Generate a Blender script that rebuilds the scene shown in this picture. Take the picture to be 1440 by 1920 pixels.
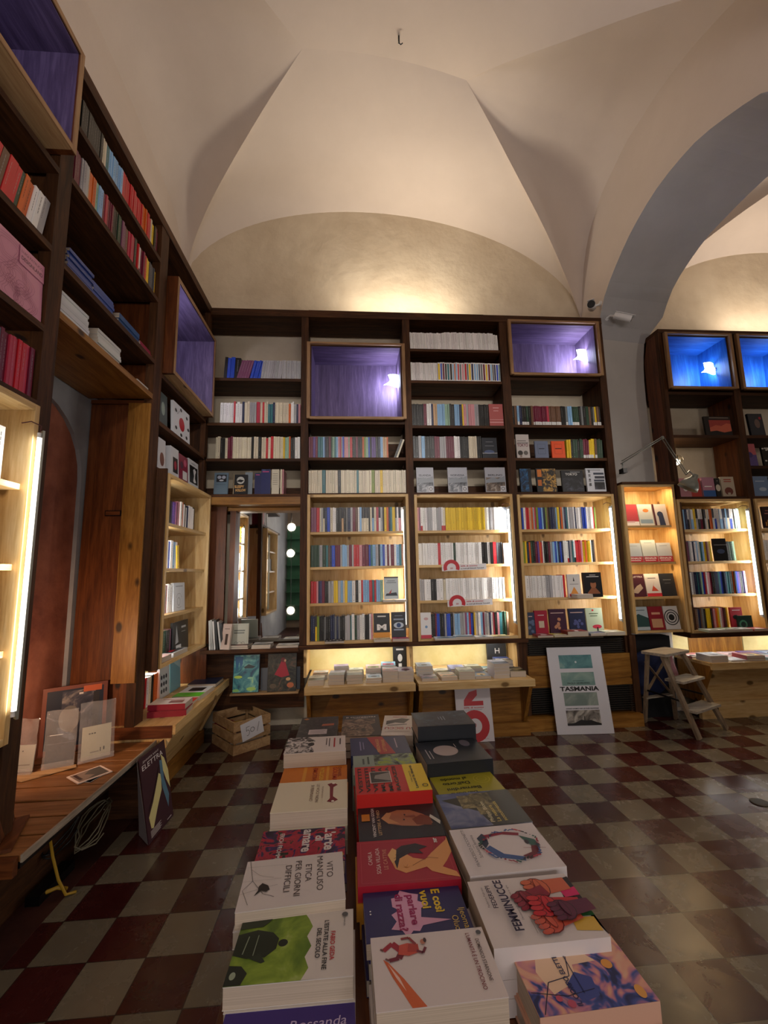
import bpy, math, random
from mathutils import Vector, Matrix
random.seed(7)
for o in list(bpy.data.objects): bpy.data.objects.remove(o)
SC = bpy.context.scene
COL = SC.collection
# ------------------------------------------------------------ camera
yaw, pitch, roll = 0.0768, 0.1399, -0.0200
fw = Vector((math.sin(yaw)*math.cos(pitch), math.cos(yaw)*math.cos(pitch), math.sin(pitch)))
rt0 = Vector((math.cos(yaw), -math.sin(yaw), 0)); up0 = rt0.cross(fw)
rt = math.cos(roll)*rt0 + math.sin(roll)*up0; up = -math.sin(roll)*rt0 + math.cos(roll)*up0
CAM = Vector((0, 0, 1.40)); FPX = 805.0
cd = bpy.data.cameras.new('camera'); cam = bpy.data.objects.new('camera', cd); COL.objects.link(cam)
cd.sensor_fit = 'VERTICAL'; cd.sensor_height = 24; cd.sensor_width = 18; cd.lens = FPX/1920*24; cd.clip_start = .02
cam.matrix_world = Matrix(((rt.x, up.x, -fw.x, CAM.x), (rt.y, up.y, -fw.y, CAM.y), (rt.z, up.z, -fw.z, CAM.z), (0, 0, 0, 1)))
SC.camera = cam
# ------------------------------------------------------------ world, exposure, lights
w = bpy.data.worlds.new('room_dark'); SC.world = w; w.use_nodes = True
w.node_tree.nodes['Background'].inputs[0].default_value = (.75, .72, .78, 1)
w.node_tree.nodes['Background'].inputs[1].default_value = .05
SC.view_settings.view_transform = 'Standard'; SC.view_settings.look = 'None'
SC.view_settings.exposure = 0.12; SC.view_settings.gamma = 1.0; SC.view_settings.use_curve_mapping = False
def lamp(name, kind, loc, power, color, size=.1, size_y=None, direction=None, spot=None, blend=.5, spread=None):
    l = bpy.data.lights.new(name, kind); o = bpy.data.objects.new(name, l); COL.objects.link(o); o.location = loc
    l.energy = power; l.color = color
    if kind == 'AREA':
        l.size = size
        if size_y: l.shape = 'RECTANGLE'; l.size_y = size_y
        if spread: l.spread = math.radians(spread)
    elif kind == 'SPOT': l.spot_size = math.radians(spot or 90); l.spot_blend = blend; l.shadow_soft_size = size
    else: l.shadow_soft_size = size
    if direction: o.rotation_euler = Vector(direction).to_track_quat('-Z', 'Y').to_euler()
    return o
WARM = (1, .80, .56); WHITE = (1, .97, .91); COOL = (.80, .84, 1.0); PINK = (1, .80, .72)
# unseen fill lamps added for ceiling and shelves, then the room's pendants
lamp('ceiling_fill_light', 'AREA', (.6, -.6, 3.0), 18, (1, .85, .82), 1.8, 1.0, (0, .35, 1))  # unseen upward fill added to brighten the vault
lamp('front_fill_light', 'AREA', (.9, -3.3, 1.6), 52, (1, .93, .90), 3.6, 1.2, (0, 1, .06))  # unseen frontal fill added to light the upright book fronts
lamp('room_pendant_light', 'POINT', (.55, -.9, 3.0), 4, (1, .88, .76), .12)
lamp('room_pendant_light', 'POINT', (2.1, -1.1, 3.0), 9, (1, .88, .76), .12)
lamp('room_pendant_light', 'POINT', (4.6, .6, 3.0), 30, (1, .88, .78), .12)
lamp('room_pendant_light', 'POINT', (-1.0, -1.6, 2.7), 8, (1, .86, .72), .12)
for tx in (-.4, 1.4, 3.4):       # unseen fill spots added to brighten the shelves
    lamp('ceiling_spot_light', 'SPOT', (tx*.7+.3, -.4, 3.5), 120, (1, .95, .90), .12, None, (tx-(tx*.7+.3), 4.35, -1.55), 46, .6)
# warm strip lying on top of the back shelves
lamp('shelf_top_uplight', 'AREA', (.60, 4.07, 4.02), 19, (1, .86, .68), 1.1, .10, (0, -.30, 1))
lamp('shelf_top_uplight', 'AREA', (4.8, 4.07, 3.93), 15, (1, .84, .68), 1.1, .10, (0, -.30, 1))

# ------------------------------------------------------------ materials
MATS = {}
def srgb(h):
    c = [int(h[i:i+2], 16)/255 for i in (0, 2, 4)]
    return tuple(x/12.92 if x <= .04045 else ((x+.055)/1.055)**2.4 for x in c)
def newmat(name):
    m = bpy.data.materials.new(name); m.use_nodes = True; nt = m.node_tree
    b = nt.nodes['Principled BSDF']; MATS[name] = m
    return m, nt, b
def N(nt, t, **kw):
    n = nt.nodes.new(t)
    for k, v in kw.items():
        if k in n.inputs: n.inputs[k].default_value = v
        else: setattr(n, k, v)
    return n
def flat(name, c, rough=.5, metal=0, spec=.5):
    m, nt, b = newmat(name)
    b.inputs['Base Color'].default_value = (*srgb(c), 1) if isinstance(c, str) else (*c, 1)
    b.inputs['Roughness'].default_value = rough; b.inputs['Metallic'].default_value = metal
    b.inputs['Specular IOR Level'].default_value = spec
    return m
def emit(name, c, s):
    m, nt, b = newmat(name)
    b.inputs['Base Color'].default_value = (*c, 1); b.inputs['Emission Color'].default_value = (*c, 1); b.inputs['Emission Strength'].default_value = s
    return m
def ramp(nt, stops):
    r = N(nt, 'ShaderNodeValToRGB'); e = r.color_ramp.elements
    while len(e) < len(stops): e.new(.5)
    for el, (p, c) in zip(e, stops): el.position = p; el.color = (*(srgb(c) if isinstance(c, str) else c), 1)
    return r
def wood(name, axis, dark, mid, light, rough=.5, knots=.0, scale=1.0):
    m, nt, b = newmat(name); L = nt.links.new; b.inputs['Specular IOR Level'].default_value = .25 if name.startswith(('dark', 'violet')) else .4
    tc = N(nt, 'ShaderNodeTexCoord'); mp = N(nt, 'ShaderNodeMapping')
    s = [14*scale]*3; s[axis] = 1.1*scale; mp.inputs['Scale'].default_value = s
    L(tc.outputs['Object'], mp.inputs['Vector'])
    n1 = N(nt, 'ShaderNodeTexNoise', Scale=1.6, Detail=5.0, Roughness=.62, Distortion=.9); L(mp.outputs[0], n1.inputs['Vector'])
    n2 = N(nt, 'ShaderNodeTexNoise', Scale=9.0, Detail=3.0, Roughness=.6); L(mp.outputs[0], n2.inputs['Vector'])
    mx = N(nt, 'ShaderNodeMix', data_type='FLOAT'); mx.inputs[0].default_value = .3
    L(n1.outputs[0], mx.inputs[2]); L(n2.outputs[0], mx.inputs[3])
    r = ramp(nt, [(.30, dark), (.48, mid), (.68, light)]); L(mx.outputs[0], r.inputs[0])
    out = r.outputs[0]
    if knots:
        v = N(nt, 'ShaderNodeTexVoronoi', Scale=1.0, feature='F1'); mk = N(nt, 'ShaderNodeMapping')
        ks = [6.0]*3; ks[axis] = 3.4; mk.inputs['Scale'].default_value = ks; L(tc.outputs['Object'], mk.inputs['Vector']); L(mk.outputs[0], v.inputs['Vector'])
        kr = ramp(nt, [(.0, (1, 1, 1)), (.09, (1, 1, 1)), (.15, (0, 0, 0))]); L(v.outputs['Distance'], kr.inputs[0])
        km = N(nt, 'ShaderNodeMix', data_type='RGBA', blend_type='MIX'); L(kr.outputs[0], km.inputs[0]); L(out, km.inputs[6])
        km.inputs[7].default_value = (*[x*knots for x in srgb(dark)], 1); out = km.outputs[2]
    oi = N(nt, 'ShaderNodeObjectInfo'); mr_ = N(nt, 'ShaderNodeMapRange'); L(oi.outputs['Random'], mr_.inputs[0]); v_ = .28 if name.startswith('deck') else .10; mr_.inputs[3].default_value = 1-v_; mr_.inputs[4].default_value = 1+v_*.6
    hs = N(nt, 'ShaderNodeHueSaturation'); L(mr_.outputs[0], hs.inputs['Value']); L(out, hs.inputs['Color']); out = hs.outputs[0]
    L(out, b.inputs['Base Color']); b.inputs['Roughness'].default_value = rough
    bp = N(nt, 'ShaderNodeBump', Strength=.12, Distance=.004); L(mx.outputs[0], bp.inputs['Height']); L(bp.outputs[0], b.inputs['Normal'])
    return m
for i, a in enumerate('xyz'):
    wood('dark_'+a, i, '221207', '402511', '5e3a1e', .6)
    wood('pine_'+a, i, 'ab8148', 'cba76e', 'dfc390', .45, .45)
    wood('amber_'+a, i, '5c3a14', '8a5c22', 'ab7c3a', .4, .3)
    wood('rust_'+a, i, '341606', '5c2e10', '7a441e', .45, .35)
    wood('violet_'+a, i, '4a3e5c', '5f5174', '7d6d94', .55)
    wood('blue_'+a, i, '123a80', '1c54a4', '3474c4', .55)
    wood('grey_'+a, i, '6a5e52', '9c9080', 'c0b5a4', .6)
    wood('deck_'+a, i, '6a421e', '8c5c30', 'a8764a', .45, .3)
    wood('ladder_'+a, i, '604e3e', '84705a', 'a38f76', .6, .2)
    wood('crate_'+a, i, '8c6a44', 'b08c62', 'ccab80', .6, .3)
def plaster(name, c1, c2, bump=.25, scale=2.2, rough=.85):
    m, nt, b = newmat(name); L = nt.links.new
    tc = N(nt, 'ShaderNodeTexCoord')
    n1 = N(nt, 'ShaderNodeTexNoise', Scale=scale, Detail=6.0, Roughness=.6); L(tc.outputs['Object'], n1.inputs['Vector'])
    r = ramp(nt, [(.35, c1), (.65, c2)]); L(n1.outputs[0], r.inputs[0]); L(r.outputs[0], b.inputs['Base Color'])
    n2 = N(nt, 'ShaderNodeTexNoise', Scale=scale*2.6, Detail=8.0, Roughness=.55); L(tc.outputs['Object'], n2.inputs['Vector'])
    bp = N(nt, 'ShaderNodeBump', Strength=bump, Distance=.03); L(n2.outputs[0], bp.inputs['Height']); L(bp.outputs[0], b.inputs['Normal'])
    b.inputs['Roughness'].default_value = rough
    return m
plaster('vault_plaster', 'd0c3b8', 'd5c8bd', .08)
plaster('lunette_plaster', 'c9b9a0', 'd8cab2', .42)
plaster('arch_plaster_shade', 'aaa8a8', 'b2b0b0', .10)  # pier plaster with the soffit's shade put into a greyer colour
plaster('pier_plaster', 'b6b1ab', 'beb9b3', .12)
plaster('terracotta', '7a4232', 'b06c52', .25, 3.2)
plaster('grey_plaster', '8f9196', 'a6a8ac', .12)
plaster('alcove_plaster', 'd8c98a', 'e8dca6', .1, 5)
plaster('red_screed', '2e1611', '4c2820', .15, 3.0, .5)
plaster('room_wall', '8d7f72', 'a09080', .1)
# floor: checkered cement tiles
def floor_mat():
    m, nt, b = newmat('checker_tiles'); L = nt.links.new
    tc = N(nt, 'ShaderNodeTexCoord'); mp = N(nt, 'ShaderNodeMapping'); T = .2105
    mp.inputs['Scale'].default_value = (1/T, 1/T, 1/T); mp.inputs['Location'].default_value = (-1.118/T, -1.663/T, .5)
    L(tc.outputs['Object'], mp.inputs['Vector'])
    sep = N(nt, 'ShaderNodeSeparateXYZ'); L(mp.outputs[0], sep.inputs[0])
    def math_(op, a, bb=None):
        n = N(nt, 'ShaderNodeMath', operation=op)
        if isinstance(a, float): n.inputs[0].default_value = a
        else: L(a, n.inputs[0])
        if bb is not None:
            if isinstance(bb, float): n.inputs[1].default_value = bb
            else: L(bb, n.inputs[1])
        return n.outputs[0]
    fx, fy = math_('FLOOR', sep.outputs[0]), math_('FLOOR', sep.outputs[1])
    par = math_('MODULO', math_('ADD', math_('ADD', fx, fy), 1000.0), 2.0)
    cmb = N(nt, 'ShaderNodeCombineXYZ'); L(fx, cmb.inputs[0]); L(fy, cmb.inputs[1])
    wn = N(nt, 'ShaderNodeTexWhiteNoise', noise_dimensions='3D'); L(cmb.outputs[0], wn.inputs['Vector'])
    ns = N(nt, 'ShaderNodeTexNoise', Scale=7.0, Detail=7.0, Roughness=.68, Distortion=.6); L(tc.outputs['Object'], ns.inputs['Vector'])
    va = math_('ADD', math_('MULTIPLY', wn.outputs[0], .45), math_('MULTIPLY', ns.outputs[0], .45))
    r1 = ramp(nt, [(.2, '685e4e'), (.5, '746a59'), (.85, '857b68')]); L(va, r1.inputs[0])
    r2 = ramp(nt, [(.2, '3a1413'), (.5, '441a18'), (.85, '50221f')]); L(va, r2.inputs[0])
    mx = N(nt, 'ShaderNodeMix', data_type='RGBA'); L(par, mx.inputs[0]); L(r1.outputs[0], mx.inputs[6]); L(r2.outputs[0], mx.inputs[7])
    # joints
    ex = math_('ABSOLUTE', math_('SUBTRACT', math_('FRACT', sep.outputs[0]), .5)); ey = math_('ABSOLUTE', math_('SUBTRACT', math_('FRACT', sep.outputs[1]), .5))
    j = math_('GREATER_THAN', math_('MAXIMUM', ex, ey), .4915)
    mj = N(nt, 'ShaderNodeMix', data_type='RGBA'); L(j, mj.inputs[0]); L(mx.outputs[2], mj.inputs[6]); mj.inputs[7].default_value = (.03, .022, .018, 1)
    L(mj.outputs[2], b.inputs['Base Color'])
    rr = N(nt, 'ShaderNodeMapRange'); L(ns.outputs[0], rr.inputs[0]); rr.inputs[1].default_value = .3; rr.inputs[2].default_value = .7; rr.inputs[3].default_value = .16; rr.inputs[4].default_value = .34
    L(rr.outputs[0], b.inputs['Roughness'])
    bp = N(nt, 'ShaderNodeBump', Strength=.15, Distance=.003); n3 = N(nt, 'ShaderNodeTexNoise', Scale=3.0, Detail=2.0); L(tc.outputs['Object'], n3.inputs['Vector'])
    sm = math_('SUBTRACT', n3.outputs[0], math_('MULTIPLY', j, .4)); L(sm, bp.inputs['Height']); L(bp.outputs[0], b.inputs['Normal'])
floor_mat()
# painted / printed surfaces take their own colour from the mesh
m, nt, b = newmat('printed'); at = N(nt, 'ShaderNodeAttribute', attribute_name='Col'); nt.links.new(at.outputs['Color'], b.inputs['Base Color'])
b.inputs['Roughness'].default_value = .38
m, nt, b = newmat('printed_matt'); at = N(nt, 'ShaderNodeAttribute', attribute_name='Col'); nt.links.new(at.outputs['Color'], b.inputs['Base Color'])
b.inputs['Roughness'].default_value = .75
def pages_mat():
    m, nt, b = newmat('pages'); L = nt.links.new
    tc = N(nt, 'ShaderNodeTexCoord'); mp = N(nt, 'ShaderNodeMapping'); mp.inputs['Scale'].default_value = (3, 3, 900); L(tc.outputs['Object'], mp.inputs['Vector'])
    n = N(nt, 'ShaderNodeTexNoise', Scale=1.0, Detail=1.0); L(mp.outputs[0], n.inputs['Vector'])
    r = ramp(nt, [(.3, 'b8a693'), (.7, 'd0bfac')]); L(n.outputs[0], r.inputs[0]); L(r.outputs[0], b.inputs['Base Color']); b.inputs['Roughness'].default_value = .8
pages_mat()
def blotch(name, stops, scale=6.0, distort=1.0, rough=.4, detail=4.0):
    m, nt, b = newmat(name); L = nt.links.new
    tc = N(nt, 'ShaderNodeTexCoord'); n = N(nt, 'ShaderNodeTexNoise', Scale=scale, Detail=detail, Roughness=.6, Distortion=distort)
    L(tc.outputs['Object'], n.inputs['Vector']); r = ramp(nt, stops); L(n.outputs[0], r.inputs[0]); L(r.outputs[0], b.inputs['Base Color']); b.inputs['Roughness'].default_value = rough
    return m
flat('metal_grey', '8d9089', .35, .7); flat('lamp_shade_grey', '7d8078', .4); flat('white_metal', 'e6e6e6', .4); flat('black_plastic', '08080a', .3)
flat('dark_vent', '2a2520', .4); flat('white_card', 'e8e6e6', .6); flat('paper', 'e4e4ea', .7); flat('cable_yellow', 'b08a22', .5); flat('cable_black', '0c0c0c', .4); flat('cable_grey', '77705a', .5)
flat('brass', '6a5a40', .3, .9); flat('navy_cloth', '1c2750', .8); flat('dark_cloth', '0a0c12', .8); flat('green_shelf', '3f7a5c', .6)
flat('red_wire', '4a1418', .5); flat('aluminium', 'a9a99f', .4, .6); flat('pink_cloth', 'c08a92', .8); flat('drain', '3c3428', .5, .7)
emit('tube_glow', (1, .97, .92), 6); emit('globe_glow', (1, .86, .66), 9); emit('cool_glow', (.72, .84, 1), 7); emit('blue_shade_glow', (.80, .90, 1), 8)
m, nt, b = newmat('mirror_glass'); b.inputs['Base Color'].default_value = (.86, .88, .88, 1); b.inputs['Metallic'].default_value = 1; b.inputs['Roughness'].default_value = .02
m, nt, b = newmat('clear_film'); b.inputs['Base Color'].default_value = (.8, .8, .82, 1); b.inputs['Alpha'].default_value = .20; b.inputs['Roughness'].default_value = .12; b.inputs['Specular IOR Level'].default_value = 1.0; b.inputs['Coat Weight'].default_value = 1
n = N(nt, 'ShaderNodeTexNoise', Scale=14.0, Detail=3.0, Distortion=1.5); bp = N(nt, 'ShaderNodeBump', Strength=.8, Distance=.01); nt.links.new(n.outputs[0], bp.inputs['Height']); nt.links.new(bp.outputs[0], b.inputs['Normal'])
m, nt, b = newmat('clear_glass'); b.inputs['Base Color'].default_value = (1, .97, .9, 1); b.inputs['Transmission Weight'].default_value = 1; b.inputs['Roughness'].default_value = .02; b.inputs['IOR'].default_value = 1.2

# ------------------------------------------------------------ mesh builder
FAM = ('dark', 'pine', 'amber', 'rust', 'violet', 'blue', 'grey', 'deck', 'crate')
class MB:
    def __init__(s): s.v = []; s.f = []; s.m = []; s.c = []; s.smooth = []
    def face(s, idx, mat, col=(1, 1, 1), sm=False): s.f.append(tuple(idx)); s.m.append(mat); s.c.append(col); s.smooth.append(sm)
    def pts(s, P): n = len(s.v); s.v += [tuple(p) for p in P]; return list(range(n, n+len(P)))
    def hexa(s, P, mat, col=(1, 1, 1)):
        i = s.pts(P)
        for q in ((0, 3, 2, 1), (4, 5, 6, 7), (0, 1, 5, 4), (1, 2, 6, 5), (2, 3, 7, 6), (3, 0, 4, 7)): s.face([i[k] for k in q], mat, col)
    def box(s, x0, x1, y0, y1, z0, z1, mat, col=(1, 1, 1), axis=None):
        if x0 > x1: x0, x1 = x1, x0
        if y0 > y1: y0, y1 = y1, y0
        if z0 > z1: z0, z1 = z1, z0
        if mat in FAM:
            d = (x1-x0, y1-y0, z1-z0); a = axis if axis is not None else d.index(max(d)); mat = mat+'_'+'xyz'[a]
        s.hexa([(x0, y0, z0), (x1, y0, z0), (x1, y1, z0), (x0, y1, z0), (x0, y0, z1), (x1, y0, z1), (x1, y1, z1), (x0, y1, z1)], mat, col)
        return s
    def obox(s, c, ex, ey, ez, mat, col=(1, 1, 1)):     # centre and three half-vectors
        c, ex, ey, ez = map(Vector, (c, ex, ey, ez))
        s.hexa([c-ex-ey-ez, c+ex-ey-ez, c+ex+ey-ez, c-ex+ey-ez, c-ex-ey+ez, c+ex-ey+ez, c+ex+ey+ez, c-ex+ey+ez], mat, col); return s
    def beam(s, a, b, w_, h_, mat, upv=(0, 0, 1)):
        a, b = Vector(a), Vector(b); d = (b-a); L = d.length; d.normalize(); u = Vector(upv)
        if abs(d.dot(u)) > .98: u = Vector((0, 1, 0))
        sd = d.cross(u).normalized(); u2 = sd.cross(d)
        return s.obox((a+b)/2, d*L/2, sd*w_/2, u2*h_/2, mat)
    def quad(s, P, mat, col=(1, 1, 1)): s.face(s.pts(P), mat, col); return s
    def prism(s, P, off, mat, col=(1, 1, 1)):
        off = Vector(off); P = [Vector(p) for p in P]; n = len(P); i = s.pts(P); j = s.pts([p+off for p in P])
        s.face(i[::-1], mat, col); s.face(j, mat, col)
        for k in range(n): s.face((i[k], i[(k+1) % n], j[(k+1) % n], j[k]), mat, col)
        return s
    def tube(s, P, r, mat, n=8, col=(1, 1, 1)):
        P = [Vector(p) for p in P]; rings = []; ref = Vector((.13, .31, .94)).normalized()
        for k, p in enumerate(P):
            d = (P[min(k+1, len(P)-1)]-P[max(k-1, 0)]).normalized(); a = d.cross(ref).normalized(); bb = d.cross(a)
            rr = r[k] if isinstance(r, (list, tuple)) else r
            rings.append(s.pts([p+a*rr*math.cos(t*2*math.pi/n)+bb*rr*math.sin(t*2*math.pi/n) for t in range(n)]))
        for A, B in zip(rings, rings[1:]):
            for t in range(n): s.face((A[t], A[(t+1) % n], B[(t+1) % n], B[t]), mat, col, True)
        s.face(rings[0], mat, col); s.face(rings[-1][::-1], mat, col); return s
    def lathe(s, c, axis, prof, mat, n=20):            # prof: (distance along axis, radius)
        c, ax = Vector(c), Vector(axis).normalized(); ref = Vector((0, 0, 1)) if abs(ax.z) < .9 else Vector((1, 0, 0)); a = ax.cross(ref).normalized(); bb = ax.cross(a)
        rings = [s.pts([c+ax*h+a*r*math.cos(t*2*math.pi/n)+bb*r*math.sin(t*2*math.pi/n) for t in range(n)]) for h, r in prof]
        for A, B in zip(rings, rings[1:]):
            for t in range(n): s.face((A[t], A[(t+1) % n], B[(t+1) % n], B[t]), mat, (1, 1, 1), True)
        s.face(rings[0][::-1], mat); s.face(rings[-1], mat); return s
    def ball(s, c, r, mat, n=16): return s.lathe((c[0], c[1], c[2]-r), (0, 0, 1), [(r-r*math.cos(k*math.pi/10), max(.0005, r*math.sin(k*math.pi/10))) for k in range(11)], mat, n)
    def grid(s, fn, nu, nv, mat, flip=False):
        ids = [s.pts([fn(a/nu, b_/nv) for b_ in range(nv+1)]) for a in range(nu+1)]
        for a in range(nu):
            for b_ in range(nv):
                q = (ids[a][b_], ids[a+1][b_], ids[a+1][b_+1], ids[a][b_+1]); s.face(q[::-1] if flip else q, mat, (1, 1, 1), True)
        return s
    def build(s, name, parent=None, bevel=0, loc=None):
        me = bpy.data.meshes.new(name); off = Vector((0, 0, 0))
        if parent is not None:
            q = parent
            while q is not None: off = off+Vector(q.location); q = q.parent
        if loc is not None: off = Vector(loc)
        me.from_pydata([(x-off.x, y-off.y, z-off.z) for x, y, z in s.v], [], s.f)
        names = []
        for mname in s.m:
            if mname not in names: names.append(mname)
        for n_ in names: me.materials.append(MATS[n_])
        ix = {n_: k for k, n_ in enumerate(names)}
        me.polygons.foreach_set('material_index', [ix[k] for k in s.m]); me.polygons.foreach_set('use_smooth', s.smooth)
        if any(k.startswith('printed') for k in names):
            ca = me.color_attributes.new('Col', 'FLOAT_COLOR', 'CORNER'); buf = []
            for p, c in zip(s.f, s.c): buf += [c[0], c[1], c[2], 1.0]*len(p)
            ca.data.foreach_set('color', buf)
        me.validate(); me.update()
        o = bpy.data.objects.new(name, me); COL.objects.link(o)
        if parent is not None: o.parent = parent
        if loc is not None: o.location = loc
        if bevel:
            bv = o.modifiers.new('bevel', 'BEVEL'); bv.width = bevel; bv.segments = 2; bv.limit_method = 'ANGLE'
        return o
def tag(o, label, cat=None, group=None, kind=None):
    if label: o['label'] = label
    if cat: o['category'] = cat
    if group: o['group'] = group
    if kind: o['kind'] = kind
    return o
def thing(name, label, cat, loc, group=None, kind=None):
    o = bpy.data.objects.new(name, None); COL.objects.link(o); o.location = loc; o.empty_display_size = .05
    return tag(o, label, cat, group, kind)
def struct(o): o['kind'] = 'structure'; return o
def one(name, mb, label, cat, group=None, bevel=0): return tag(mb.build(name, None, bevel), label, cat, group)
# ------------------------------------------------------------ text
_tc = {}
def text_mesh(t, bold=0):
    k = (t, bold)
    if k not in _tc:
        cu = bpy.data.curves.new('t', 'FONT'); cu.body = t; cu.size = 1; cu.resolution_u = 3; cu.offset = bold; cu.fill_mode = 'BOTH' if hasattr(cu, 'fill_mode') else cu.fill_mode
        ob = bpy.data.objects.new('t', cu); COL.objects.link(ob)
        dg = bpy.context.evaluated_depsgraph_get(); me = bpy.data.meshes.new_from_object(ob.evaluated_get(dg))
        V = [tuple(v.co) for v in me.vertices]; F = [tuple(p.vertices) for p in me.polygons]
        bpy.data.objects.remove(ob); bpy.data.curves.remove(cu); bpy.data.meshes.remove(me)
        _tc[k] = (V, F)
    return _tc[k]
# ------------------------------------------------------------ flat artwork on a face: origin o, unit right r, unit up u, normal n
PAL = dict(w='eceae8', c='dbd0b6', k='15130f', r='c41a26', b='2148bc', n='1a2348', g='6d6f70', y='e8c21c', o='d2601c', p='cf8f96', u='5b3a86', m='6c1130',
           t='2f6f78', l='8ab6de', e='22402c', s='a9a8ab', d='6b4a34', a='c9a57c', f='8fb39a', v='7d4564', i='3d2f66', h='4a4d55', j='7a8c2a', x='b8324a')
def colr(c):
    if isinstance(c, tuple): return c
    return srgb(PAL.get(c, c) if len(c) == 1 else c)
def art(o, r, u, items, title=None, pic=None, parent=None, base=0):
    """items in metres along r / u from the lower-left corner"""
    o, r, u = Vector(o), Vector(r).normalized(), Vector(u).normalized(); n = r.cross(u)
    P = MB(); T = MB()
    for k, it in enumerate(items):
        d = .0004+.00012*k+base; f = lambda x, y: o+r*x+u*y+n*d
        if it[0] == 'rect': P.quad([f(it[1], it[2]), f(it[3], it[2]), f(it[3], it[4]), f(it[1], it[4])], 'printed', colr(it[5]))
        elif it[0] == 'poly': P.quad([f(x, y) for x, y in it[1]], 'printed', colr(it[2]))
        elif it[0] == 'ell':
            _, cx, cy, rx, ry, c = it[:6]; P.quad([f(cx+rx*math.cos(a*math.pi/14), cy+ry*math.sin(a*math.pi/14)) for a in range(28)], 'printed', colr(c))
        elif it[0] == 'ring':
            _, cx, cy, ra, rb, c = it[:6]
            for a in range(28):
                t0, t1 = a*math.pi/14, (a+1)*math.pi/14
                P.quad([f(cx+ra*math.cos(t0), cy+ra*math.sin(t0)), f(cx+ra*math.cos(t1), cy+ra*math.sin(t1)), f(cx+rb*math.cos(t1), cy+rb*math.sin(t1)), f(cx+rb*math.cos(t0), cy+rb*math.sin(t0))], 'printed', colr(c))
        elif it[0] == 'line':
            _, pts_, wd, c = it
            for (x0, y0), (x1, y1) in zip(pts_, pts_[1:]):
                dx, dy = x1-x0, y1-y0; L = math.hypot(dx, dy) or 1; ax, ay = -dy/L*wd/2, dx/L*wd/2
                P.quad([f(x0-ax, y0-ay), f(x1-ax, y1-ay), f(x1+ax, y1+ay), f(x0+ax, y0+ay)], 'printed', colr(c))
        elif it[0] == 'tex': P.quad([f(it[1], it[2]), f(it[3], it[2]), f(it[3], it[4]), f(it[1], it[4])], it[5])
        elif it[0] == 'text':                     # text, x, y, cap height, colour, width or None, align, bold, slant
            _, t, x, y, h, c = it[:6]; wd = it[6] if len(it) > 6 else None; al = it[7] if len(it) > 7 else 'l'; bo = it[8] if len(it) > 8 else 0; sl = it[9] if len(it) > 9 else 0
            V, F = text_mesh(t, bo)
            if not V: continue
            xs = [v[0] for v in V]; x0, x1 = min(xs), max(xs); sy = h/.70; sx = wd/(x1-x0) if wd else sy; W = (x1-x0)*sx
            ofs = {'l': 0, 'c': -W/2, 'r': -W}[al]
            i = T.pts([f(x+ofs+(v[0]-x0)*sx+sl*v[1]*sy, y+v[1]*sy) for v in V])
            for fc in F: T.face([i[q] for q in fc], 'printed', colr(c))
    out = []
    if P.f: out.append(P.build(pic or 'cover_picture', parent))
    if T.f: out.append(T.build(title or 'cover_title', parent))
    return out
# ------------------------------------------------------------ books
def solid(mb, o, a, b, c, W, H, T, col, paper='bdb0a0', pm=None, hard=False, mat='printed', cov=True, back=None):
    """closed book: spine along edge W=0, covers W x H, thickness T along c"""
    o, a, b, c = Vector(o), Vector(a).normalized(), Vector(b).normalized(), Vector(c).normalized()
    bt = .0028 if hard else .0011; ins = .003 if hard else .0006; col = colr(col); back = colr(back) if back is not None else col
    def bx(m, w0, w1, h0, h1, t0, t1, mt, cl):
        p = lambda w_, h_, t_: o+a*w_+b*h_+c*t_
        P = [p(w0, h0, t0), p(w1, h0, t0), p(w1, h1, t0), p(w0, h1, t0), p(w0, h0, t1), p(w1, h0, t1), p(w1, h1, t1), p(w0, h1, t1)]
        if a.cross(b).dot(c) < 0: P = P[4:]+P[:4]
        m.hexa(P, mt, cl)
    if cov:
        bx(mb, 0, W, 0, H, T-bt, T, mat, col); bx(mb, 0, W, 0, H, 0, bt, mat, back); bx(mb, 0, bt, 0, H, bt, T-bt, mat, col)
    tgt = pm if pm is not None else mb
    if pm is not None: bx(tgt, bt, W-ins, ins, H-ins, bt, T-bt, 'pages', (1, 1, 1))
    else: bx(tgt, bt, W-ins, ins, H-ins, bt, T-bt, mat, srgb(paper))
def proj(p):
    q = Vector(p)-CAM; return (FPX*q.dot(rt)/q.dot(fw), FPX*q.dot(up)/q.dot(fw))
def area(o, e1, e2):
    o = Vector(o); p0, p1, p2 = proj(o), proj(o+e1), proj(o+e2)
    return abs((p1[0]-p0[0])*(p2[1]-p0[1])-(p1[1]-p0[1])*(p2[0]-p0[0]))
def onscreen(p):
    x, y = proj(p); return (Vector(p)-CAM).dot(fw) > .1 and -735 < x < 735 and -975 < y < 975
CN = dict(w='white', c='cream', k='black', r='red', b='blue', n='navy', g='grey', y='yellow', o='orange', p='pink', u='purple', m='maroon', t='teal', l='light blue',
          e='dark green', s='silver grey', d='brown', a='tan', f='pale green', v='mauve', i='indigo', h='charcoal', j='olive', x='crimson')
def nth(k):
    return '%d%s' % (k, 'th' if 10 <= k % 100 <= 20 else {1: 'st', 2: 'nd', 3: 'rd'}.get(k % 10, 'th'))
SPINES = []; NBOOK = [0]
def jit(c, a=.12):
    f = 1+random.uniform(-a, a); g = 1+random.uniform(-a, a)*.25; return (min(1, c[0]*f), min(1, c[1]*f*g), min(1, c[2]*f))
def parse(p):
    out = []
    for tk in p.split():
        ch = tk[0]; band = None; t2 = tk[1:]
        if '/' in t2: t2, band = t2.split('/')
        out += [(ch, band, int(t2) > 2 if t2 else False)]*(int(t2) if t2 else 1)
    return out
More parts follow.
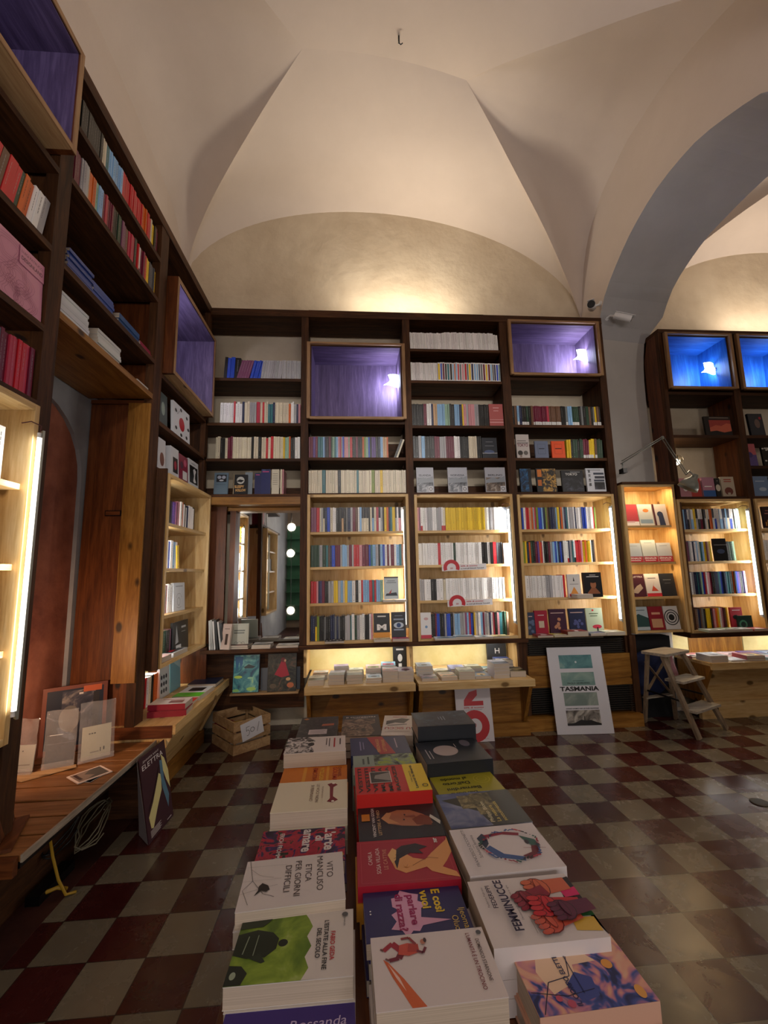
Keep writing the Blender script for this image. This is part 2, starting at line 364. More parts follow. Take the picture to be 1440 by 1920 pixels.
def row(desc, start, r, n, length, pat, h=.2, var=.012, d=.13, lean=0.0, group=None, tvar=.35, marks=1.0, jitter=.1):
    """a row of upright books, spines towards n, starting at the lower front corner"""
    start, r, n = Vector(start), Vector(r).normalized(), Vector(n).normalized(); L = parse(pat); k = len(L)
    th = [random.uniform(1-tvar, 1+tvar)*(.75 if s[2] else 1) for s in L]; tot = sum(th); th = [x*length/tot for x in th]; pos = 0; hs = h-random.uniform(0, var)
    for q, ((ch, band, ser), t) in enumerate(zip(L, th)):
        if not ser or L[q-1][0] != ch: hs = h-random.uniform(0, var)
        hh = hs-(random.uniform(0, .003) if ser else 0)
        ln = lean+random.uniform(-.006, .006); u = (Vector((0, 0, 1))+r*ln).normalized()
        so = random.uniform(-.004, .006)
        SPINES.append(dict(o=start+r*pos+n*so, r=r, n=n, u=u, t=t*.93, h=hh, d=d, c=ch, col=jit(colr(ch), jitter), band=band, desc=desc, k=q+1, group=group or 'books on '+desc, marks=marks,
                           a=area(start+r*pos, r*t, u*hh) if onscreen(start+r*(pos+t/2)+Vector((0, 0, h/2))) else 0, slim=t))
        pos += t
def spine_geo(mb, s, seed):
    rr = random.Random(seed); rv = s['r']; n = s['n']; a = -n
    # cover of the book runs into the shelf: a = depth, b = up, c = along the shelf
    solid(mb, s['o'], a, s['u'], (rv-s['u']*rv.dot(s['u'])).normalized(), s['d'], s['h'], s['t'], s['col'])
    c = s['col']; lum = .3*c[0]+.6*c[1]+.1*c[2]; ink = tuple(x*.35 for x in c) if lum > .22 else tuple(x*.6+.16 for x in c)
    t, h = s['t'], s['h']; o = s['o']+n*.0005; u = s['u']; R = (rv-u*rv.dot(u)).normalized()
    def q(x0, x1, y0, y1, cl): mb.quad([o+R*x0+u*y0, o+R*x1+u*y0, o+R*x1+u*y1, o+R*x0+u*y1], 'printed', cl)
    if s['band']:
        kind = s['band']
        if kind == 'W': q(.02*t, .98*t, .0, .034, (.70, .70, .68))
        elif kind == 'B': q(.02*t, .98*t, .0, .05, (.02, .02, .02))
        elif kind == 'R': q(.02*t, .98*t, .0, .045, (.5, .01, .02))
        elif kind == 'P': q(.16*t, .84*t, .012, h-.012, jit(colr(rr.choice('rkmbltoynegp')), .1)); return
        elif kind == 'T': q(.02*t, .98*t, .5*h, h, (.75, .73, .70))
        elif kind == 'D': q(.02*t, .98*t, h*.55, h, (.02, .02, .03))
    if rr.random() > s['marks']*.8: return
    y = h*rr.uniform(.86, .93); y1 = h*rr.uniform(.25, .45)
    while y > y1:                                   # broken strokes of the title
        l = rr.uniform(.008, .02); q(.41*t, .55*t, max(y1, y-l), y, ink); y -= l+.004
    if rr.random() < .4: q(.38*t, .62*t, .012, .012+.2*t+.003, ink)
POOL = []
def pooled(label, o, a, b, c, W, H, T, col, group=None, hard=False):
    """plain book that is its own object when it shows large enough"""
    o, a, b, c = Vector(o), Vector(a).normalized(), Vector(b).normalized(), Vector(c).normalized()
    POOL.append(dict(a=max(area(o, a*W, c*T), area(o, b*H, c*T)) if onscreen(o) else 0, o=o, label=label, group=group, fn=lambda mb: solid(mb, o, a, b, c, W, H, T, col, hard=hard)))
def emit_books(limit):
    for k, s in enumerate(SPINES):
        POOL.append(dict(a=s['a'], o=s['o'], group=s['group'], label='%s spine, %s from left on %s' % (CN[s['c']], nth(s['k']), s['desc']), fn=(lambda mb, s=s, k=k: spine_geo(mb, s, k))))
    for k, p in enumerate(POOL): p['id'] = k
    S = sorted(POOL, key=lambda p: -p['a']); solo = S[:max(0, limit)]; rest = S[max(0, limit):]
    for p in sorted(solo, key=lambda p: p['id']):
        mb = MB(); p['fn'](mb); tag(mb.build('book', None, loc=p['o']), p['label'], 'book', p['group'])
    mb = MB()
    for p in rest: p['fn'](mb)
    if mb.f: tag(mb.build('shelved_books'), 'packed rows and piles of many coloured books filling the wooden shelves', 'books', None, 'stuff')
def bookobj(label, o, a, b, c, W, H, T, col, group=None, hard=False, pages=False, items=None, face='top', cat='book', back=None, matt=False, name='book'):
    """an individual book; items are drawn on the cover that faces +c (front)"""
    NBOOK[0] += 1 if cat == 'book' else 0
    o, a, b, c = Vector(o), Vector(a).normalized(), Vector(b).normalized(), Vector(c).normalized()
    mb = MB(); pm = MB() if pages else None
    solid(mb, o, a, b, c, W, H, T, col, pm=pm, hard=hard, back=back, mat='printed_matt' if matt else 'printed')
    ob = mb.build(name, None, loc=o); tag(ob, label, cat, group)
    if pages: pm.build('pages', ob)
    if items: art(o+c*T, a, b, items, parent=ob)
    return ob
def faceout(label, x, y, z, W, H, T, col, items=None, lean=.16, r=(1, 0, 0), n=(0, -1, 0), group=None, hard=False, name='book', cat='book'):
    """book shown cover to the front, leaning back; x, y, z is the lower left front corner"""
    r, n = Vector(r).normalized(), Vector(n).normalized(); u = (Vector((0, 0, 1))-n*lean).normalized(); c = r.cross(u)
    o = Vector((x, y, z))-c*T
    o.z = z+max(0, (T*abs(c.z)))-0 if c.z < 0 else z
    return bookobj(label, Vector((x, y, z))-c*T+Vector((0, 0, T*c.z)), r, u, c, W, H, T, col, group, hard, False, items, name=name, cat=cat)
def gen(W, H, ink='k', acc='r', style=0, title=None, seed=0):
    """plain generic cover: title strokes and a simple picture"""
    rr = random.Random(seed*7+style); it = []
    if style == 0:   # title block on top, picture below
        it += [('rect', .12*W, .12*H, .88*W, .58*H, acc), ('ell', .5*W, .34*H, .2*W, .15*H, ink)]
    elif style == 1: it += [('rect', 0, 0, W, .52*H, acc), ('poly', [(0, .2*H), (.3*W, .45*H), (.55*W, .3*H), (W, .5*H), (W, .12*H), (0, .1*H)], ink)]
    elif style == 2: it += [('ell', .5*W, .4*H, .28*W, .22*H, acc), ('rect', .42*W, .1*H, .58*W, .4*H, ink)]
    elif style == 3: it += [('poly', [(.2*W, .08*H), (.5*W, .6*H), (.8*W, .08*H)], acc), ('rect', 0, 0, W, .07*H, ink)]
    y = .9*H
    for k in range(3):
        l = rr.uniform(.3, .7)*W; x = (W-l)/2
        while x < (W+l)/2: q = rr.uniform(.05, .14)*W; it.append(('rect', x, y-.035*H, min(x+q, (W+l)/2), y, ink)); x += q+.02*W
        y -= .075*H
    return it
# ============================================================ THE ROOM
YW = 4.34; XL = -1.75; KS = 1.014
def S(p): return Vector((p[0]*KS, p[1]*KS, 1.4+(p[2]-1.4)*KS))
def interp(tab, t):
    for (a, za), (b, zb) in zip(tab, tab[1:]):
        if t <= b: return za+(zb-za)*((t-a)/(b-a))
    return tab[-1][1]
def smooth_tab(tab, t, e=.06): return (interp(tab, max(0, t-e))+interp(tab, t)*2+interp(tab, min(1, t+e)))/4 if e < t < 1-e else interp(tab, t)
GRz = [(0, 4.05), (.045, 4.22), (.12, 4.42), (.226, 4.62), (.35, 4.83), (.478, 4.99), (.66, 5.19), (.84, 5.40), (1, 5.55)]
GLz = [(0, 4.3), (.06, 4.66), (.15, 4.90), (.3, 5.10), (.5, 5.27), (.76, 5.44), (1, 5.55)]
def groin(corner, tip, tab):
    return lambda t: Vector((corner[0]+(tip[0]-corner[0])*t, corner[1]+(tip[1]-corner[1])*t, smooth_tab(tab, t)))
def bay(mb, tr, full=True):
    TR, TL = (1.01, 3.05), (-.355, 2.91)
    gR = groin((2.62, 4.30), TR, GRz); gL = groin((-1.77, 4.30), TL, GLz)
    nR = groin((2.62, 1.45), TR, GRz); nL = groin((-1.77, .9), TL, GLz)
    def ell(s, p=2.0): return (1-abs(2*s-1)**p)**(1/p)
    def back(t, s):
        a, b = gL(t), gR(t); P = a.lerp(b, s); apex = 5.37+(5.62-5.37)*t**.8
        P.z += (apex-(a.z+b.z)/2)*(ell(s, 2.0)*(1-t)+(1-(2*s-1)**2)*t); return tr(P)
    def front(t, s):
        a, b = nL(t), nR(t); P = a.lerp(b, s); apex = 5.45+(5.62-5.45)*t**.8
        P.z += (apex-(a.z+b.z)/2)*(ell(s, 2.0)*(1-t)+(1-(2*s-1)**2)*t); return tr(P)
    WR = [(0, 4.05), (.03, 4.50), (.06, 4.72), (.1, 4.92), (.2, 5.15), (.35, 5.28), (.5, 5.28), (.62, 5.22), (.72, 5.12), (.82, 4.98), (.93, 4.7), (1, 4.05)]
    WL = [(0, 4.3), (.02, 4.5), (.04, 4.66), (.1, 4.83), (.2, 4.92), (.35, 5.0), (.5, 5.04), (.62, 4.98), (.75, 4.8), (.88, 4.55), (1, 4.3)]
    def side(ga, gb, W, z0, px, pb):
        def fn(t, s):
            a, b = ga(t), gb(t); P = a.lerp(b, s); k = (1-t)**1.45; P.z += (smooth_tab(W, s, .02)-z0)*k; return tr(P)
        return fn
    mb.grid(back, 26, 48, 'vault_plaster'); mb.grid(side(gR, nR, WR, 4.05, 0, 0), 30, 40, 'vault_plaster')
    if full: mb.grid(front, 20, 30, 'vault_plaster', True)
    mb.grid(side(gL, nL, WL, 4.3, 0, 0), 30, 40, 'vault_plaster', True)
mb = MB(); bay(mb, S); struct(mb.build('ceiling'))
mb = MB(); bay(mb, lambda P: S(Vector((3.2+(P.x+1.77)*.92+.18, P.y, 4.35+(P.z-4.3)*.88-.22)))); struct(mb.build('ceiling'))
mb = MB(); mb.quad([(-1.8, -3.5, 5.3), (7.5, -3.5, 5.3), (7.5, 1.9, 5.3), (-1.8, 1.9, 5.3)], 'vault_plaster'); struct(mb.build('ceiling'))
mb = MB(); mb.box(-1.95, 7.5, -3.5, 4.6, -.1, 0, 'checker_tiles'); struct(mb.build('floor'))
mb = MB(); mb.box(-1.95, 7.5, YW, YW+.1, 0, 6, 'lunette_plaster'); struct(mb.build('wall_back'))
arc = [(2.4+.475*math.cos(a*math.pi/14), 2.03+.45*math.sin(a*math.pi/14)) for a in range(15)][::-1]
mb = MB(); out = [(-3.5, 0), (1.925, 0)]+arc+[(2.88, 1.5), (2.895, 0), (4.4, 0), (4.4, 6), (-3.5, 6)]
mb.prism([(XL, y, z) for y, z in out], (-.161, 0, 0), 'grey_plaster'); struct(mb.build('wall_left'))
mb = MB(); mb.box(XL-.01, XL+.004, -3.5, YW, 3.95, 6, 'vault_plaster'); struct(mb.build('wall_left_upper'))
mb = MB(); mb.box(XL-.16, XL-.025, 1.90, 2.91, 0, 2.6, 'terracotta'); struct(mb.build('wall_left_niche'))
mb = MB(); mb.box(-1.95, 7.5, -3.6, -3.5, 0, 6, 'room_wall'); struct(mb.build('wall_front'))
mb = MB(); mb.box(-.9, 2.7, -3.5, -3.46, 1.0, 2.2, 'white_card'); struct(mb.build('front_fill_panel_1'))  # blank panel added behind the frontal fill, no real window
mb = MB(); mb.box(7.4, 7.5, -3.5, 4.4, 0, 6, 'room_wall'); struct(mb.build('wall_right'))
Nr = [(4.2, 0), (4.2, 2.6), (4.18, 3.3), (4.08, 3.8), (3.93, 4.11), (3.80, 4.25), (3.63, 4.37), (3.46, 4.47), (3.28, 4.54), (3.08, 4.59), (2.88, 4.60), (2.61, 4.57), (2.31, 4.45), (2.1, 4.33), (1.85, 4.0), (1.68, 3.5), (1.62, 2.6), (1.62, 0)]
Fr = [(4.22, 0), (4.22, 2.6), (4.22, 3.3), (4.18, 3.7), (4.10, 3.94), (3.98, 4.12), (3.85, 4.26), (3.71, 4.34), (3.56, 4.40), (3.40, 4.45), (3.24, 4.47), (2.79, 4.48), (2.4, 4.40), (2.15, 4.3), (1.85, 4.0), (1.68, 3.5), (1.62, 2.6), (1.62, 0)]
def resample(P, n):
    Q = []
    for k in range(len(P)-1):
        p0, p1, p2, p3 = (Vector((*P[max(0, min(len(P)-1, k+d))], 0)) for d in (-1, 0, 1, 2))
        for q in range(12):
            t = q/12; Q.append(.5*((2*p1)+(p2-p0)*t+(2*p0-5*p1+4*p2-p3)*t*t+(3*p1-p0-3*p2+p3)*t*t*t))
    Q.append(Vector((*P[-1], 0))); D = [0]
    for a, b in zip(Q, Q[1:]): D.append(D[-1]+(b-a).length)
    out = []
    for k in range(n+1):
        d = D[-1]*k/n; i = 1
        while i < len(D)-1 and D[i] < d: i += 1
        f = (d-D[i-1])/max(1e-9, D[i]-D[i-1]); v = Q[i-1].lerp(Q[i], f); out.append((v.x, v.y))
    return out
Nr = Nr[:2]+resample(Nr[1:-1], 40)[1:]+Nr[-1:]; Fr = Fr[:2]+resample(Fr[1:-1], 40)[1:]+Fr[-1:]
mb = MB(); xf = lambda z: 3.20+.15*max(0, min(1, (z-3.84)/.2))
tail = [(1.1, 0), (1.1, 4.3), (-3.5, 4.3), (-3.5, 6), (4.4, 6), (4.4, 0)]
mb.face(mb.pts([(2.62, y, z) for y, z in Nr+tail]), 'vault_plaster'); mb.face(mb.pts([(xf(z), y, z) for y, z in Fr+tail])[::-1], 'vault_plaster')
for k in range(len(Nr)-1):
    a, b, c, d = Nr[k], Nr[k+1], Fr[k+1], Fr[k]
    ids = mb.pts([(2.62, *a), (2.62, *b), (xf(c[1]), *c), (xf(d[1]), *d)]); mb.face(ids, 'arch_plaster_shade' if a[1] >= 3.7 else 'pier_plaster', (1, 1, 1), True)
for a, b in (((1.1, 0), (1.1, 4.3)), ((1.1, 4.3), (-3.5, 4.3))): mb.quad([(2.62, *a), (2.62, *b), (3.2, *b), (3.2, *a)], 'vault_plaster')
struct(mb.build('wall_arch'))
one('ceiling_hook', MB().beam((.412*1.01, 2.86, 5.68), (.415, 2.86, 5.60), .012, .012, 'black_plastic').tube([(.415, 2.86, 5.60), (.43, 2.86, 5.585), (.445, 2.86, 5.60)], .004, 'black_plastic'), 'small dark metal hook left in the crown of the vaulted ceiling', 'hook')
mb = MB(); mb.lathe((2.408, 2.599, .0005), (0, 0, 1), [(0, .05), (.003, .05), (.004, .045)], 'drain', 24)
for k in range(-3, 4): mb.box(2.408+k*.012-.002, 2.408+k*.012+.002, 2.57, 2.628, .0045, .0052, 'black_plastic')
one('floor_drain', mb, 'small oval metal floor drain cover at the right edge of the tiles', 'drain cover')

# ============================================================ BACK WALL SHELVING
PX = [(-1.33, -1.33), (-.468, -.400), (.524, .594), (1.512, 1.595), (2.53, 2.60)]
ZT = 3.968; YF = 3.95; YB = YW-.02
sh = thing('tall_bookcase', 'tall dark brown timber bookcase covering the whole back wall left of the arch', 'bookcase', (.6, YF, 0))
mb = MB(); mb.box(-1.75, 2.60, YF-.005, YW-.03, ZT-.07, ZT, 'dark'); mb.build('top_board', sh)
mb = MB(); mb.box(-.40, 1.36, YF+.01, YW-.05, ZT+.001, ZT+.012, 'dark'); mb.build('top_strip', sh)
for i, (a, b) in enumerate(PX):
    mb = MB()
    if i == 0: mb.box(-1.75, -1.335, YF+.02, YF+.05, .1, ZT-.07, 'dark'); mb.build('post', sh); continue
    mb.box(a, b, YF, YF+.05, .75 if i < 3 else .0, ZT-.07, 'dark'); mb.box((a+b)/2-.015, (a+b)/2+.015, YF+.05, YW-.01, .75 if i < 3 else .0, ZT-.07, 'dark'); mb.build('post', sh)
LV = {0: [3.263, 2.819, 2.474, 2.137], 1: [2.484, 2.142], 2: [3.597, 3.265, 2.805, 2.479, 2.141], 3: [2.817, 2.480, 2.140]}
CX = [(-1.335, -.468), (-.400, .524), (.594, 1.512), (1.595, 2.53)]
for c, zs in LV.items():
    for z in zs:
        mb = MB(); a, b = CX[c]
        if c == 0: a = -1.75
        mb.box(a, b, YF+.012, YW-.01, z-.028, z, 'dark'); mb.build('shelf', sh)
for c, z in ((1, 2.842), (3, 3.311)):
    mb = MB(); mb.box(CX[c][0], CX[c][1], YF+.012, YW-.01, z-.03, z, 'dark'); mb.build('shelf', sh)
# boards behind the books in the dark bays: only partly closed backs (wall shows elsewhere)
mb = MB()
mb.box(.56, 1.55, YW-.04, YW-.012, 3.22, ZT-.07, 'dark', axis=0)
mb.box(-.43, 2.56, YW-.04, YW-.012, 2.0, 2.27, 'dark', axis=0); mb.box(-.43, 2.56, YW-.04, YW-.012, 2.46, 2.72, 'dark', axis=0); mb.box(-1.75, -.43, YW-.04, YW-.012, 2.0, 2.26, 'dark', axis=0)
mb.build('back_board', sh)
# niche boxes with the wall lamps
def niche(label, x0, x1, y0, y1, z0, z1, fam, wallx=None, rim=.012):
    t = .028; r = thing('display_box', label, 'box', (x0 if wallx is None else wallx[0], y0, z0))
    def bb(a0, a1, b0, b1, c0, c1, f, nm, pr):
        m = MB(); m.box(a0, a1, b0, b1, c0, c1, f); return m.build(nm, pr)
    if wallx is None:
        for nm, q in (('side_board', (x0, x0+t, z0, z1)), ('side_board', (x1-t, x1, z0, z1)), ('top_board', (x0+t, x1-t, z1-t, z1)), ('bottom_board', (x0+t, x1-t, z0, z0+t))):
            bb(q[0], q[1], y0, y1, q[2], q[3], 'dark', nm, r)
        m = MB(); e = .004        # violet / blue lining inside the box
        m.box(x0+t, x0+t+e, y0+.006, y1-.01, z0+t, z1-t, fam); m.box(x1-t-e, x1-t, y0+.006, y1-.01, z0+t, z1-t, fam)
        m.box(x0+t+e, x1-t-e, y0+.006, y1-.01, z1-t-e, z1-t, fam); m.box(x0+t+e, x1-t-e, y0+.006, y1-.01, z0+t, z0+t+e, fam)
        m.box(x0+t, x1-t, y1-.01, y1, z0+t, z1-t, fam, axis=2); m.build('lining', r)
        m = MB(); f = .03; g = rim
        for q in ((x0-g, x0+t-.01, z0, z1), (x1-t+.01, x1+g, z0, z1), (x0+t-.01, x1-t+.01, z1-t+.01, z1), (x0+t-.01, x1-t+.01, z0-g*.5, z0+t-.01)): m.box(q[0], q[1], y0-f, y0, q[2], q[3], 'amberrim')
        m.build('front_edge', r)
    else:
        X0, X1 = wallx       # X0 back, X1 front (towards the room); the box opens to +X
        m = MB(); m.box(X0, X1, y0, y0+t, z0, z1, 'rust', axis=2); m.build('side_board', r)
        m = MB(); m.box(X0, X1, y1-t, y1, z0, z1, 'rust', axis=2); m.build('side_board', r)
        m = MB(); m.box(X0, X1, y0+t, y1-t, z1-t, z1, 'dark'); m.build('top_board', r)
        m = MB(); m.box(X0, X1, y0+t, y1-t, z0, z0+t, 'crate'); m.build('bottom_board', r)
        m = MB(); e = .004
        m.box(X0+.01, X1-.006, y0+t, y0+t+e, z0+t, z1-t, fam); m.box(X0+.01, X1-.006, y1-t-e, y1-t, z0+t, z1-t, fam)
        m.box(X0+.01, X1-.006, y0+t, y1-t, z1-t-e, z1-t, fam); m.box(X0+.01, X1-.006, y0+t, y1-t, z0+t, z0+t+e, fam); m.box(X0, X0+.01, y0+t, y1-t, z0+t, z1-t, fam, axis=2); m.build('lining', r)
        m = MB(); f = .004
        for q in ((y0, y0+t, z0, z1), (y1-t, y1, z0, z1), (y0+t, y1-t, z1-t, z1), (y0+t, y1-t, z0, z0+t)): m.box(X1, X1+f, q[0], q[1], q[2], q[3], 'amberrim')
        m.build('front_edge', r)
    return r
FAM = FAM+('amberrim',)
for i, a in enumerate('xyz'): wood('amberrim_'+a, i, '6b4a30', '94704c', 'b08c62', .5)
def shade_lamp(label, p, d, glow, power, color, w_=.085, h_=.085):
    """curved glass wall lamp: p on the panel, d points away from the panel"""
    r = thing('niche_lamp', label, 'lamp', p); p = Vector(p); d = Vector(d).normalized(); f = Vector((0, -1, 0)) if abs(d.y) < .5 else Vector((1, 0, 0))
    m = MB(); m.lathe(p, d, [(0, .022), (.012, .022), (.016, .012), (.03, .010)], 'white_metal', 16); m.build('mount', r)
    m = MB()
    def fn(u, v):       # wavy rectangular sheet of glass standing off the wall, lower corner drawn out
        t = max(0, 1-v*1.6)**2
        return p+d*(.018+(w_*1.45)*u*(1+.35*t)-.02*math.sin(v*3.1))+f*(.035*math.sin(u*2.6)+.01*math.cos(v*5))+Vector((0, 0, h_*1.5*(v-.5)-.012*math.sin(u*5)*(1-v)))
    m.grid(fn, 12, 12, glow); g2 = m.build('lamp_shade', r); sm = g2.modifiers.new('s', 'SOLIDIFY'); sm.thickness = .004
    lamp('wall_lamp_light', 'POINT', p+d*.10, power, color, .04)
    return r
niche('violet lined box with a lamp above the left lit cabinet on the back wall', -.398, .522, 3.925, 4.31, 2.846, 3.612, 'violet')
niche('violet lined box with a lamp in the top right corner of the back bookcase', 1.597, 2.528, 3.925, 4.31, 3.315, 3.897, 'violet')
shade_lamp('glowing curved glass lamp inside the violet box above the left lit cabinet', (.525, 4.12, 3.32), (-1, 0, 0), 'cool_glow', 6.5, (.90, .87, 1))
shade_lamp('glowing curved glass lamp inside the top right violet box by the cameras', (2.52, 4.10, 3.62), (-1, 0, 0), 'cool_glow', 6.5, (.90, .87, 1))
# lit pine cabinets
TUBE = .55
def tube_light(parent_label, p0, p1, facing, power, r_=.011, visible=True):
    r = thing('led_tube', parent_label, 'lamp', p0); p0, p1 = Vector(p0), Vector(p1)
    MB().tube([p0, p1], r_, 'tube_glow', 12).build('tube', r)
    m = MB(); d = (p1-p0).normalized(); f = Vector(facing).normalized(); s_ = d.cross(f)
    m.obox((p0+p1)/2-f*(r_+.004), d*((p1-p0).length/2+.03), f*.004, s_*.012, 'aluminium'); bk = m.build('bracket', r)
    if abs(d.z) > .5:       # little supply cable at the upper end
        MB().tube([p1+d*.02, p1+d*.05-f*.005, p1+d*.06+f*.03, p1+d*.045+f*.06], .0022, 'red_wire', 6).build('cable', bk)
    for q, dd in ((p0, -d), (p1, d)):
        MB().tube([q, q+dd*.02], r_*1.15, 'white_metal', 12).build('end_cap', r)
    l = lamp('tube_light', 'AREA', (p0+p1)/2+f*(r_+.006), power*TUBE, WHITE, .007, (p1-p0).length)
    l.matrix_world = Matrix.Translation((p0+p1)/2+f*(r_+.006)) @ Matrix((s_, d, -f)).transposed().to_4x4()
    return r
def cabinet(label, frame, W, z0, z1, shelves, depth, fam='pine', t=.026, D=.0):
    """open pine cabinet; frame = (origin lower-left-front, r, n)"""
    o, rr_, n = map(Vector, frame); rt_ = thing('lit_cabinet', label, 'cabinet', o+Vector((0, 0, z0)))
    def bx(a0, a1, d0, d1, c0, c1, nm, f=fam):
        P0 = o+rr_*a0-n*d0; P1 = o+rr_*a1-n*d1; m = MB(); m.box(P0.x, P1.x, P0.y, P1.y, c0, c1, f); return m.build(nm, rt_, .0015)
    bx(0, t, 0, depth, z0, z1, 'side_board'); bx(W-t, W, 0, depth, z0, z1, 'side_board'); bx(t, W-t, 0, depth, z1-t, z1, 'top_board'); bx(t, W-t, 0, depth, z0, z0+t, 'bottom_board')
    bx(t, W-t, depth-.012, depth, z0+t, z1-t, 'back_board')
    for s in shelves: bx(t, W-t, .03, depth-.012, s-.024, s, 'shelf')
    return rt_
SHZ = [1.780, 1.460, 1.137]
R_, N_ = Vector((1, 0, 0)), Vector((0, -1, 0))
cabinet('pine cabinet with four lit book shelves, nearest the mirror', ((-.402, 3.93, 0), R_, N_), .935, .782, 2.124, SHZ, .34)
cabinet('pine cabinet of yellow and white spines, middle of the three lit ones', ((.588, 3.93, 0), R_, N_), .945, .782, 2.118, SHZ, .34)
cabinet('pine cabinet above the white poster, right one of the three lit ones', ((1.578, 3.93, 0), R_, N_), .965, .778, 2.112, SHZ, .34)
tube_light('white light tube hidden behind the right edge of the cabinet beside the mirror', (.492, 3.962, .93), (.492, 3.962, 1.98), (-.5, .87, 0), 11, .008)
tube_light('bright vertical light tube on the right edge of the middle lit cabinet', (1.482, 3.925, .94), (1.482, 3.925, 1.97), (-.8, .6, 0), 10)
tube_light('bright vertical light tube on the right edge of the cabinet above the poster', (2.492, 3.925, .93), (2.492, 3.925, 1.97), (-.8, .6, 0), 10)
# dark rail under the cabinets
mb = MB(); mb.box(-.468, 1.595, YF-.03, YF+.2, .745, .780, 'dark'); mb.build('lower_rail', sh)
# ------------------------------------------------------------ bench counters under the cabinets
def counter(label, x0, x1, yf, yp, z=.50, light=True, lx=None):
    r = thing('display_counter', label, 'counter', (x0, yf, 0))
    mb = MB(); mb.box(x0, x1, yf+.018, YW-.02, z-.026, z, 'pine'); mb.build('counter_top', r)
    mb = MB(); mb.box(x0, x1, yf, yf+.02, z-.052, z+.004, 'pine'); mb.build('front_lip', r)
    mb = MB(); mb.box(x0+.03, x1-.03, yp, yp+.02, .10, z-.026, 'amber', axis=0); mb.build('front_panel', r)
    mb = MB(); mb.box(x0-.01, x1+.01, yp-.05, yp, 0, .105, 'amber'); mb.build('base_board', r)
    for xa in (x0+.012, x1-.042):
        mb = MB(); mb.prism([(xa, yp+.2, z-.026), (xa, yf+.02, z-.026), (xa, yf+.03, z-.06), (xa, yp-.035, .11), (xa, yp+.2, .11)], (.03, 0, 0), 'amber_z'); mb.build('bracket', r)
    return r
counter('pine display counter covered with book piles under the cabinet by the mirror', -.385, .505, 3.60, 3.84)
counter('pine display counter of book piles behind the red and white discount board', .530, 1.500, 3.60, 3.84)
mb = MB(); mb.box(-.46, 1.60, YW-.06, YW-.02, .50, .78, 'alcove_plaster'); mb.build('alcove_back', sh)
for xa in (-.43, .515, 1.515):
    mb = MB(); mb.box(xa, xa+.025, YF+.02, YW-.06, .50, .746, 'pine', axis=2); mb.build('alcove_side', sh)
for i, (xa, xb) in enumerate(((-.38, .48), (.56, 1.48))):
    tube_light('light strip under the %s lit cabinet shining on the book piles' % ('left' if i == 0 else 'middle'), (xa+.05, 4.06, .735), (xb-.05, 4.06, .735), (0, .25, -1), 3.0, .006)
# ------------------------------------------------------------ radiator cover below the right cabinet
r = thing('radiator_cover', 'brown wooden radiator cover with black grilles behind the white poster', 'radiator cover', (1.56, 3.9, 0))
def grille(x0, x1, y, z0, z1, nm, pr):
    m = MB(); m.box(x0, x1, y+.03, y+.05, z0, z1, 'dark_vent'); k = z0+.012
    while k < z1-.006: m.box(x0, x1, y, y+.028, k, k+.006, 'dark_vent'); k += .019
    m.build(nm, pr)
grille(1.60, 2.50, 3.93, .62, .755, 'upper_grille', r); grille(1.60, 2.55, 3.93, .115, .345, 'lower_grille', r)
mb = MB(); mb.box(1.58, 2.56, 3.93, 3.96, .345, .62, 'amber', axis=0); mb.build('panel', r)
mb = MB(); mb.box(1.51, 2.58, 3.86, 4.0, 0, .105, 'amber'); mb.build('base_board', r)
mb = MB(); mb.box(2.55, 2.61, 3.915, 3.97, .105, .78, 'dark'); mb.build('side_post', r)
# ------------------------------------------------------------ mirror bay
mr = thing('framed_mirror', 'tall mirror in a wooden frame reflecting the shelves, left of the lit cabinets', 'mirror', (-1.1, 4.2, .8))
mb = MB(); mb.box(-1.09, -.46, 4.20, 4.21, .80, 2.02, 'mirror_glass'); mb.build('mirror_pane', mr)
mb = MB(); mb.box(-1.45, -.44, 4.12, 4.2, 2.005, 2.035, 'amber'); mb.build('top_frame', mr)
mb = MB(); mb.box(-1.14, -1.09, 4.12, 4.2, .80, 2.005, 'rust'); mb.build('side_frame', mr)
mb = MB(); mb.box(-1.36, -1.165, 4.08, 4.11, .80, 2.04, 'rust', axis=2); mb.build('side_board', mr)
mb = MB(); mb.box(-1.42, -.468, YF, 4.2, 2.04, 2.108, 'amber'); mb.build('beam', sh)
mb = MB(); mb.box(-1.30, -.47, 3.90, 4.3, .738, .768, 'dark'); tag(mb.build('mirror_ledge'), 'dark wooden ledge holding art books in front of the mirror', 'shelf')
mb = MB(); mb.box(-1.35, -.44, 4.10, 4.12, .22, .738, 'dark', axis=0); tag(mb.build('back_panel'), 'dark brown panel behind two picture books below the mirror ledge', 'panel')
mb = MB(); mb.box(-1.06, -.475, 3.97, 4.10, .372, .387, 'crate'); tag(mb.build('picture_ledge'), 'thin wooden ledge holding two picture books below the mirror', 'shelf')
# ============================================================ LEFT WALL SHELVING
XF = -1.33; RY, NX = Vector((0, 1, 0)), Vector((1, 0, 0))
ls = thing('tall_bookcase', 'tall dark brown timber bookcase along the left wall beside the arched niche', 'bookcase', (XF, 2.9, 0))
mb = MB(); mb.box(XL+.01, XF+.005, .2, YF-.01, ZT-.07, ZT, 'dark'); mb.build('top_board', ls)
for k, (a, b) in enumerate(((1.847, 1.935), (2.868, 2.985))):
    mb = MB(); mb.box(XF-.055, XF, a, b, .43, ZT-.07, 'dark'); mb.build('post', ls)
    if k == 0: mb = MB(); mb.box(XL+.01, XF-.055, (a+b)/2-.02, (a+b)/2+.02, 2.60, ZT-.07, 'dark', axis=2); mb.build('divider', ls)
    else: mb = MB(); mb.box(XL+.01, XF-.055, (a+b)/2-.02, (a+b)/2+.02, 2.62, ZT-.07, 'rust', axis=2); mb.build('divider', ls)
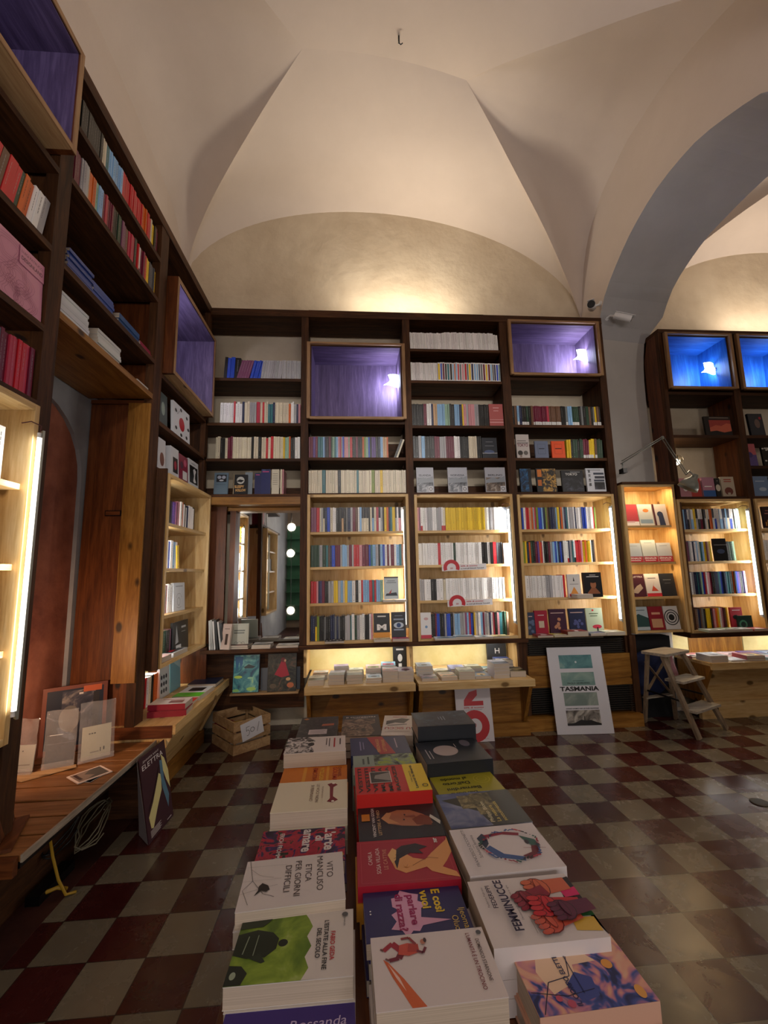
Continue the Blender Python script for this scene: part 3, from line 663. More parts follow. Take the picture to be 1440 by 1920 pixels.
def lshelf(y0, y1, z, th=.03, fam='dark', nm='shelf'):
    m = MB(); m.box(XL+.01, XF, y0, y1, z-th, z, fam); m.build(nm, ls)
lshelf(1.935, 2.868, 3.635); lshelf(1.935, 2.868, 3.325); lshelf(1.935, 2.868, 2.870, .03); lshelf(1.935, 2.868, 2.625, .035, 'amber', 'lower_shelf')
lshelf(.3, 1.847, 2.885); lshelf(.3, 1.847, 2.50); lshelf(.3, 1.847, 3.28); lshelf(.3, 1.847, 2.155)
lshelf(2.985, YF-.0, 2.830); lshelf(2.985, YF, 2.480); lshelf(2.985, YF, 2.150)
mb = MB(); mb.box(XL+.004, XL+.012, 2.0, YF, 2.63, ZT-.07, 'dark', axis=2); mb.box(XL+.004, XL+.012, .3, 1.9, 2.16, ZT-.07, 'dark', axis=2); mb.build('back_board', ls)
mb = MB(); mb.box(XF-.05, XF, YF-.03, YF-.002, .80, ZT-.07, 'dark', axis=2); mb.build('post', ls)
niche('violet lined box of the left wall above the white cover with a red disc', None, None, 3.01, 3.90, 2.845, 3.605, 'violet', (-1.74, -1.262))
niche('large violet lined box at the top left corner of the left wall', None, None, .90, 1.842, 3.345, 3.893, 'violet', (-1.74, -1.262))
shade_lamp('glowing curved glass lamp inside the violet box of the left wall', (-1.50, 3.045, 3.36), (0, 1, 0), 'cool_glow', 3.5, (.90, .87, 1), .05, .05)
lamp('wall_lamp_light', 'POINT', (-1.5, 1.1, 3.6), 1.2, (.6, .6, 1), .04)
cabinet('narrow pine cabinet with lit shelves on the left wall next to the mirror', ((-1.262, 3.035, 0), RY, NX), .90, .80, 2.118, SHZ, .40)
mb = MB(); mb.box(-1.36, -1.275, 3.005, 3.033, .80, 2.13, 'amber', axis=2); mb.build('side_post', ls)
mb = MB(); mb.box(-1.33, -1.262, 2.988, 3.003, .80, 2.14, 'dark', axis=2); mb.build('side_post', ls)
tube_light('white light tube hidden at the near edge of the left wall cabinet beside the mirror', (-1.315, 3.072, .93), (-1.315, 3.072, 1.97), (-.6, .8, 0), 10, .008)
cabinet('pine cabinet cut off at the left edge of the photo', ((-1.272, .86, 0), RY, NX), .93, .80, 2.105, [1.775, 1.46, 1.137], .42)
tube_light('long bright vertical light tube at the left edge of the photo', (-1.252, 1.770, .92), (-1.252, 1.770, 1.965), (-.6, -.8, 0), 3.2, .0065)
# far bay behind the arch niche: wooden side panel and post
pn = thing('side_panel', 'rust brown wooden panel closing the passage right of the arched niche', 'panel', (-1.5, 2.93, .42))
mb = MB(); mb.box(XL+.01, XF-.06, 2.905, 2.935, .42, 2.59, 'rust', axis=2); mb.build('panel_board', pn)
mb = MB(); mb.box(-1.475, -1.335, 2.855, 2.904, .76, 2.555, 'amber', axis=2); mb.build('front_post', pn)
mb = MB(); mb.box(XL+.02, -1.35, 2.88, 2.904, 2.56, 2.585, 'rust'); mb.build('top_batten', pn)
mb = MB(); mb.box(-1.60, -1.50, 2.895, 2.9045, 1.80, 1.835, 'black_plastic'); mb.box(-1.595, -1.505, 2.893, 2.8955, 1.805, 1.830, 'rust', axis=0); mb.build('slot_cover', pn)
cl_ = thing('niche_fill_lamp', 'small warm clip lamp hidden behind the left photo edge cabinet lighting the niche', 'lamp', (-1.60, 1.97, .95))  # unseen lamp added to give the niche its warm glow
mb = MB(); mb.lathe((-1.60, 1.95, .95), (0, 1, 0), [(0, .02), (.05, .04), (.06, .04)], 'black_plastic'); mb.build('lamp_shade', cl_)
lamp('niche_fill_light', 'SPOT', (-1.58, 2.03, .90), 15, (1, .60, .36), .04, None, (.02, 1, -.12), 130, .8)
# plank platform
pf = thing('plank_platform', 'low plank platform in front of the arched niche on the left', 'platform', (-1.46, 2.3, 0))
mb = MB(); n = 8
for k in range(n):
    ya = 1.79+k*(2.86-1.79)/n; yb = 1.79+(k+1)*(2.86-1.79)/n
    m2 = MB(); m2.box(XL+.01, -1.195, ya+.006, yb-.006, .396-.001*(k % 3), .4195-.0012*(k % 3), 'deck'); m2.build('plank', pf, .002)
mb = MB(); mb.box(XL+.01, -1.2, 1.80, 2.85, .372, .392, 'black_plastic'); mb.build('under_board', pf)  # black sheet added so the plank gaps look shaded
mb = MB(); mb.box(-1.194, -1.186, 1.79, 2.86, .397, .423, 'grey'); mb.build('edge_strip', pf)
mb = MB(); mb.box(XL+.02, -1.2, 1.765, 1.789, .36, .42, 'rust'); mb.build('end_board', pf)
for y in (1.9, 2.75):
    mb = MB(); mb.box(-1.72, -1.66, y, y+.05, 0, .394, 'dark'); mb.build('leg', pf)
mb = MB(); mb.box(-1.46, -1.445, 1.80, 2.86, .001, .394, 'dark', axis=1); mb.build('rear_shade_board', pf)  # dark board added in place of the shade under the platform
mb = MB(); mb.box(-1.44, -1.20, 2.845, 2.86, .001, .394, 'dark', axis=0); mb.build('end_shade_board', pf)  # dark end board, also added to stand for shade beneath the planks
mb = MB(); mb.box(XL, -1.285, -3.5, 2.86, .0, .0015, 'red_screed'); struct(mb.build('trim_1'))
mb = MB(); mb.box(-1.66, -1.285, 1.55, 1.765, .36, .385, 'grey'); tag(mb.build('stone_slab'), 'pale grey worn slab at the near end of the plank platform', 'slab')
mb = MB(); mb.box(-1.62, -1.34, 1.58, 1.74, .0016, .359, 'dark', axis=2); tag(mb.build('slab_support'), 'dark wooden block carrying the pale slab at the left edge', 'block')
# pine counter on the left wall
c3 = thing('display_counter', 'pale pine counter with standing and stacked books along the left wall', 'counter', (-1.2, 2.87, 0))
mb = MB(); mb.box(XL+.01, -1.10, 2.872, 4.02, .474, .50, 'pine'); mb.build('counter_top', c3)
mb = MB(); mb.box(-1.10, -1.082, 2.866, 4.03, .448, .504, 'pine'); mb.build('front_lip', c3)
mb = MB(); mb.box(XL+.02, -1.10, 2.864, 2.871, .43, .50, 'rust'); mb.build('end_board', c3)
mb = MB(); mb.prism([(-1.11, 2.90, .473), (-1.11, 4.0, .473), (-1.30, 4.0, .11), (-1.30, 2.90, .11)], (-.02, 0, 0), 'pine_y'); mb.build('front_panel', c3)
mb = MB(); mb.box(-1.33, -1.27, 2.90, 4.0, 0, .105, 'amber'); mb.build('base_board', c3)
for y in (2.875, 3.95):
    mb = MB(); mb.prism([(XL+.02, y, .473), (-1.105, y, .473), (-1.105, y, .43), (-1.28, y, .11), (XL+.02, y, .11)], (0, .025, 0), 'pine_z'); mb.build('bracket', c3)
mb = MB(); mb.box(XL+.02, -1.25, 3.92, 3.945, .502, .79, 'rust', axis=2); mb.build('alcove_side', c3)
mb = MB(); mb.box(XL+.012, XL+.024, 2.95, 3.92, .502, .79, 'alcove_plaster'); mb.build('alcove_back', c3)
tube_light('light strip under the left wall cabinet shining on the pine counter', (-1.55, 3.06, .785), (-1.55, 3.85, .785), (.15, 0, -1), 4, .006)

# ============================================================ RIGHT PART: narrow cabinet, second room
nc = thing('narrow_cabinet', 'narrow amber pine cabinet of front facing books above the step ladder', 'cabinet', (2.63, 3.93, .79))
mb = MB(); mb.box(2.615, 2.64, 3.91, 4.19, .79, 2.20, 'pine'); mb.build('side_board', nc)
mb = MB(); mb.box(3.13, 3.155, 3.91, 4.19, .79, 2.20, 'pine'); mb.build('side_board', nc)
mb = MB(); mb.box(2.64, 3.13, 3.91, 4.19, 2.175, 2.20, 'pine'); mb.build('top_board', nc)
mb = MB(); mb.box(2.64, 3.13, 4.165, 4.19, .79, 2.175, 'pine', axis=2); mb.build('back_board', nc)
NSH = [1.800, 1.447, 1.121, .812]
for z in NSH: mb = MB(); mb.box(2.64, 3.10, 3.93, 4.165, z-.02, z, 'pine'); mb.build('shelf', nc)
lamp('narrow_cabinet_strip', 'AREA', (2.88, 3.935, 2.165), 2.6, (1, .70, .36), .4, .02, (0, .25, -1))
lamp('narrow_cabinet_strip', 'AREA', (2.88, 3.95, 1.775), 1.6, (1, .70, .36), .4, .02, (0, .25, -1))
lamp('narrow_cabinet_strip', 'AREA', (2.88, 3.95, 1.42), 1.0, (1, .70, .36), .4, .02, (0, .25, -1))
mb = MB(); mb.box(2.62, 3.18, 3.90, 4.2, 2.201, 2.225, 'dark'); tag(mb.build('cap_board'), 'thin dark board lying on top of the narrow amber cabinet', 'board')
rs = thing('tall_bookcase', 'dark brown bookcase in the second room seen through the arch', 'bookcase', (3.9, YF, 0))
X5 = [(3.205, 3.245), (3.965, 4.035), (4.76, 4.83), (5.55, 5.62)]; ZR = 3.82
mb = MB(); mb.box(3.205, 6.3, YF-.005, YW-.03, ZR, ZR+.04, 'dark'); mb.build('top_board', rs)
for k, (a, b) in enumerate(X5):
    mb = MB(); mb.box(a, b, YF, YF+.05, .74, ZR, 'dark'); mb.build('post', rs)
    mb = MB(); x_ = a if k == 0 else (a+b)/2-.015
    if k == 0: mb.prism([(a, YF+.05, .8), (a, 4.19, .8), (a, 4.19, 3.6), (a, 4.12, ZR), (a, YF+.05, ZR)], (.03, 0, 0), 'rust_z')
    else: mb.box(x_, x_+.03, YF+.05, YW-.03, .74, ZR, 'rust' if k == 1 else 'dark', axis=2)
    mb.build('divider', rs)
for x0, x1 in ((3.245, 3.965), (4.035, 4.76), (4.83, 5.55)):
    for z in (3.18, 2.72, 2.085) + (() if x0 < 4 else (2.40,)):
        if x0 > 4 and z == 2.085: z = 2.085
        mb = MB(); mb.box(x0, x1, YF+.012, YW-.03, z-.03, z, 'dark'); mb.build('shelf', rs)
niche('blue lined box with a lamp just right of the arch pier', 3.247, 3.963, 3.925, 4.31, 3.195, 3.80, 'blue')
niche('blue lined box with a lamp at the right edge of the photo', 4.037, 4.758, 3.925, 4.31, 3.195, 3.80, 'blue')
shade_lamp('glowing curved glass lamp inside the blue box beside the arch pier', (3.93, 4.10, 3.50), (-1, 0, 0), 'blue_shade_glow', 4, (.5, .72, 1))
shade_lamp('glowing curved glass lamp inside the blue box at the right photo edge', (4.72, 4.10, 3.50), (-1, 0, 0), 'blue_shade_glow', 4, (.5, .72, 1))
cabinet('lit pine cabinet in the second room just right of the step ladder', ((3.185, 3.93, 0), R_, N_), .775, .775, 2.055, [1.760, 1.447, 1.130], .34)
cabinet('lit pine cabinet cut by the right edge of the photo', ((4.005, 3.93, 0), R_, N_), .775, .775, 2.055, [1.760, 1.447, 1.130], .34)
tube_light('bright vertical light tube of the cabinet right of the step ladder', (3.902, 3.925, .93), (3.902, 3.925, 1.93), (-.8, .6, 0), 9)
tube_light('vertical light tube of the cabinet beyond the right photo edge', (4.72, 3.945, .93), (4.72, 3.945, 1.93), (-.8, .6, 0), 8)
mb = MB(); mb.box(3.16, 4.8, YF-.03, YF+.2, .735, .773, 'dark'); mb.build('lower_rail', rs)
c5 = thing('display_counter', 'pine counter covered with books right of the step ladder', 'counter', (3.14, 3.77, 0))
mb = MB(); mb.box(3.21, 4.9, 3.788, YW-.02, .504, .530, 'pine'); mb.build('counter_top', c5)
mb = MB(); mb.box(3.205, 4.9, 3.77, 3.79, .476, .534, 'pine'); mb.build('front_lip', c5)
mb = MB(); mb.box(3.215, 4.9, 4.0, 4.02, .13, .504, 'pine', axis=0); mb.build('front_panel', c5)
mb = MB(); mb.box(3.215, 4.9, 3.96, 4.0, .0, .15, 'pine'); mb.lathe((3.36, 3.962, .085), (0, -1, 0), [(0, .022), (.003, .022)], 'black_plastic', 16); mb.build('base_board', c5)
for x in (3.212, 4.05, 4.84): mb = MB(); mb.prism([(x, 4.2, .504), (x, 3.80, .504), (x, 3.81, .46), (x, 3.965, .15), (x, 4.2, .15)], (.03, 0, 0), 'amber_z'); mb.build('bracket', c5)
mb = MB(); mb.box(3.19, 3.42, YW-.05, YW-.02, .532, .735, 'alcove_plaster'); mb.build('alcove_back', c5)
mb = MB(); mb.box(3.42, 4.0, YW-.06, YW-.02, .532, .735, 'amber', axis=2); mb.build('alcove_board', c5)
mb = MB(); mb.box(4.02, 4.8, YW-.05, YW-.02, .532, .735, 'alcove_plaster'); mb.build('alcove_back', c5)
tube_light('light strip under the cabinet in the second room shining on the counter', (3.25, 4.06, .728), (3.95, 4.06, .728), (0, .25, -1), 3, .006)
tube_light('light strip under the cabinet at the right photo edge', (4.1, 4.06, .728), (4.7, 4.06, .728), (0, .25, -1), 3, .006)
# things kept under the narrow cabinet
MB_ = MB(); MB_.box(2.68, 3.06, 4.07, 4.19, .001, .74, 'dark_cloth'); tag(MB_.build('storage_box'), 'tall black box standing in the recess behind the step ladder', 'box')
mb = MB(); mb.lathe((2.79, 4.065, .40), (0, -1, 0), [(0, .0005), (.001, .20), (.02, .215), (.04, .19), (.045, .0005)], 'navy_cloth', 30); o = mb.build('round_cushion'); tag(o, 'round navy blue cushion tucked behind the step ladder', 'cushion')
mb = MB(); mb.tube([(3.03, 4.04, .60), (3.01, 4.03, .50), (3.04, 4.03, .40), (3.0, 4.04, .30)], [.015, .03, .035, .015], 'pink_cloth', 10); tag(mb.build('cloth_bundle'), 'crumpled pink cloth hanging in the recess behind the step ladder', 'cloth')
# step ladder
A, B, Cc, D = Vector((2.57, 3.77, 0)), Vector((2.635, 3.585, 0)), Vector((2.965, 3.735, 0)), Vector((2.90, 3.93, 0)); HT = .665
wv = (Cc-B).normalized(); dv = (B-A).normalized(); dv = (dv-wv*dv.dot(wv)).normalized(); zv = Vector((0, 0, 1)); ctr = (A+B+Cc+D)/4
ld = thing('step_ladder', 'weathered wooden two step ladder standing before the narrow cabinet', 'ladder', (ctr.x, ctr.y, 0))
mb = MB(); mb.obox(ctr+zv*(HT-.012), wv*.185, dv*.105, zv*.012, 'grey_x'); mb.build('top_step', ld, .002)
fl = [ctr-wv*.150+dv*.06+zv*(HT-.024), ctr+wv*.150+dv*.06+zv*(HT-.024)]; ff = [Vector((2.81, 3.52, .0)), Vector((3.21, 3.70, .0))]
rl = [ctr-wv*.150-dv*.07+zv*(HT-.024), ctr+wv*.150-dv*.07+zv*(HT-.024)]; rf = [Vector((2.655, 3.96, 0)), Vector((2.985, 4.0, 0))]
for a, b in zip(fl, ff): mb = MB(); mb.beam(a, b+zv*.004, .024, .048, 'ladder_z', wv); mb.build('front_rail', ld)
for a, b in zip(rl, rf): mb = MB(); mb.beam(a, b+zv*.004, .022, .036, 'ladder_z', wv); mb.build('rear_leg', ld)
for k, z in enumerate((.44, .215)):
    t = (HT-.024-z)/(HT-.024); a, b = fl[0].lerp(ff[0], t), fl[1].lerp(ff[1], t); c = (a+b)/2; wd = (b-a)
    mb = MB(); mb.obox(c, wd*.5, dv*.075, zv*.010, 'grey_x'); mb.build('step', ld, .002)
t1, t2 = .12, .62; g = lambda i, t: rl[i].lerp(rf[i], t)
for a, b in ((g(0, t1), g(1, t2)), (g(1, t1), g(0, t2))): mb = MB(); mb.beam(a-dv*.015, b-dv*.015, .008, .022, 'ladder_z', dv); mb.build('cross_brace', ld)
mb = MB(); mb.beam(g(0, .64)-dv*.012, g(1, .64)-dv*.012, .05, .012, 'grey_x', zv); mb.build('rear_bar', ld)
for i in (0, 1): mb = MB(); mb.beam(g(i, .52), fl[i].lerp(ff[i], .56), .006, .014, 'black_plastic', zv); mb.build('side_strut', ld)
# posters
def board(name, label, cat, bl, br, tl, th, items, col='e6e4e6', fold=False):
    bl, br, tl = Vector(bl), Vector(br), Vector(tl); r = (br-bl); W = r.length; r.normalize(); u = tl-bl; u = (u-r*u.dot(r)); H = u.length; u.normalize(); n = r.cross(u)
    mb = MB(); P = [bl, br, br+u*H, bl+u*H]; mb.prism([p for p in P][::-1], -n*th, 'printed_matt', colr(col)); ob = mb.build(name, None, loc=bl); tag(ob, label, cat)
    art(bl, r, u, items(W, H), title='lettering', pic='picture', parent=ob, base=.0003); return ob
blotch('sea_teal', [(.35, '3d6c74'), (.55, '5f8f90'), (.75, 'a9b8a8')], 4, 1.5); blotch('sea_pale', [(.35, '6f8f88'), (.55, '8fa79c'), (.75, 'c9bfae')], 4, 1.5); blotch('sea_grey', [(.35, '6f7f78'), (.6, '9aa498')], 5)
blotch('surf', [(.35, '4a443e'), (.5, '8a847c'), (.65, 'b8b2a8')], 9, 2)
def tasmania(W, H):
    it = []; x0, x1 = .20*W, .80*W
    it += [('tex', x0, .745*H, x1, .905*H, 'sea_teal'), ('tex', x0, .545*H, x1, .70*H, 'sea_pale'), ('tex', x0, .315*H, x1, .465*H, 'sea_grey'), ('tex', x0, .095*H, x1, .265*H, 'surf')]
    it += [('poly', [(x0, .095*H), (x1, .095*H), (x1, .115*H), (.72*W, .13*H), (.62*W, .155*H), (.55*W, .15*H), (.45*W, .16*H), (.33*W, .125*H), (x0, .12*H)], '1c1a1a'), ('rect', .508*W, .155*H, .522*W, .20*H, '15130f'),
           ('ell', .5*W, .82*H, .018*W, .013*H, 'c8d4d4'), ('rect', .40*W, .598*H, .60*W, .601*H, 'k'),
           ('text', 'PAOLO GIORDANO', .5*W, .565*H, .016*H, 'k', .40*W, 'c', .015), ('text', 'TASMANIA', .5*W, .485*H, .048*H, 'k', .70*W, 'c', .035), ('text', 'OGNI UOMO HA LE SUE NUVOLE', .5*W, .277*H, .014*H, 'k', .58*W, 'c', .02)]
    return it
board('poster_board', 'white poster board with four sea pictures leaning on the radiator cover', 'poster', (1.733, 3.765, .002), (2.222, 3.735, .002), (1.705, 3.885, .70), .006, tasmania, 'cfcdd2')
def twenty(W, H):
    R = 'b5101c'
    return [('poly', [(.23*W, .62*H), (.78*W, .62*H), (.78*W, .70*H), (.46*W, .70*H), (.62*W, .80*H), (.62*W, .9*H), (.40*W, .86*H), (.24*W, .72*H)], R), ('ring', .5*W, .27*H, .19*W, .40*W, R), ('text', '20% di sconto', .5*W, .575*H, .028*H, R, .56*W, 'c', .02),
            ('text', 'su tutti gli Einaudi Tascabili', .5*W, .545*H, .013*H, 'k', .46*W, 'c'), ('ring', .5*W, .29*H, .022*W, .035*W, R), ('text', 'ET', .5*W, .25*H, .022*H, R, .06*W, 'c', .03), ('text', 'einaudi tascabili', .70*W, .045*H, .01*H, R, .3*W, 'c')]
board('discount_board', 'white board with a big red 20 standing under the counter front', 'sign', (.86, 3.70, .002), (1.165, 3.70, .002), (.86, 3.775, .44), .005, twenty, 'd6d0d4')
# ============================================================ THINGS ON THE LEFT
def elettra(W, H):
    return [('poly', [(.10*W, .28*H), (.30*W, .40*H), (.62*W, .66*H), (.70*W, .62*H), (.66*W, .44*H), (.45*W, .30*H), (.22*W, .12*H), (.14*W, .14*H)], 'e4dc9a'),
            ('poly', [(.78*W, .86*H), (.90*W, .78*H), (1.0*W, .60*H), (1.0*W, .36*H), (.88*W, .50*H), (.80*W, .64*H)], 'e4dc9a'), ('poly', [(.70*W, .80*H), (.80*W, .78*H), (.80*W, .55*H), (.92*W, .30*H), (.84*W, .16*H), (.70*W, .45*H), (.68*W, .60*H)], '5c86a0'),
            ('line', [(.12*W, .34*H), (.40*W, .52*H), (.66*W, .74*H)], .03*W, '241018'), ('text', 'JENNIFER SAINT', .10*W, .925*H, .022*H, 'e6dede', .62*W), ('text', 'ELETTRA', .06*W, .84*H, .062*H, 'f0ecec', .80*W, 'l', .0)] + \
           [('rect', .10*W, (.11-.014*k)*H, (.50-.05*(k % 2))*W, (.116-.014*k)*H, 'd8d0d0') for k in range(6)] + [('rect', .72*W, .03*H, .90*W, .04*H, 'd8d0d0')]
el = board('display_stand', 'dark red and pale yellow cardboard display standing on the tiles beside the platform', 'sign', (-1.078, 2.57, .002), (-1.068, 2.86, .002), (-1.155, 2.56, .425), .004, elettra, '3a0f1e')
mb = MB(); mb.prism([(-1.084, 2.572, .003), (-1.160, 2.563, .42), (-1.185, 2.62, .42), (-1.175, 2.67, .003)], (0, -.003, 0), 'printed_matt', srgb('8a7f80')); mb.build('side_wing', el)
# crate
cf, cr_, cl = Vector((-.938, 3.665, 0)), Vector((-.692, 3.872, 0)), Vector((-1.215, 3.965, 0)); cu = cr_-cf; cwid = cu.length; cu.normalize(); cvv = Vector((-cu.y, cu.x, 0)); cdep = .40
ct = thing('wooden_crate', 'slatted wooden crate of discounted books on the floor beneath the picture ledge', 'crate', (cf+cu*cwid/2+cvv*cdep/2))
HZ = .245
for k, (z0, z1) in enumerate(((.0, .07), (.087, .157), (.174, HZ))):
    for nm, o_, e_, ln in (('slat', cf, cu, cwid), ('slat', cf+cvv*(cdep-.012), cu, cwid), ('slat', cf+cvv*.012, cvv, cdep-.024), ('slat', cf+cu*(cwid-.012)+cvv*.012, cvv, cdep-.024)):
        th = cvv if e_ is cu else cu; mb = MB(); mb.obox(o_+e_*ln/2+th*.006+zv*((z0+z1)/2+.001), e_*ln/2, th*.0058, zv*(z1-z0)/2, 'crate_x'); mb.build(nm, ct)
for a, b in ((.02, .02), (cwid-.02, .02), (.02, cdep-.02), (cwid-.02, cdep-.02)): mb = MB(); mb.obox(cf+cu*a+cvv*b+zv*(HZ/2), cu*.0075, cvv*.0075, zv*(HZ/2-.004), 'crate_z'); mb.build('corner_post', ct)
mb = MB(); mb.obox(cf+cu*cwid/2+cvv*cdep/2+zv*.006, cu*(cwid/2-.013), cvv*(cdep/2-.013), zv*.005, 'crate_x'); mb.build('bottom_board', ct)
mb = MB(); sc_ = cf+cu*.20+zv*.175-cvv*.006
pa = lambda x, y: sc_+cu*x*.98+(zv*.98+cvv*-.0)*y
def sheet(ox, oy, ang, W, H):
    c_, s_ = math.cos(ang), math.sin(ang); r = cu*c_+zv*s_; u = zv*c_-cu*s_; return cf-cvv*.004+cu*ox+zv*oy, r, u
o_, r_, u_ = sheet(.075, .085, .19, .2, .15); mb.prism([o_, o_+r_*.19, o_+r_*.19+u_*.135, o_+u_*.135], -cvv*.0006, 'paper'); ps = mb.build('price_sign', None, loc=o_); tag(ps, 'white paper sign reading 50 percent on the crate front', 'sign')
art(o_-cvv*.0008, r_, u_, [('line', [(.075, .095), (.047, .098), (.044, .068), (.058, .074), (.068, .060), (.066, .042), (.052, .030), (.042, .034)], .003, 'k'), ('ring', .095, .062, .015, .0185, 'k'), ('line', [(.132, .030), (.160, .098)], .003, 'k')], pic='lettering', parent=ps)
rc = random.Random(3)
for k, (a, b, z, an, c, lb) in enumerate(((.09, .12, .10, .3, '8f6f66', 'pinkish paperback with a busy cover lying at the front in the crate'), (.20, .12, .125, 1.0, 'b8908a', 'rose coloured book lying on the right inside the crate'), (.12, .25, .13, .1, 'b08a3c', 'ochre book leaning in the middle of the crate'),
                                   (.22, .27, .11, .7, '3a2620', 'dark brown book lying at the back right inside the crate'), (.10, .33, .15, 1.3, '7a1c2a', 'dark red book lying at the back left inside the crate'))):
    c0 = cf+cu*a+cvv*b; r = Vector((math.cos(an), math.sin(an), .10)).normalized(); u = Vector((-math.sin(an), math.cos(an), .25)).normalized(); nn = r.cross(u).normalized(); u = nn.cross(r)
    bookobj(lb, c0+zv*z-r*.06-u*.08-nn*.02, r, u, nn, .12, .165, .022, c, 'discounted books in the crate', items=gen(.12, .165, 'k', jit(colr(c), .5), k % 4, seed=k))
mb = MB(); mb.obox(cf+cu*cwid/2+cvv*cdep/2+zv*.045, cu*(cwid/2-.04), cvv*(cdep/2-.04), zv*.033, 'pages'); tag(mb.build('paper_bundle'), 'bundle of paper filling the bottom of the wooden crate', 'paper')
# picture books under the mirror
blotch('pond_picture', [(.3, '123a5c'), (.45, '2f7a86'), (.6, '6fb0a8'), (.75, 'b9d88a')], 9, 1.6); blotch('night_garden', [(.35, '14181a'), (.55, '3a3a30'), (.7, '6a4a3a'), (.8, 'c08060')], 14, 2)
pb = faceout('large blue green picture book with a pond scene on the ledge under the mirror', -1.045, 3.99, .388, .225, .315, .012, '123044', [('tex', .004, .004, .221, .311, 'pond_picture'), ('poly', [(.01, .30), (.03, .17), (.05, .26), (.06, .20), (.08, .24), (.08, .30)], '1c5a86'), ('ell', .045, .13, .035, .012, 'b0cc50'), ('ell', .16, .03, .04, .015, '9cc868'), ('ell', .03, .02, .028, .012, '8cc070'), ('poly', [(.09, .21), (.13, .235), (.19, .215), (.17, .20), (.1, .2)], '16303c'), ('ell', .15, .12, .025, .008, '90c8a8')], .12, hard=True, group='picture books under the mirror')
pb = faceout('large dark picture book with a red cloaked girl on the ledge under the mirror', -.748, 3.99, .388, .25, .315, .012, '15181a', [('tex', .004, .004, .246, .311, 'night_garden'), ('poly', [(.06, .14), (.10, .21), (.115, .25), (.15, .25), (.165, .20), (.19, .13), (.12, .115)], 'a01830'), ('ell', .132, .262, .02, .02, '6a2028'), ('ell', .15, .255, .009, .011, 'd0a080'), ('ell', .05, .045, .03, .02, '5c5040'), ('ell', .20, .05, .03, .022, 'b86840'), ('ell', .18, .10, .02, .014, 'c8a070')], .12, hard=True, group='picture books under the mirror')
faceout('plain grey hardback between the two picture books under the mirror', -.815, 4.045, .388, .10, .19, .012, '5a5f66', None, .05, hard=True)
faceout('plain grey hardback right of the red cloaked girl picture book', -.500, 4.045, .388, .03, .19, .012, '4a4f58', None, .05, hard=True)
# art print in orange frame and bagged booklets on the platform
r = thing('framed_print', 'framed cloud print in an orange frame leaning in the arched niche', 'picture', (-1.66, 2.80, .42))
bl, br = Vector((-1.735, 2.665, .422)), Vector((-1.475, 2.835, .422)); rr_ = (br-bl).normalized(); nn = Vector((rr_.y, -rr_.x, 0)); uu = (zv-nn*.08).normalized(); WW, HH = (br-bl).length, .36
mb = MB(); mb.prism([bl, br, br+uu*HH, bl+uu*HH][::-1], -nn*.01, 'printed', srgb('743a20')); mb.build('frame', r)
blotch('cloud_print', [(.35, '16141e'), (.5, '3a3640'), (.62, '8a8078'), (.75, 'b8a898')], 7, 1.5)
art(bl, rr_, uu, [('rect', .02, .03, WW-.02, HH-.02, '171622'), ('tex', .09, .05, .25, HH-.03, 'cloud_print'), ('ell', .13, .18, .05, .07, '6f6860'), ('rect', .19, HH-.045, WW-.03, HH-.012, 'c05a28'), ('rect', .17, HH-.055, .19, HH-.045, 'd8d0c8'), ('rect', WW-.07, .10, WW-.04, HH-.05, '2a2018')], pic='print', parent=r)
def bag(label, p, ang, W, H, bw, bh, col, dots):
    p = Vector(p); r = Vector((math.cos(ang), math.sin(ang), 0)); n = Vector((r.y, -r.x, 0)); u = (zv-n*.10).normalized(); t = thing('bagged_booklet', label, 'booklet', p, 'bagged booklets on the platform')
    mb = MB(); o2 = p+r*(W-bw)/2+u*.006; mb.prism([o2, o2+r*bw, o2+r*bw+u*bh, o2+u*bh][::-1], -n*.006, 'printed_matt', srgb(col)); bk = mb.build('booklet', t); art(o2, r, u, dots, pic='printing', parent=bk)
    mb = MB(); rr = random.Random(int(H*1000))
    def fn(a, b_): return p+r*(W*a)+u*(H*b_)+n*(.006+.006*math.sin(a*7+b_*9)*b_+.004*math.sin(b_*23+a*5)*b_*b_+.003)
    mb.grid(fn, 14, 18, 'clear_film'); mb.build('clear_bag', t)
    # clear stand lip
    mb = MB(); mb.prism([p+n*.02, p+r*W+n*.02, p+r*W+n*.02+zv*.03, p+n*.02+zv*.03], n*.002, 'clear_film'); mb.build('stand_lip', t)
bag('grey booklet in a crinkled clear bag, right one of three on the platform', (-1.468, 2.565, .425), .62, .165, .30, .135, .165, 'a8a58f', [('rect', .03+.012*k, .125, .038+.012*k, .131, 'k') for k in range(3)] + [('rect', .085, .03, .089, .05, 'k'), ('rect', .10, .035, .106, .052, 'k'), ('rect', .04, .03, .08, .036, '80786a')])
bag('black booklet in a clear bag, middle one of three on the platform', (-1.612, 2.515, .425), .38, .14, .28, .125, .15, '17131e', [('rect', .0, .105, .125, .107, '4a4450'), ('rect', .012, .148, .07, .1505, 'w')] + [('rect', .098, .115+.009*k, .101, .118+.009*k, 'g') for k in range(4)])
bag('grey booklet in a clear bag, left one of three on the platform', (-1.742, 2.475, .425), .02, .115, .26, .10, .125, '96958a', [('rect', .04, .095, .046, .100, 'k'), ('rect', .02, .03, .085, .035, '6a645a')])
mb = MB(); mb.prism([(-1.74, 2.44, .421), (-1.62, 2.385, .421), (-1.45, 2.53, .421), (-1.47, 2.56, .421), (-1.62, 2.49, .421), (-1.74, 2.47, .421)], (0, 0, .004), 'crate_x'); tag(mb.build('base_strip'), 'thin pale wooden strip carrying the bagged booklets on the platform', 'strip')
c0 = Vector((-1.424, 2.408, .421)); cr1 = (Vector((-1.272, 2.289, .421))-c0).normalized(); cn1 = Vector((-cr1.y, cr1.x, 0))
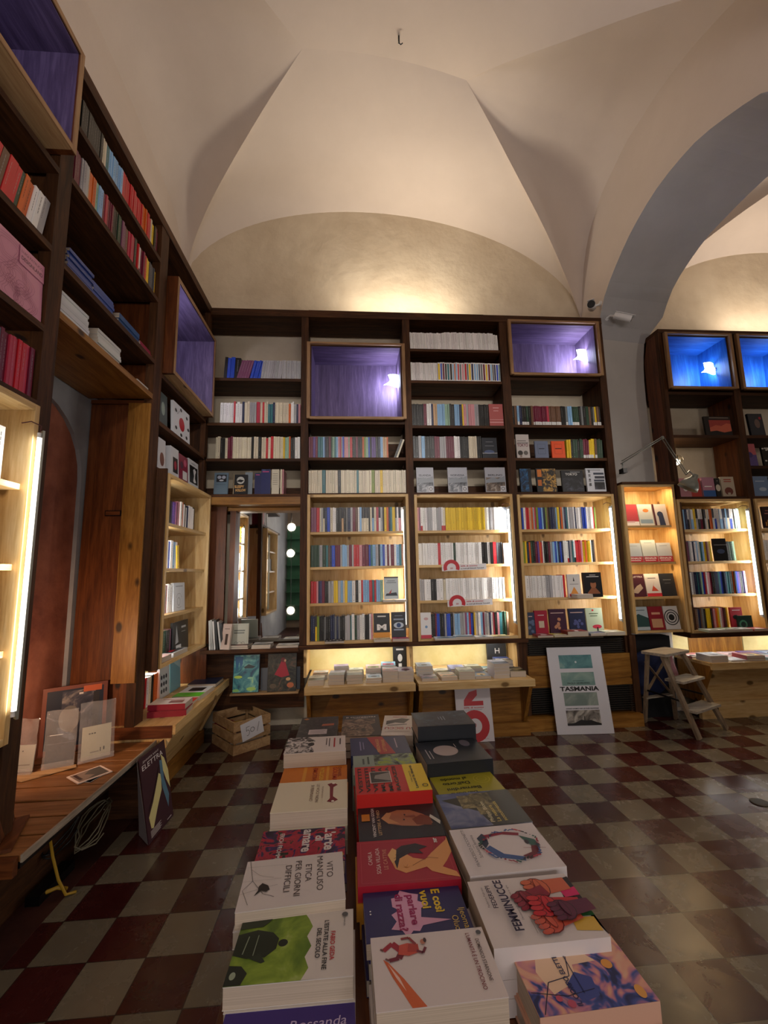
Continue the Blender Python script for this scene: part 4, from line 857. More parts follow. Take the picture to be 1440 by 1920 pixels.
bookobj('folded photo leaflet lying on the planks before the bagged booklets', c0, cr1, cn1, zv, .13, .155, .004, 'e8d4c8', items=[('rect', .01, .01, .12, .145, '8a7468'), ('poly', [(.01, .10), (.05, .06), (.09, .09), (.12, .04), (.12, .14), (.01, .145)], '4a423e'), ('rect', .02, .02, .10, .035, '3c1c18')], cat='leaflet', name='leaflet')
bookobj('white card sticking out beneath the folded photo leaflet', c0+cr1*.09+cn1*.01, (cr1+cn1*.45).normalized(), (cn1-cr1*.45).normalized(), zv, .075, .10, .0008, 'w', cat='card', name='card')
st = thing('book_stand', 'brown wooden book stand at the lower left edge of the photo', 'stand', (-1.35, 1.92, .42))
mb = MB(); mb.prism([(-1.38, 2.02, .425), (-1.30, 1.83, .425), (-1.33, 1.80, .70), (-1.41, 1.97, .70)], (-.012, -.006, 0), 'rust_z'); mb.build('back_board', st)
mb = MB(); mb.prism([(-1.385, 2.03, .421), (-1.285, 1.80, .421), (-1.245, 1.815, .421), (-1.345, 2.05, .421)], (0, 0, .012), 'rust_y'); mb.build('base', st)
# cables under the platform
rc = random.Random(11)
def coil(c, R, n_, r_, mat, label):
    P = [];
    for k in range(n_*14+1):
        a = k*2*math.pi/14; P.append((c[0]+R*(1+.2*rc.uniform(-1, 1))*math.cos(a)*.45, c[1]+R*(1+.2*rc.uniform(-1, 1))*math.sin(a), max(r_+.001, c[2]+R*.6*math.sin(a*.93+1)*(1+.15*rc.uniform(-1, 1)))))
    one('cable', MB().tube(P, r_, mat, 6), label, 'cable', 'cables under the platform')
coil((-1.34, 2.52, .15), .11, 4, .0035, 'cable_grey', 'grey green cable looped under the far end of the plank platform')
coil((-1.42, 2.42, .20), .12, 3, .004, 'cable_black', 'black cable bundle hanging under the middle of the plank platform')
one('cable', MB().tube([(-1.36, 2.20, .30), (-1.335, 2.205, .18), (-1.31, 2.215, .08), (-1.28, 2.225, .012), (-1.25, 2.25, .006)], .006, 'cable_yellow', 8), 'bright yellow cable reaching the floor under the platform edge', 'cable', 'cables under the platform')
one('plug_strip', MB().box(-1.42, -1.36, 2.18, 2.42, .002, .04, 'black_plastic').tube([(-1.36, 2.22, .03), (-1.32, 2.23, .04), (-1.29, 2.25, .02)], .008, 'cable_yellow', 8), 'black power strip with a yellow plug lying under the platform', 'power strip')
# ============================================================ CAMERAS, LAMPS
def cctv(label, p, d, L=.11, r_=.026):
    p, d = Vector(p), Vector(d).normalized(); t = thing('security_camera', label, 'security camera', p)
    bd = MB().lathe(p-d*L*.5, d, [(0, r_*.8), (.004, r_), (L*.95, r_), (L, r_*.96)], 'white_metal', 20).build('body', t)
    MB().lathe(p+d*L*.5, d, [(0, r_*.95), (.003, r_*.84), (.004, r_*.8)], 'black_plastic', 20).build('lens', bd)
    s = d.cross(zv).normalized(); uu = s.cross(d)
    MB().obox(p+d*.012+uu*r_, d*(L*.56), s*r_*.8, uu*.002, 'white_metal').build('sun_hood', bd)
    return t
t = cctv('white security camera with black face pointing left above the bookcase end', (2.50, 3.93, 4.09), (-.55, -.8, -.25), .13, .040)
mb = MB(); mb.tube([(2.52, 3.96, 4.10), (2.57, 3.97, 4.12), (2.625, 3.96, 4.14)], .010, 'white_metal'); mb.lathe((2.61, 3.96, 4.14), (1, 0, 0), [(0, .025), (.012, .025)], 'white_metal'); mb.build('mounting_arm', t)
t = cctv('white security camera on the arch pier pointing right towards the second room', (2.79, 3.88, 3.94), (.80, -.35, -.42), .17, .033)
mb = MB(); mb.tube([(2.74, 3.90, 3.96), (2.71, 3.95, 4.0), (2.70, 4.0, 4.0)], .011, 'white_metal'); mb.lathe((2.70, 4.035, 4.0), (0, -1, .3), [(0, .028), (.03, .026)], 'white_metal'); mb.build('mounting_arm', t)
dl = thing('desk_lamp', 'grey swing arm lamp clamped to the right post of the back bookcase', 'lamp', (2.61, 3.90, 2.40))
J0, J1, J2 = Vector((2.60, 3.85, 2.405)), Vector((3.024, 3.82, 2.646)), Vector((3.193, 3.78, 2.272))
mb = MB(); mb.box(2.60, 2.64, 3.83, 3.90, 2.30, 2.345, 'black_plastic'); mb.tube([(2.615, 3.86, 2.33), (2.61, 3.85, 2.405)], .006, 'metal_grey'); mb.build('clamp', dl)
for nm, a, b in (('lower_arm', J0, J1), ('upper_arm', J1, J2)):
    o2 = Vector((.006, 0, .014)); mb = MB(); mb.tube([a+o2, b+o2*.8], .005, 'metal_grey'); mb.tube([a-o2, b-o2*.8], .005, 'metal_grey'); mb.build(nm, dl)
mb = MB(); mb.ball(J1, .016, 'metal_grey', 10); mb.build('joint', dl)
mb = MB(); mb.tube([J2, J2+Vector((.03, 0, .03)), J2+Vector((.06, 0, .0)), J2+Vector((.06, -.01, -.03))], .007, 'metal_grey'); mb.build('neck', dl)
hd = Vector((-.42, .30, -.80)).normalized(); hp = J2+Vector((.095, 0, -.005))
mb = MB(); mb.lathe(hp, hd, [(0, .022), (.035, .032), (.045, .036), (.07, .060), (.11, .082), (.15, .090), (.148, .086), (.11, .076), (.05, .034)], 'lamp_shade_grey', 28); sh_ = mb.build('lamp_shade', dl)
mb = MB(); mb.ball(hp+hd*.09, .026, 'white_metal', 14); mb.build('bulb', sh_)
gl = thing('pendant_bulb', 'small clear glass globe with a glowing bulb hanging behind the swing arm lamp', 'lamp', (3.339, 4.06, 2.48))
mb = MB(); mb.ball((3.339, 4.06, 2.48), .058, 'clear_glass', 24); mb.build('glass_globe', gl)
mb = MB(); mb.ball((3.339, 4.06, 2.465), .026, 'globe_glow', 16); mb.build('bulb', gl)
mb = MB(); mb.tube([(3.339, 4.06, 2.49), (3.339, 4.06, 2.689)], .0035, 'brass'); mb.lathe((3.339, 4.06, 2.49), (0, 0, 1), [(0, .012), (.04, .012), (.05, .005)], 'brass'); mb.build('cord', gl)
lamp('pendant_bulb_light', 'POINT', (3.339, 4.0, 2.47), 1.6, (1, .80, .5), .03)
# lamps and shelves behind the camera, seen in the mirror
for i, (x, y, z, lb) in enumerate(((-1.24, -.6, 2.37, 'glowing globe pendant high in the mirror reflection'), (-1.31, -1.0, 1.85, 'glowing globe pendant halfway up the mirror reflection'), (-1.352, -1.4, .61, 'glowing globe lamp low in the mirror reflection'))):
    t = thing('globe_lamp', lb, 'lamp', (x, y, z)); MB().ball((x, y, z), .08, 'globe_glow', 20).build('globe', t); MB().tube([(x, y, z+.08), (x, y, 5.29)], .004, 'black_plastic', 6).build('cord', t)
t = thing('green_bookcase', 'green bookcase behind the camera visible only in the mirror', 'bookcase', (-.4, -3.4, 0))
MB().box(-1.74, -.7, -3.48, -3.42, .2, 2.7, 'green_shelf').build('back_board', t)
for z in (.6, .95, 1.3, 1.65, 2.0, 2.35): MB().box(-1.74, -.7, -3.42, -3.2, z-.02, z, 'green_shelf').build('shelf', t)
# ============================================================ BOOKS ON THE TABLE
tb = thing('display_table', 'long low wooden table carrying rows of books in the foreground', 'table', (.12, 1.4, 0))
mb = MB(); mb.box(-.235, .475, .42, 2.16, .625, .66, 'rust', axis=1); mb.build('table_top', tb, .003)
for x in (-.19, .40):
    for y in (.5, 2.05): mb = MB(); mb.box(x, x+.045, y, y+.045, 0, .625, 'rust'); mb.build('leg', tb)
mb = MB(); mb.box(-.19, .445, .52, .545, .55, .624, 'rust'); mb.box(-.19, .445, 2.06, 2.085, .55, .624, 'rust'); mb.build('apron', tb)
blotch('green_field', [(.3, '2c3a12'), (.45, '5c7a1c'), (.6, '86a032'), (.72, 'b8c47a'), (.85, 'd8d4c8')], 9, .8); blotch('jungle_red', [(.40, '2c1836'), (.47, '3c1f6c'), (.5, 'a01c38'), (.62, 'b82040'), (.68, '1c2c20')], 20, 2.5, detail=1)
blotch('dark_portrait', [(.3, '0c0f10'), (.6, '1a1e20'), (.8, '2c2c28')], 8, 1); blotch('mountain_rock', [(.35, '3c3820'), (.5, '6c6444'), (.65, 'a09468')], 26, 1.8); blotch('cloud_sky', [(.35, '2c3866'), (.55, '5a6690'), (.72, '9aa0b4')], 8, 1)
blotch('flowers', [(.36, '1c2452'), (.45, '3c4f96'), (.52, 'c07c90'), (.60, 'dca088'), (.72, 'e0b89c')], 16, 1.6, detail=2); blotch('night_flowers', [(.5, '10142c'), (.58, '243058'), (.68, 'b06a60'), (.75, 'c8a050')], 30, 1.0, detail=1)
blotch('ink_sketch', [(.40, '2a2424'), (.48, '8c8482'), (.54, 'd4ccc8')], 30, 2); blotch('dark_texture', [(.35, '1c1c1e'), (.6, '3c3a3c'), (.75, '6a645e')], 18, 2); blotch('stone_face', [(.35, '2c221c'), (.5, '6c5848'), (.65, 'a89078')], 22, 2)
blotch('navy_smoke', [(.35, '131a26'), (.55, '22303e'), (.72, '4a6270')], 16, 1.6); blotch('moon_dark', [(.4, '0e1118'), (.7, '1e2430')], 6, 1); blotch('green_paint', [(.4, '1c2c24'), (.5, '7a8c7c'), (.62, 'a0b830'), (.72, '2a4a50')], 16, 1.5)
def short(l):
    for sep in (' cut by', ', left near', ' at the far left', ', ', ' between', ' on the left of', ' beneath the', ' topping', ' in the middle row'): l = l.split(sep)[0]
    return l
def tbook(label, cx, cy, z, rot, W, H, T, col, items, nst=1, ang=0, hard=False, under=None, plus=None):
    """W, H in the reading frame; rot = -90 reads towards the viewer, +90 away, 0, 180; a stack of nst+1 copies"""
    an = math.radians(rot+ang); r = Vector((math.cos(an), math.sin(an), 0)); u = Vector((-math.sin(an), math.cos(an), 0))
    c = Vector((cx, cy, 0)); top = z; rr = random.Random(int(cx*991+cy*77))
    ob = bookobj(label, c-r*W/2-u*H/2+zv*(top-T), r, u, zv, W, H, T, col, 'books on the foreground table', hard, True, items)
    z0 = top-T; left = z0-.661; n_ = max(0, nst)
    if left > .004 and n_ == 0: n_ = 1
    for k in range(n_):
        t = left/n_; a2 = an+math.radians(rr.uniform(-1.6, 1.6)); r2 = Vector((math.cos(a2), math.sin(a2), 0)); u2 = Vector((-math.sin(a2), math.cos(a2), 0)); dx = Vector((rr.uniform(-.004, .004), rr.uniform(-.004, .004), 0))
        f_ = pooled if k > 0 else bookobj; f_('%s copy under the %s' % (['upper', 'lower', 'lowest'][k] if n_ > 1 else 'lower', short(label)), c+dx-r2*W/2-u2*H/2+zv*(z0-(k+1)*t+.0002), r2, u2, zv, W, H, t-.0006, under or col, 'books on the foreground table', hard)
    return ob
def fist(cx, cy, w_, h_, ang, col, dark):
    ca, sa = math.cos(ang), math.sin(ang); P = lambda x, y: (cx+(x*ca-y*sa)*w_, cy+(x*sa+y*ca)*h_)
    pl = lambda c, rx, ry, cl, n=14: ('poly', [P(c[0]+rx*math.cos(-t*2*math.pi/n), c[1]+ry*math.sin(-t*2*math.pi/n)) for t in range(n)][::-1], cl)
    out = [('poly', [P(-.30, -1.3), (P(.30, -1.3)), P(.36, -.3), P(-.36, -.3)], col), pl((0, 0), .52, .50, dark), pl((0, 0), .48, .46, col)]
    for k in range(4): out += [pl((-.33+.22*k, .30), .135, .25, dark, 10), pl((-.33+.22*k, .31), .115, .225, col, 10)]
    return out+[pl((.05, -.08), .40, .13, dark, 12), pl((.05, -.08), .37, .105, col, 12)]
def I(W, H, L): # items given in unit coordinates (0..1) of the cover, text heights in units of H
    out = []
    for it in L:
        k = it[0]
        if k in ('rect',): out.append((k, it[1]*W, it[2]*H, it[3]*W, it[4]*H, it[5]))
        elif k == 'tex': out.append((k, it[1]*W, it[2]*H, it[3]*W, it[4]*H, it[5]))
        elif k == 'poly': out.append((k, [(x*W, y*H) for x, y in it[1]], it[2]))
        elif k == 'ell': out.append((k, it[1]*W, it[2]*H, it[3]*W, it[4]*W, it[5]))
        elif k == 'ring': out.append((k, it[1]*W, it[2]*H, it[3]*W, it[4]*W, it[5]))
        elif k == 'line': out.append((k, [(x*W, y*H) for x, y in it[1]], it[2]*W, it[3]))
        elif k == 'text': out.append(('text', it[1], it[2]*W, it[3]*H, it[4]*H, it[5]) + ((it[6]*W if it[6] else None,) + tuple(it[7:]) if len(it) > 6 else ()))
    return out
rA = random.Random(5)
W, H = .145, .213
tbook('white paperback with a green field and seated figure, left near end of the table', -.110, .892, .735, -90, W, H, .034, 'd6cec8', I(W, H, [
    ('tex', 0, 0, 1, .66, 'green_field'), ('poly', [(0, .70), (0, .55), (.12, .60), (.25, .64), (.4, .60), (.55, .645), (.7, .60), (.85, .64), (1, .59), (1, .70)], 'd6cec8'), ('ell', .47, .40, .055, .06, '1c2018'), ('poly', [(.30, .0), (.24, .16), (.30, .30), (.40, .36), (.55, .35), (.66, .27), (.66, .12), (.60, .0)], '1e2818'),
    ('poly', [(.60, .22), (.72, .28), (.74, .25), (.66, .14)], '26301e'), ('poly', [(.0, .0), (.22, .0), (.20, .20), (.12, .25), (0, .3)], '24301c'), ('poly', [(.74, 0), (1, 0), (1, .13), (.86, .16), (.76, .10)], '1c2418'), ('ell', .88, .05, .05, .035, '9aa890'),
    ('line', [(.34, .10), (.60, .08)], .012, '8a9880'), ('line', [(.33, .18), (.63, .17)], .010, '8a9880'), ('text', 'FABIO GEDA', .36, .805, .038, 'b5141e', .42, 'l', .02), ('text', "L'ESTATE ALLA FINE", .18, .745, .038, 'k', .72, 'l', .02), ('text', 'DEL SECOLO', .30, .685, .038, 'k', .44, 'l', .02), ('ell', .10, .925, .04, .04, '5a5a5a'), ('text', 'EINAUDI', .16, .915, .014, 'k', .13)]), 1)
W, H = .14, .208
tbook('purple paperback with lilac lettering cut by the bottom edge of the photo', -.104, .752, .700, 0, H, W, .030, '37207a', I(H, W, [('text', 'Rossana Rossanda', .09, .70, .105, 'c8b8e0', .84, 'l', 0, .2), ('text', 'Aperte lettere', .16, .47, .15, 'b8c8e8', .78, 'l', .02, .2), ('text', 'Saggi critici e scritti giornalistici', .40, .33, .05, 'b8b0d8', .55, 'l', 0, .2)]), 0, 1.5)
W, H = .150, .214
tbook('white paperback with a small bird on bare twigs', -.130, 1.030, .755, -90, W, H, .032, 'd6cdca', I(W, H, [
    ('text', 'VITO', .20, .83, .062, '4a3c3a', .34), ('text', 'MANCUSO', .06, .73, .062, '4a3c3a', .72), ('text', 'ETICA', .22, .615, .062, '4a3c3a', .36), ('text', 'PER GIORNI', .12, .51, .062, '4a3c3a', .72), ('text', 'DIFFICILI', .20, .41, .062, '4a3c3a', .54),
    ('line', [(.0, .03), (.45, .10), (.72, .22), (.80, .33)], .006, '3a3432'), ('line', [(.45, .10), (.62, .02), (.9, .10)], .005, '3a3432'), ('line', [(.2, .06), (.35, .16), (.42, .30)], .004, '5a5452'), ('line', [(.15, .0), (.17, .42)], .003, '7a7472'), ('line', [(.45, .0), (.46, .38)], .003, '7a7472'), ('line', [(.70, .0), (.62, .2), (.58, .35)], .004, '5a5452'),
    ('poly', [(.52, .20), (.58, .26), (.66, .28), (.70, .25), (.67, .20), (.76, .14), (.66, .17), (.58, .17)], '241e1c')]), 2, 3.9)
W, H = .14, .213
tbook('red and purple jungle patterned paperback on the left of the table', -.130, 1.190, .730, -90, W, H, .030, '3a1f5a', I(W, H, [('tex', 0, 0, 1, 1, 'jungle_red'), ('text', "L'arte", .03, .76, .12, 'e8e0e0', .66, 'l', .03), ('text', 'di', .25, .65, .09, 'e8e0e0', .16, 'l', .03), ('text', 'amare', .04, .50, .12, 'e8e0e0', .66, 'l', .03), ('text', 'ERICH FROMM', .12, .22, .05, 'e8e0e0', .7, 'l', .02), ('ell', .85, .95, .07, .05, 'd0a020')]), 2, 1.0)
W, H = .164, .205
tbook('cream paperback with the red bone shaped drawing', -.121, 1.340, .775, -90, W, H, .042, 'ddd2b8', I(W, H, [('poly', [(.10, .80), (.20, .86), (.28, .80), (.60, .80), (.72, .87), (.80, .80), (.76, .72), (.66, .76), (.26, .75), (.16, .71)], '7c1420'), ('ell', .13, .80, .035, .03, 'e8e0d0'), ('ell', .76, .80, .03, .025, 'e8e0d0'), ('text', 'LE VOCI NON', .14, .56, .045, '7a5a48', .62), ('text', 'SI FERMANO', .16, .48, .045, '7a5a48', .56), ('text', 'ROMANZO', .24, .64, .022, 'a08a78', .4)]), 2, .8)
W, H = .145, .214
tbook('orange paperback between two white paperbacks', -.129, 1.530, .742, -90, W, H, .030, 'e08414', I(W, H, [('rect', 0, 0, 1, 1, 'd87a10'), ('rect', .02, .32, .98, .37, 'e8a030'), ('rect', .02, .68, .98, .72, 'e8a030'), ('text', 'DANIEL', .1, .86, .05, '8a1c10', .5, 'l', .02), ('text', 'GOLEMAN', .1, .78, .07, 'b01c10', .8, 'l', .02), ('text', 'INTELLIGENZA', .1, .58, .06, 'f0c040', .8, 'l', .02), ('text', 'EMOTIVA', .1, .47, .07, 'b03010', .7, 'l', .02)]), 2, .5)
W, H = .141, .212
tbook('white paperback with black ink sketch, second from the far end of left row', -.135, 1.669, .790, -90, W, H, .045, 'ddd2cc', I(W, H, [('tex', 0, 0, 1, .48, 'ink_sketch'), ('poly', [(0, .34), (.3, .5), (.6, .42), (1, .5), (1, .50), (0, .50)], 'ddd2cc'), ('ell', .5, .42, .12, .08, '2c2624'), ('rect', .2, .90, .6, .92, '4a3c3a'), ('rect', .15, .80, .75, .825, 'b02028'), ('rect', .15, .72, .7, .735, '4a3c3a'), ('rect', .15, .67, .6, .685, '4a3c3a')]), 2, 1)
W, H = .165, .243
tbook('dark glossy book with a white label at the far left corner of the table', -.150, 1.989, .745, 0, W, H, .030, '38383a', I(W, H, [('tex', 0, 0, 1, 1, 'dark_texture'), ('rect', .28, .12, .74, .34, 'd8ccd0'), ('poly', [(.05, .9), (.14, .95), (.22, .9), (.14, .85)], 'c8802c'), ('poly', [(.58, .5), (.9, .52), (.9, .62), (.6, .6)], 'b86040'), ('rect', .32, .27, .70, .28, '8a8088'), ('rect', .32, .22, .66, .23, '8a8088'), ('rect', .32, .17, .68, .18, '8a8088')]), 2, 0)
# middle row
W, H = .118, .200
tbook('white paperback with a crouching figure, near end of the middle row', .128, .788, .765, -90, W+.012, H, .038, 'd9cdca', I(W+.012, H, [
    ('poly', [(.35, .09), (.60, .15), (1, .27), (1, .38), (.64, .24), (.40, .13)], 'd0602c'), ('poly', [(.42, .125), (.62, .18), (.80, .245), (.62, .205)], 'e8c0b0'),
    ('line', [(.25, .25), (.13, .18)], .085, 'a01c2c'), ('line', [(.13, .18), (.23, .10)], .06, 'a01c2c'), ('line', [(.23, .10), (.20, .075)], .025, '6a4038'), ('line', [(.26, .26), (.36, .22)], .085, '701428'), ('line', [(.36, .22), (.38, .14)], .055, '701428'), ('line', [(.38, .14), (.35, .11)], .025, '6a4038'),
    ('poly', [(.17, .24), (.31, .22), (.34, .31), (.30, .40), (.18, .40), (.15, .31)][::-1], 'c84c34'), ('poly', [(.16, .32), (.28, .30), (.30, .39), (.18, .40)][::-1], 'b03a2c'), ('line', [(.18, .38), (.07, .33), (.08, .26)], .035, '8a2c30'), ('line', [(.28, .38), (.32, .43), (.24, .46)], .035, '702030'), ('ell', .155, .445, .040, .034, 'b87860'), ('ell', .135, .465, .036, .022, '3c2420'), ('text', 'DOMENICO STARNONE', .20, .90, .030, '4a3028', .60, 'l', .01), ('text', "L'UMANIT\u00c0 \u00c8 UN TIROCINIO", .10, .83, .034, '7a2024', .80, 'l', .01), ('ell', .10, .95, .035, .035, '5a5a5a')]), 2, 1.2)
W, H = .122, .200
tbook('dark blue paperback with a pink speech burst in the middle row', .118, .930, .745, -90, W, H, .028, '2d2a5e', I(W, H, [
    ('poly', [(.02, .38), (.16, .34), (.18, .28), (.36, .28), (.44, .34), (.52, .26), (.66, .30), (.80, .24), (.84, .34), (.98, .38), (.86, .44), (.88, .50), (.78, .54), (.72, .82), (.62, .54), (.44, .56), (.36, .62), (.28, .54), (.14, .56), (.10, .48)], 'e2a8c8'),
    ('text', 'E cos\u00ec', .06, .70, .085, 'e8c832', .50, 'l', .03), ('text', 'vuoi', .06, .58, .085, 'e8c832', .40, 'l', .03), ('text', 'parlare', .14, .44, .075, 'a01458', .62, 'l', .03), ('text', 'di razza?', .10, .32, .075, 'a01458', .76, 'l', .03), ('text', 'Ijeoma', .52, .92, .06, 'e0c060', .40), ('text', 'Oluo', .66, .83, .06, 'e0c060', .28), ('ell', .42, .06, .014, .014, 'w'), ('ell', .48, .06, .014, .014, 'w')]), 2, 1.5)
W, H = .150, .218
tbook('red paperback with a kneeling long haired woman', .115, 1.065, .757, 90, W, H, .030, 'a3152c', I(W, H, [
    ('line', [(.05, .04), (.95, .04), (.95, .96), (.05, .96), (.05, .04)], .004, 'c85a60'), ('poly', [(.20, .52), (.30, .62), (.42, .64), (.56, .58), (.62, .48), (.52, .42), (.46, .30), (.60, .22), (.72, .14), (.90, .02), (.98, .0), (.6, .0), (.40, .08), (.28, .14), (.16, .02), (.04, .0), (.10, .12), (.20, .26), (.30, .30)][::-1], 'dc9a5c'),
    ('poly', [(.30, .60), (.66, .64), (.82, .52), (.86, .36), (.76, .24), (.70, .34), (.60, .30), (.64, .44), (.52, .56)][::-1], '1c1216'), ('poly', [(.42, .64), (.62, .68), (.78, .62), (.72, .58), (.5, .6)][::-1], 'e0b070'), ('text', 'CAMILA', .42, .845, .042, 'e8dcd4', .30), ('text', 'SOSA VILLADA', .22, .765, .042, 'e8dcd4', .58), ('text', 'LE CATTIVE', .30, .69, .042, 'd8a080', .46), ('text', 'sur', .84, .12, .05, 'w', .12, 'l', .03), ('line', [(.46, .16), (.50, .26), (.42, .36), (.34, .44)], .008, '8c5428'), ('line', [(.60, .60), (.70, .50), (.80, .40)], .007, '3a2a2c'), ('line', [(.52, .62), (.60, .50), (.62, .40)], .007, '3a2a2c'), ('ell', .36, .50, .05, .04, 'dc9a5c'), ('line', [(.33, .50), (.36, .49)], .005, '5a2c1c'), ('line', [(.64, .18), (.80, .16), (.90, .10)], .007, '8c5428')]), 2, .3, under='c98a2a')
W, H = .160, .213
tbook('black paperback with a painted bearded face', .118, 1.224, .755, 90, W, H, .035, '14191a', I(W, H, [
    ('tex', 0, 0, 1, 1, 'dark_portrait'), ('poly', [(.36, .10), (.30, .28), (.34, .48), (.42, .64), (.56, .70), (.72, .64), (.80, .50), (.78, .34), (.64, .20), (.52, .12)][::-1], 'a86c4c'), ('poly', [(.40, .50), (.42, .64), (.58, .72), (.74, .64), (.72, .58), (.56, .62)][::-1], 'c89060'), ('poly', [(.30, .12), (.34, .30), (.50, .34), (.62, .22), (.54, .10)][::-1], '7a3c20'),
    ('ell', .50, .44, .022, .014, '20282c'), ('ell', .64, .42, .022, .014, '20282c'), ('poly', [(.54, .28), (.58, .44), (.62, .30)][::-1], '8c5038'), ('poly', [(.30, .02), (.52, .12), (.60, .10), (.4, .0)][::-1], 'c8c4b8'), ('text', 'VINCENT VAN GOGH', .08, .80, .036, 'e8e4e0', .80, 'l', .01), ('text', 'LETTERE A THEO', .12, .735, .036, 'd0b080', .70, 'l', .01), ('rect', .52, .86, .72, .96, 'c87c1c')]), 1, .9)
W, H = .172, .214
tbook('thick red and yellow paperback with a small grey photo', .112, 1.380, .790, 90, W, H, .052, 'c01a12', I(W, H, [
    ('rect', 0, 0, 1, .30, 'e2c21e')] + [('text', t, .05, .90-.1*k+.01, .05, 'k', .88, 'l', .03) for k, t in enumerate(('VESTITI', 'VESTITI', 'VESTITI', 'MUSICA', 'MUSICA', 'RAGAZZI'))] +
    [('rect', .34, .50, .76, .80, 'c8b8b0'), ('rect', .36, .515, .74, .785, '2c2826'), ('poly', [(.40, .52), (.50, .74), (.62, .72), (.70, .52)][::-1], '8a8480'), ('text', 'Levarsi la libert\u00e0', .08, .17, .035, 'k', .84, 'l', .02), ('text', 'Una storia', .3, .22, .02, 'k', .4, 'l', .01), ('ring', .16, .07, .035, .05, 'k')]), 1, 1.5)
W, H = .145, .210
tbook('pale green paperback with brush lettering behind the red and yellow one', .104, 1.542, .765, 90, W, H, .03, '8a9a90', I(W, H, [('rect', 0, 0, 1, 1, '8fa096'), ('tex', 0, 0, 1, .66, 'green_paint'), ('rect', .50, .74, .9, .77, '3a4a44'), ('rect', .5, .82, .8, .85, '3a4a44')]), 1, 1)
W, H = .165, .216
tbook('navy paperback with a slanting red title band', .097, 1.712, .760, 90, W, H, .04, '222c5c', I(W, H, [('poly', [(0, .52), (1, .70), (1, .42), (0, .26)][::-1], 'a82428'), ('text', 'PERSONAGGI', .12, .50, .055, 'd8a860', .72, 'l', .01), ('text', 'LETTERARI', .14, .40, .055, 'd8a860', .66, 'l', .01), ('rect', .3, .2, .85, .22, 'b8a8c0'), ('rect', .25, .82, .75, .84, '8a88b0'), ('rect', .3, .77, .7, .785, '8a88b0')]), 1, 1.5)
W, H = .165, .262
tbook('black book with a carved stone face, far end of the middle row', .034, 1.984, .745, 180, W, H, .026, '1c1a1a', I(W, H, [('tex', .12, .22, 1, 1, 'stone_face'), ('poly', [(0, .35), (.25, .5), (.16, .8), (.3, 1), (0, 1)], '1c1a1a'), ('ell', .45, .72, .07, .03, '1c1410'), ('ell', .72, .72, .07, .03, '1c1410'), ('text', 'FEDERICO II', .10, .10, .05, 'e0d8d0', .8, 'l', .02), ('rect', .3, .18, .7, .195, 'c8c0b8')]), 2, -.5)
W, H = .128, .240
tbook('white book with red title beside the stone face book', .190, 1.933, .755, 180, W, H, .035, 'dcd4cc', I(W, H, [('text', 'U SICCU', .08, .62, .10, 'a81420', .84, 'l', .02), ('poly', [(.1, .2), (.3, .42), (.6, .38), (.9, .5), (.9, .3), (.6, .22), (.4, .16)], '2a2624'), ('poly', [(.2, .46), (.85, .52), (.85, .55), (.2, .49)], '2a2624'), ('rect', .2, .08, .7, .11, 'a81420'), ('rect', .1, .84, .9, .85, '8a6a60'), ('rect', .1, .80, .8, .81, '8a6a60')]), 2, -8)
# right row
W, H = .125, .193
tbook('pastel flower patterned book at the near end of the right row', .366, .782, .742, 90, W, H, .048, 'd8a890', I(W, H, [
    ('tex', 0, 0, 1, 1, 'flowers'), ('poly', [(.24, .80), (.56, .86), (.86, .78), (.90, .64), (.74, .58), (.78, .38), (.62, .30), (.60, .52), (.36, .56), (.30, .7)][::-1], 'ecc8a8'), ('poly', [(.1, .60), (.34, .66), (.50, .54), (.40, .42), (.16, .44)][::-1], '3c4a90'), ('line', [(.02, .95), (.4, .8), (.45, .6), (.9, .5)], .012, '1a1c3c'), ('line', [(.3, .98), (.2, .7), (.25, .45)], .010, '1a1c3c'),
    ('ell', .55, .22, .07, .07, 'e09a40'), ('ell', .14, .10, .09, .06, 'e0a048'), ('ell', .10, .70, .05, .05, 'c05068'), ('ell', .18, .78, .04, .04, 'c05068'), ('text', 'IL CORPO ELETTRICO', .06, .62, .042, '1c2450', .86, 'l', .02), ('rect', .2, .55, .8, .557, '1c2450')]), 1, 2, hard=True)
W, H = .13, .195
tbook('dark night flower book cut by the bottom edge of the photo', .395, .640, .715, 90, W, H, .03, '141a30', I(W, H, [('tex', 0, 0, 1, 1, 'night_flowers')]), 1, 3)
W, H = .160, .209
tbook('white paperback with raised red fists', .337, .890, .765, 90, W, H, .048, 'dcd2d0', I(W, H, [
    ('poly', [(.02, 0), (.30, .0), (.36, .16), (.5, .18), (.9, .12), (.94, 0)][::-1], '1c1418'), ('poly', [(.62, 0), (.76, 0), (.70, .16), (.60, .15)][::-1], 'e0206c'), ('poly', [(.30, 0), (.44, 0), (.42, .20), (.30, .20)][::-1], '2c6a38'), ('poly', [(.08, .02), (.28, .02), (.30, .22), (.12, .24)][::-1], 'd8b048'),
] + fist(.78, .36, .34, .24, .1, 'd06848', '6c2418') + fist(.60, .54, .30, .20, .35, '8c1c34', '400c18') + fist(.24, .44, .32, .24, .25, 'cc5844', '6c1c18') + fist(.46, .40, .34, .26, -.05, 'c42430', '5c0c14') + fist(.36, .26, .30, .22, .15, '5c1838', '2c0818') + [
    ('text', 'Federica Fabrizio', .48, .90, .020, '4a3a3a', .32), ('text', 'FEDERIPPI', .46, .83, .042, '2c1c30', .36, 'l', .02), ('text', 'FEMMINUCCE', .12, .70, .075, '241a3c', .78, 'l', .03), ('text', 'Decostruire lo stereotipo tra le righe', .26, .655, .018, '4a3a3a', .54)] + [('rect', .06, .60-.02*k, .30, .604-.02*k, '8a7a7a') for k in range(4)]), 2, 1)
W, H = .165, .215
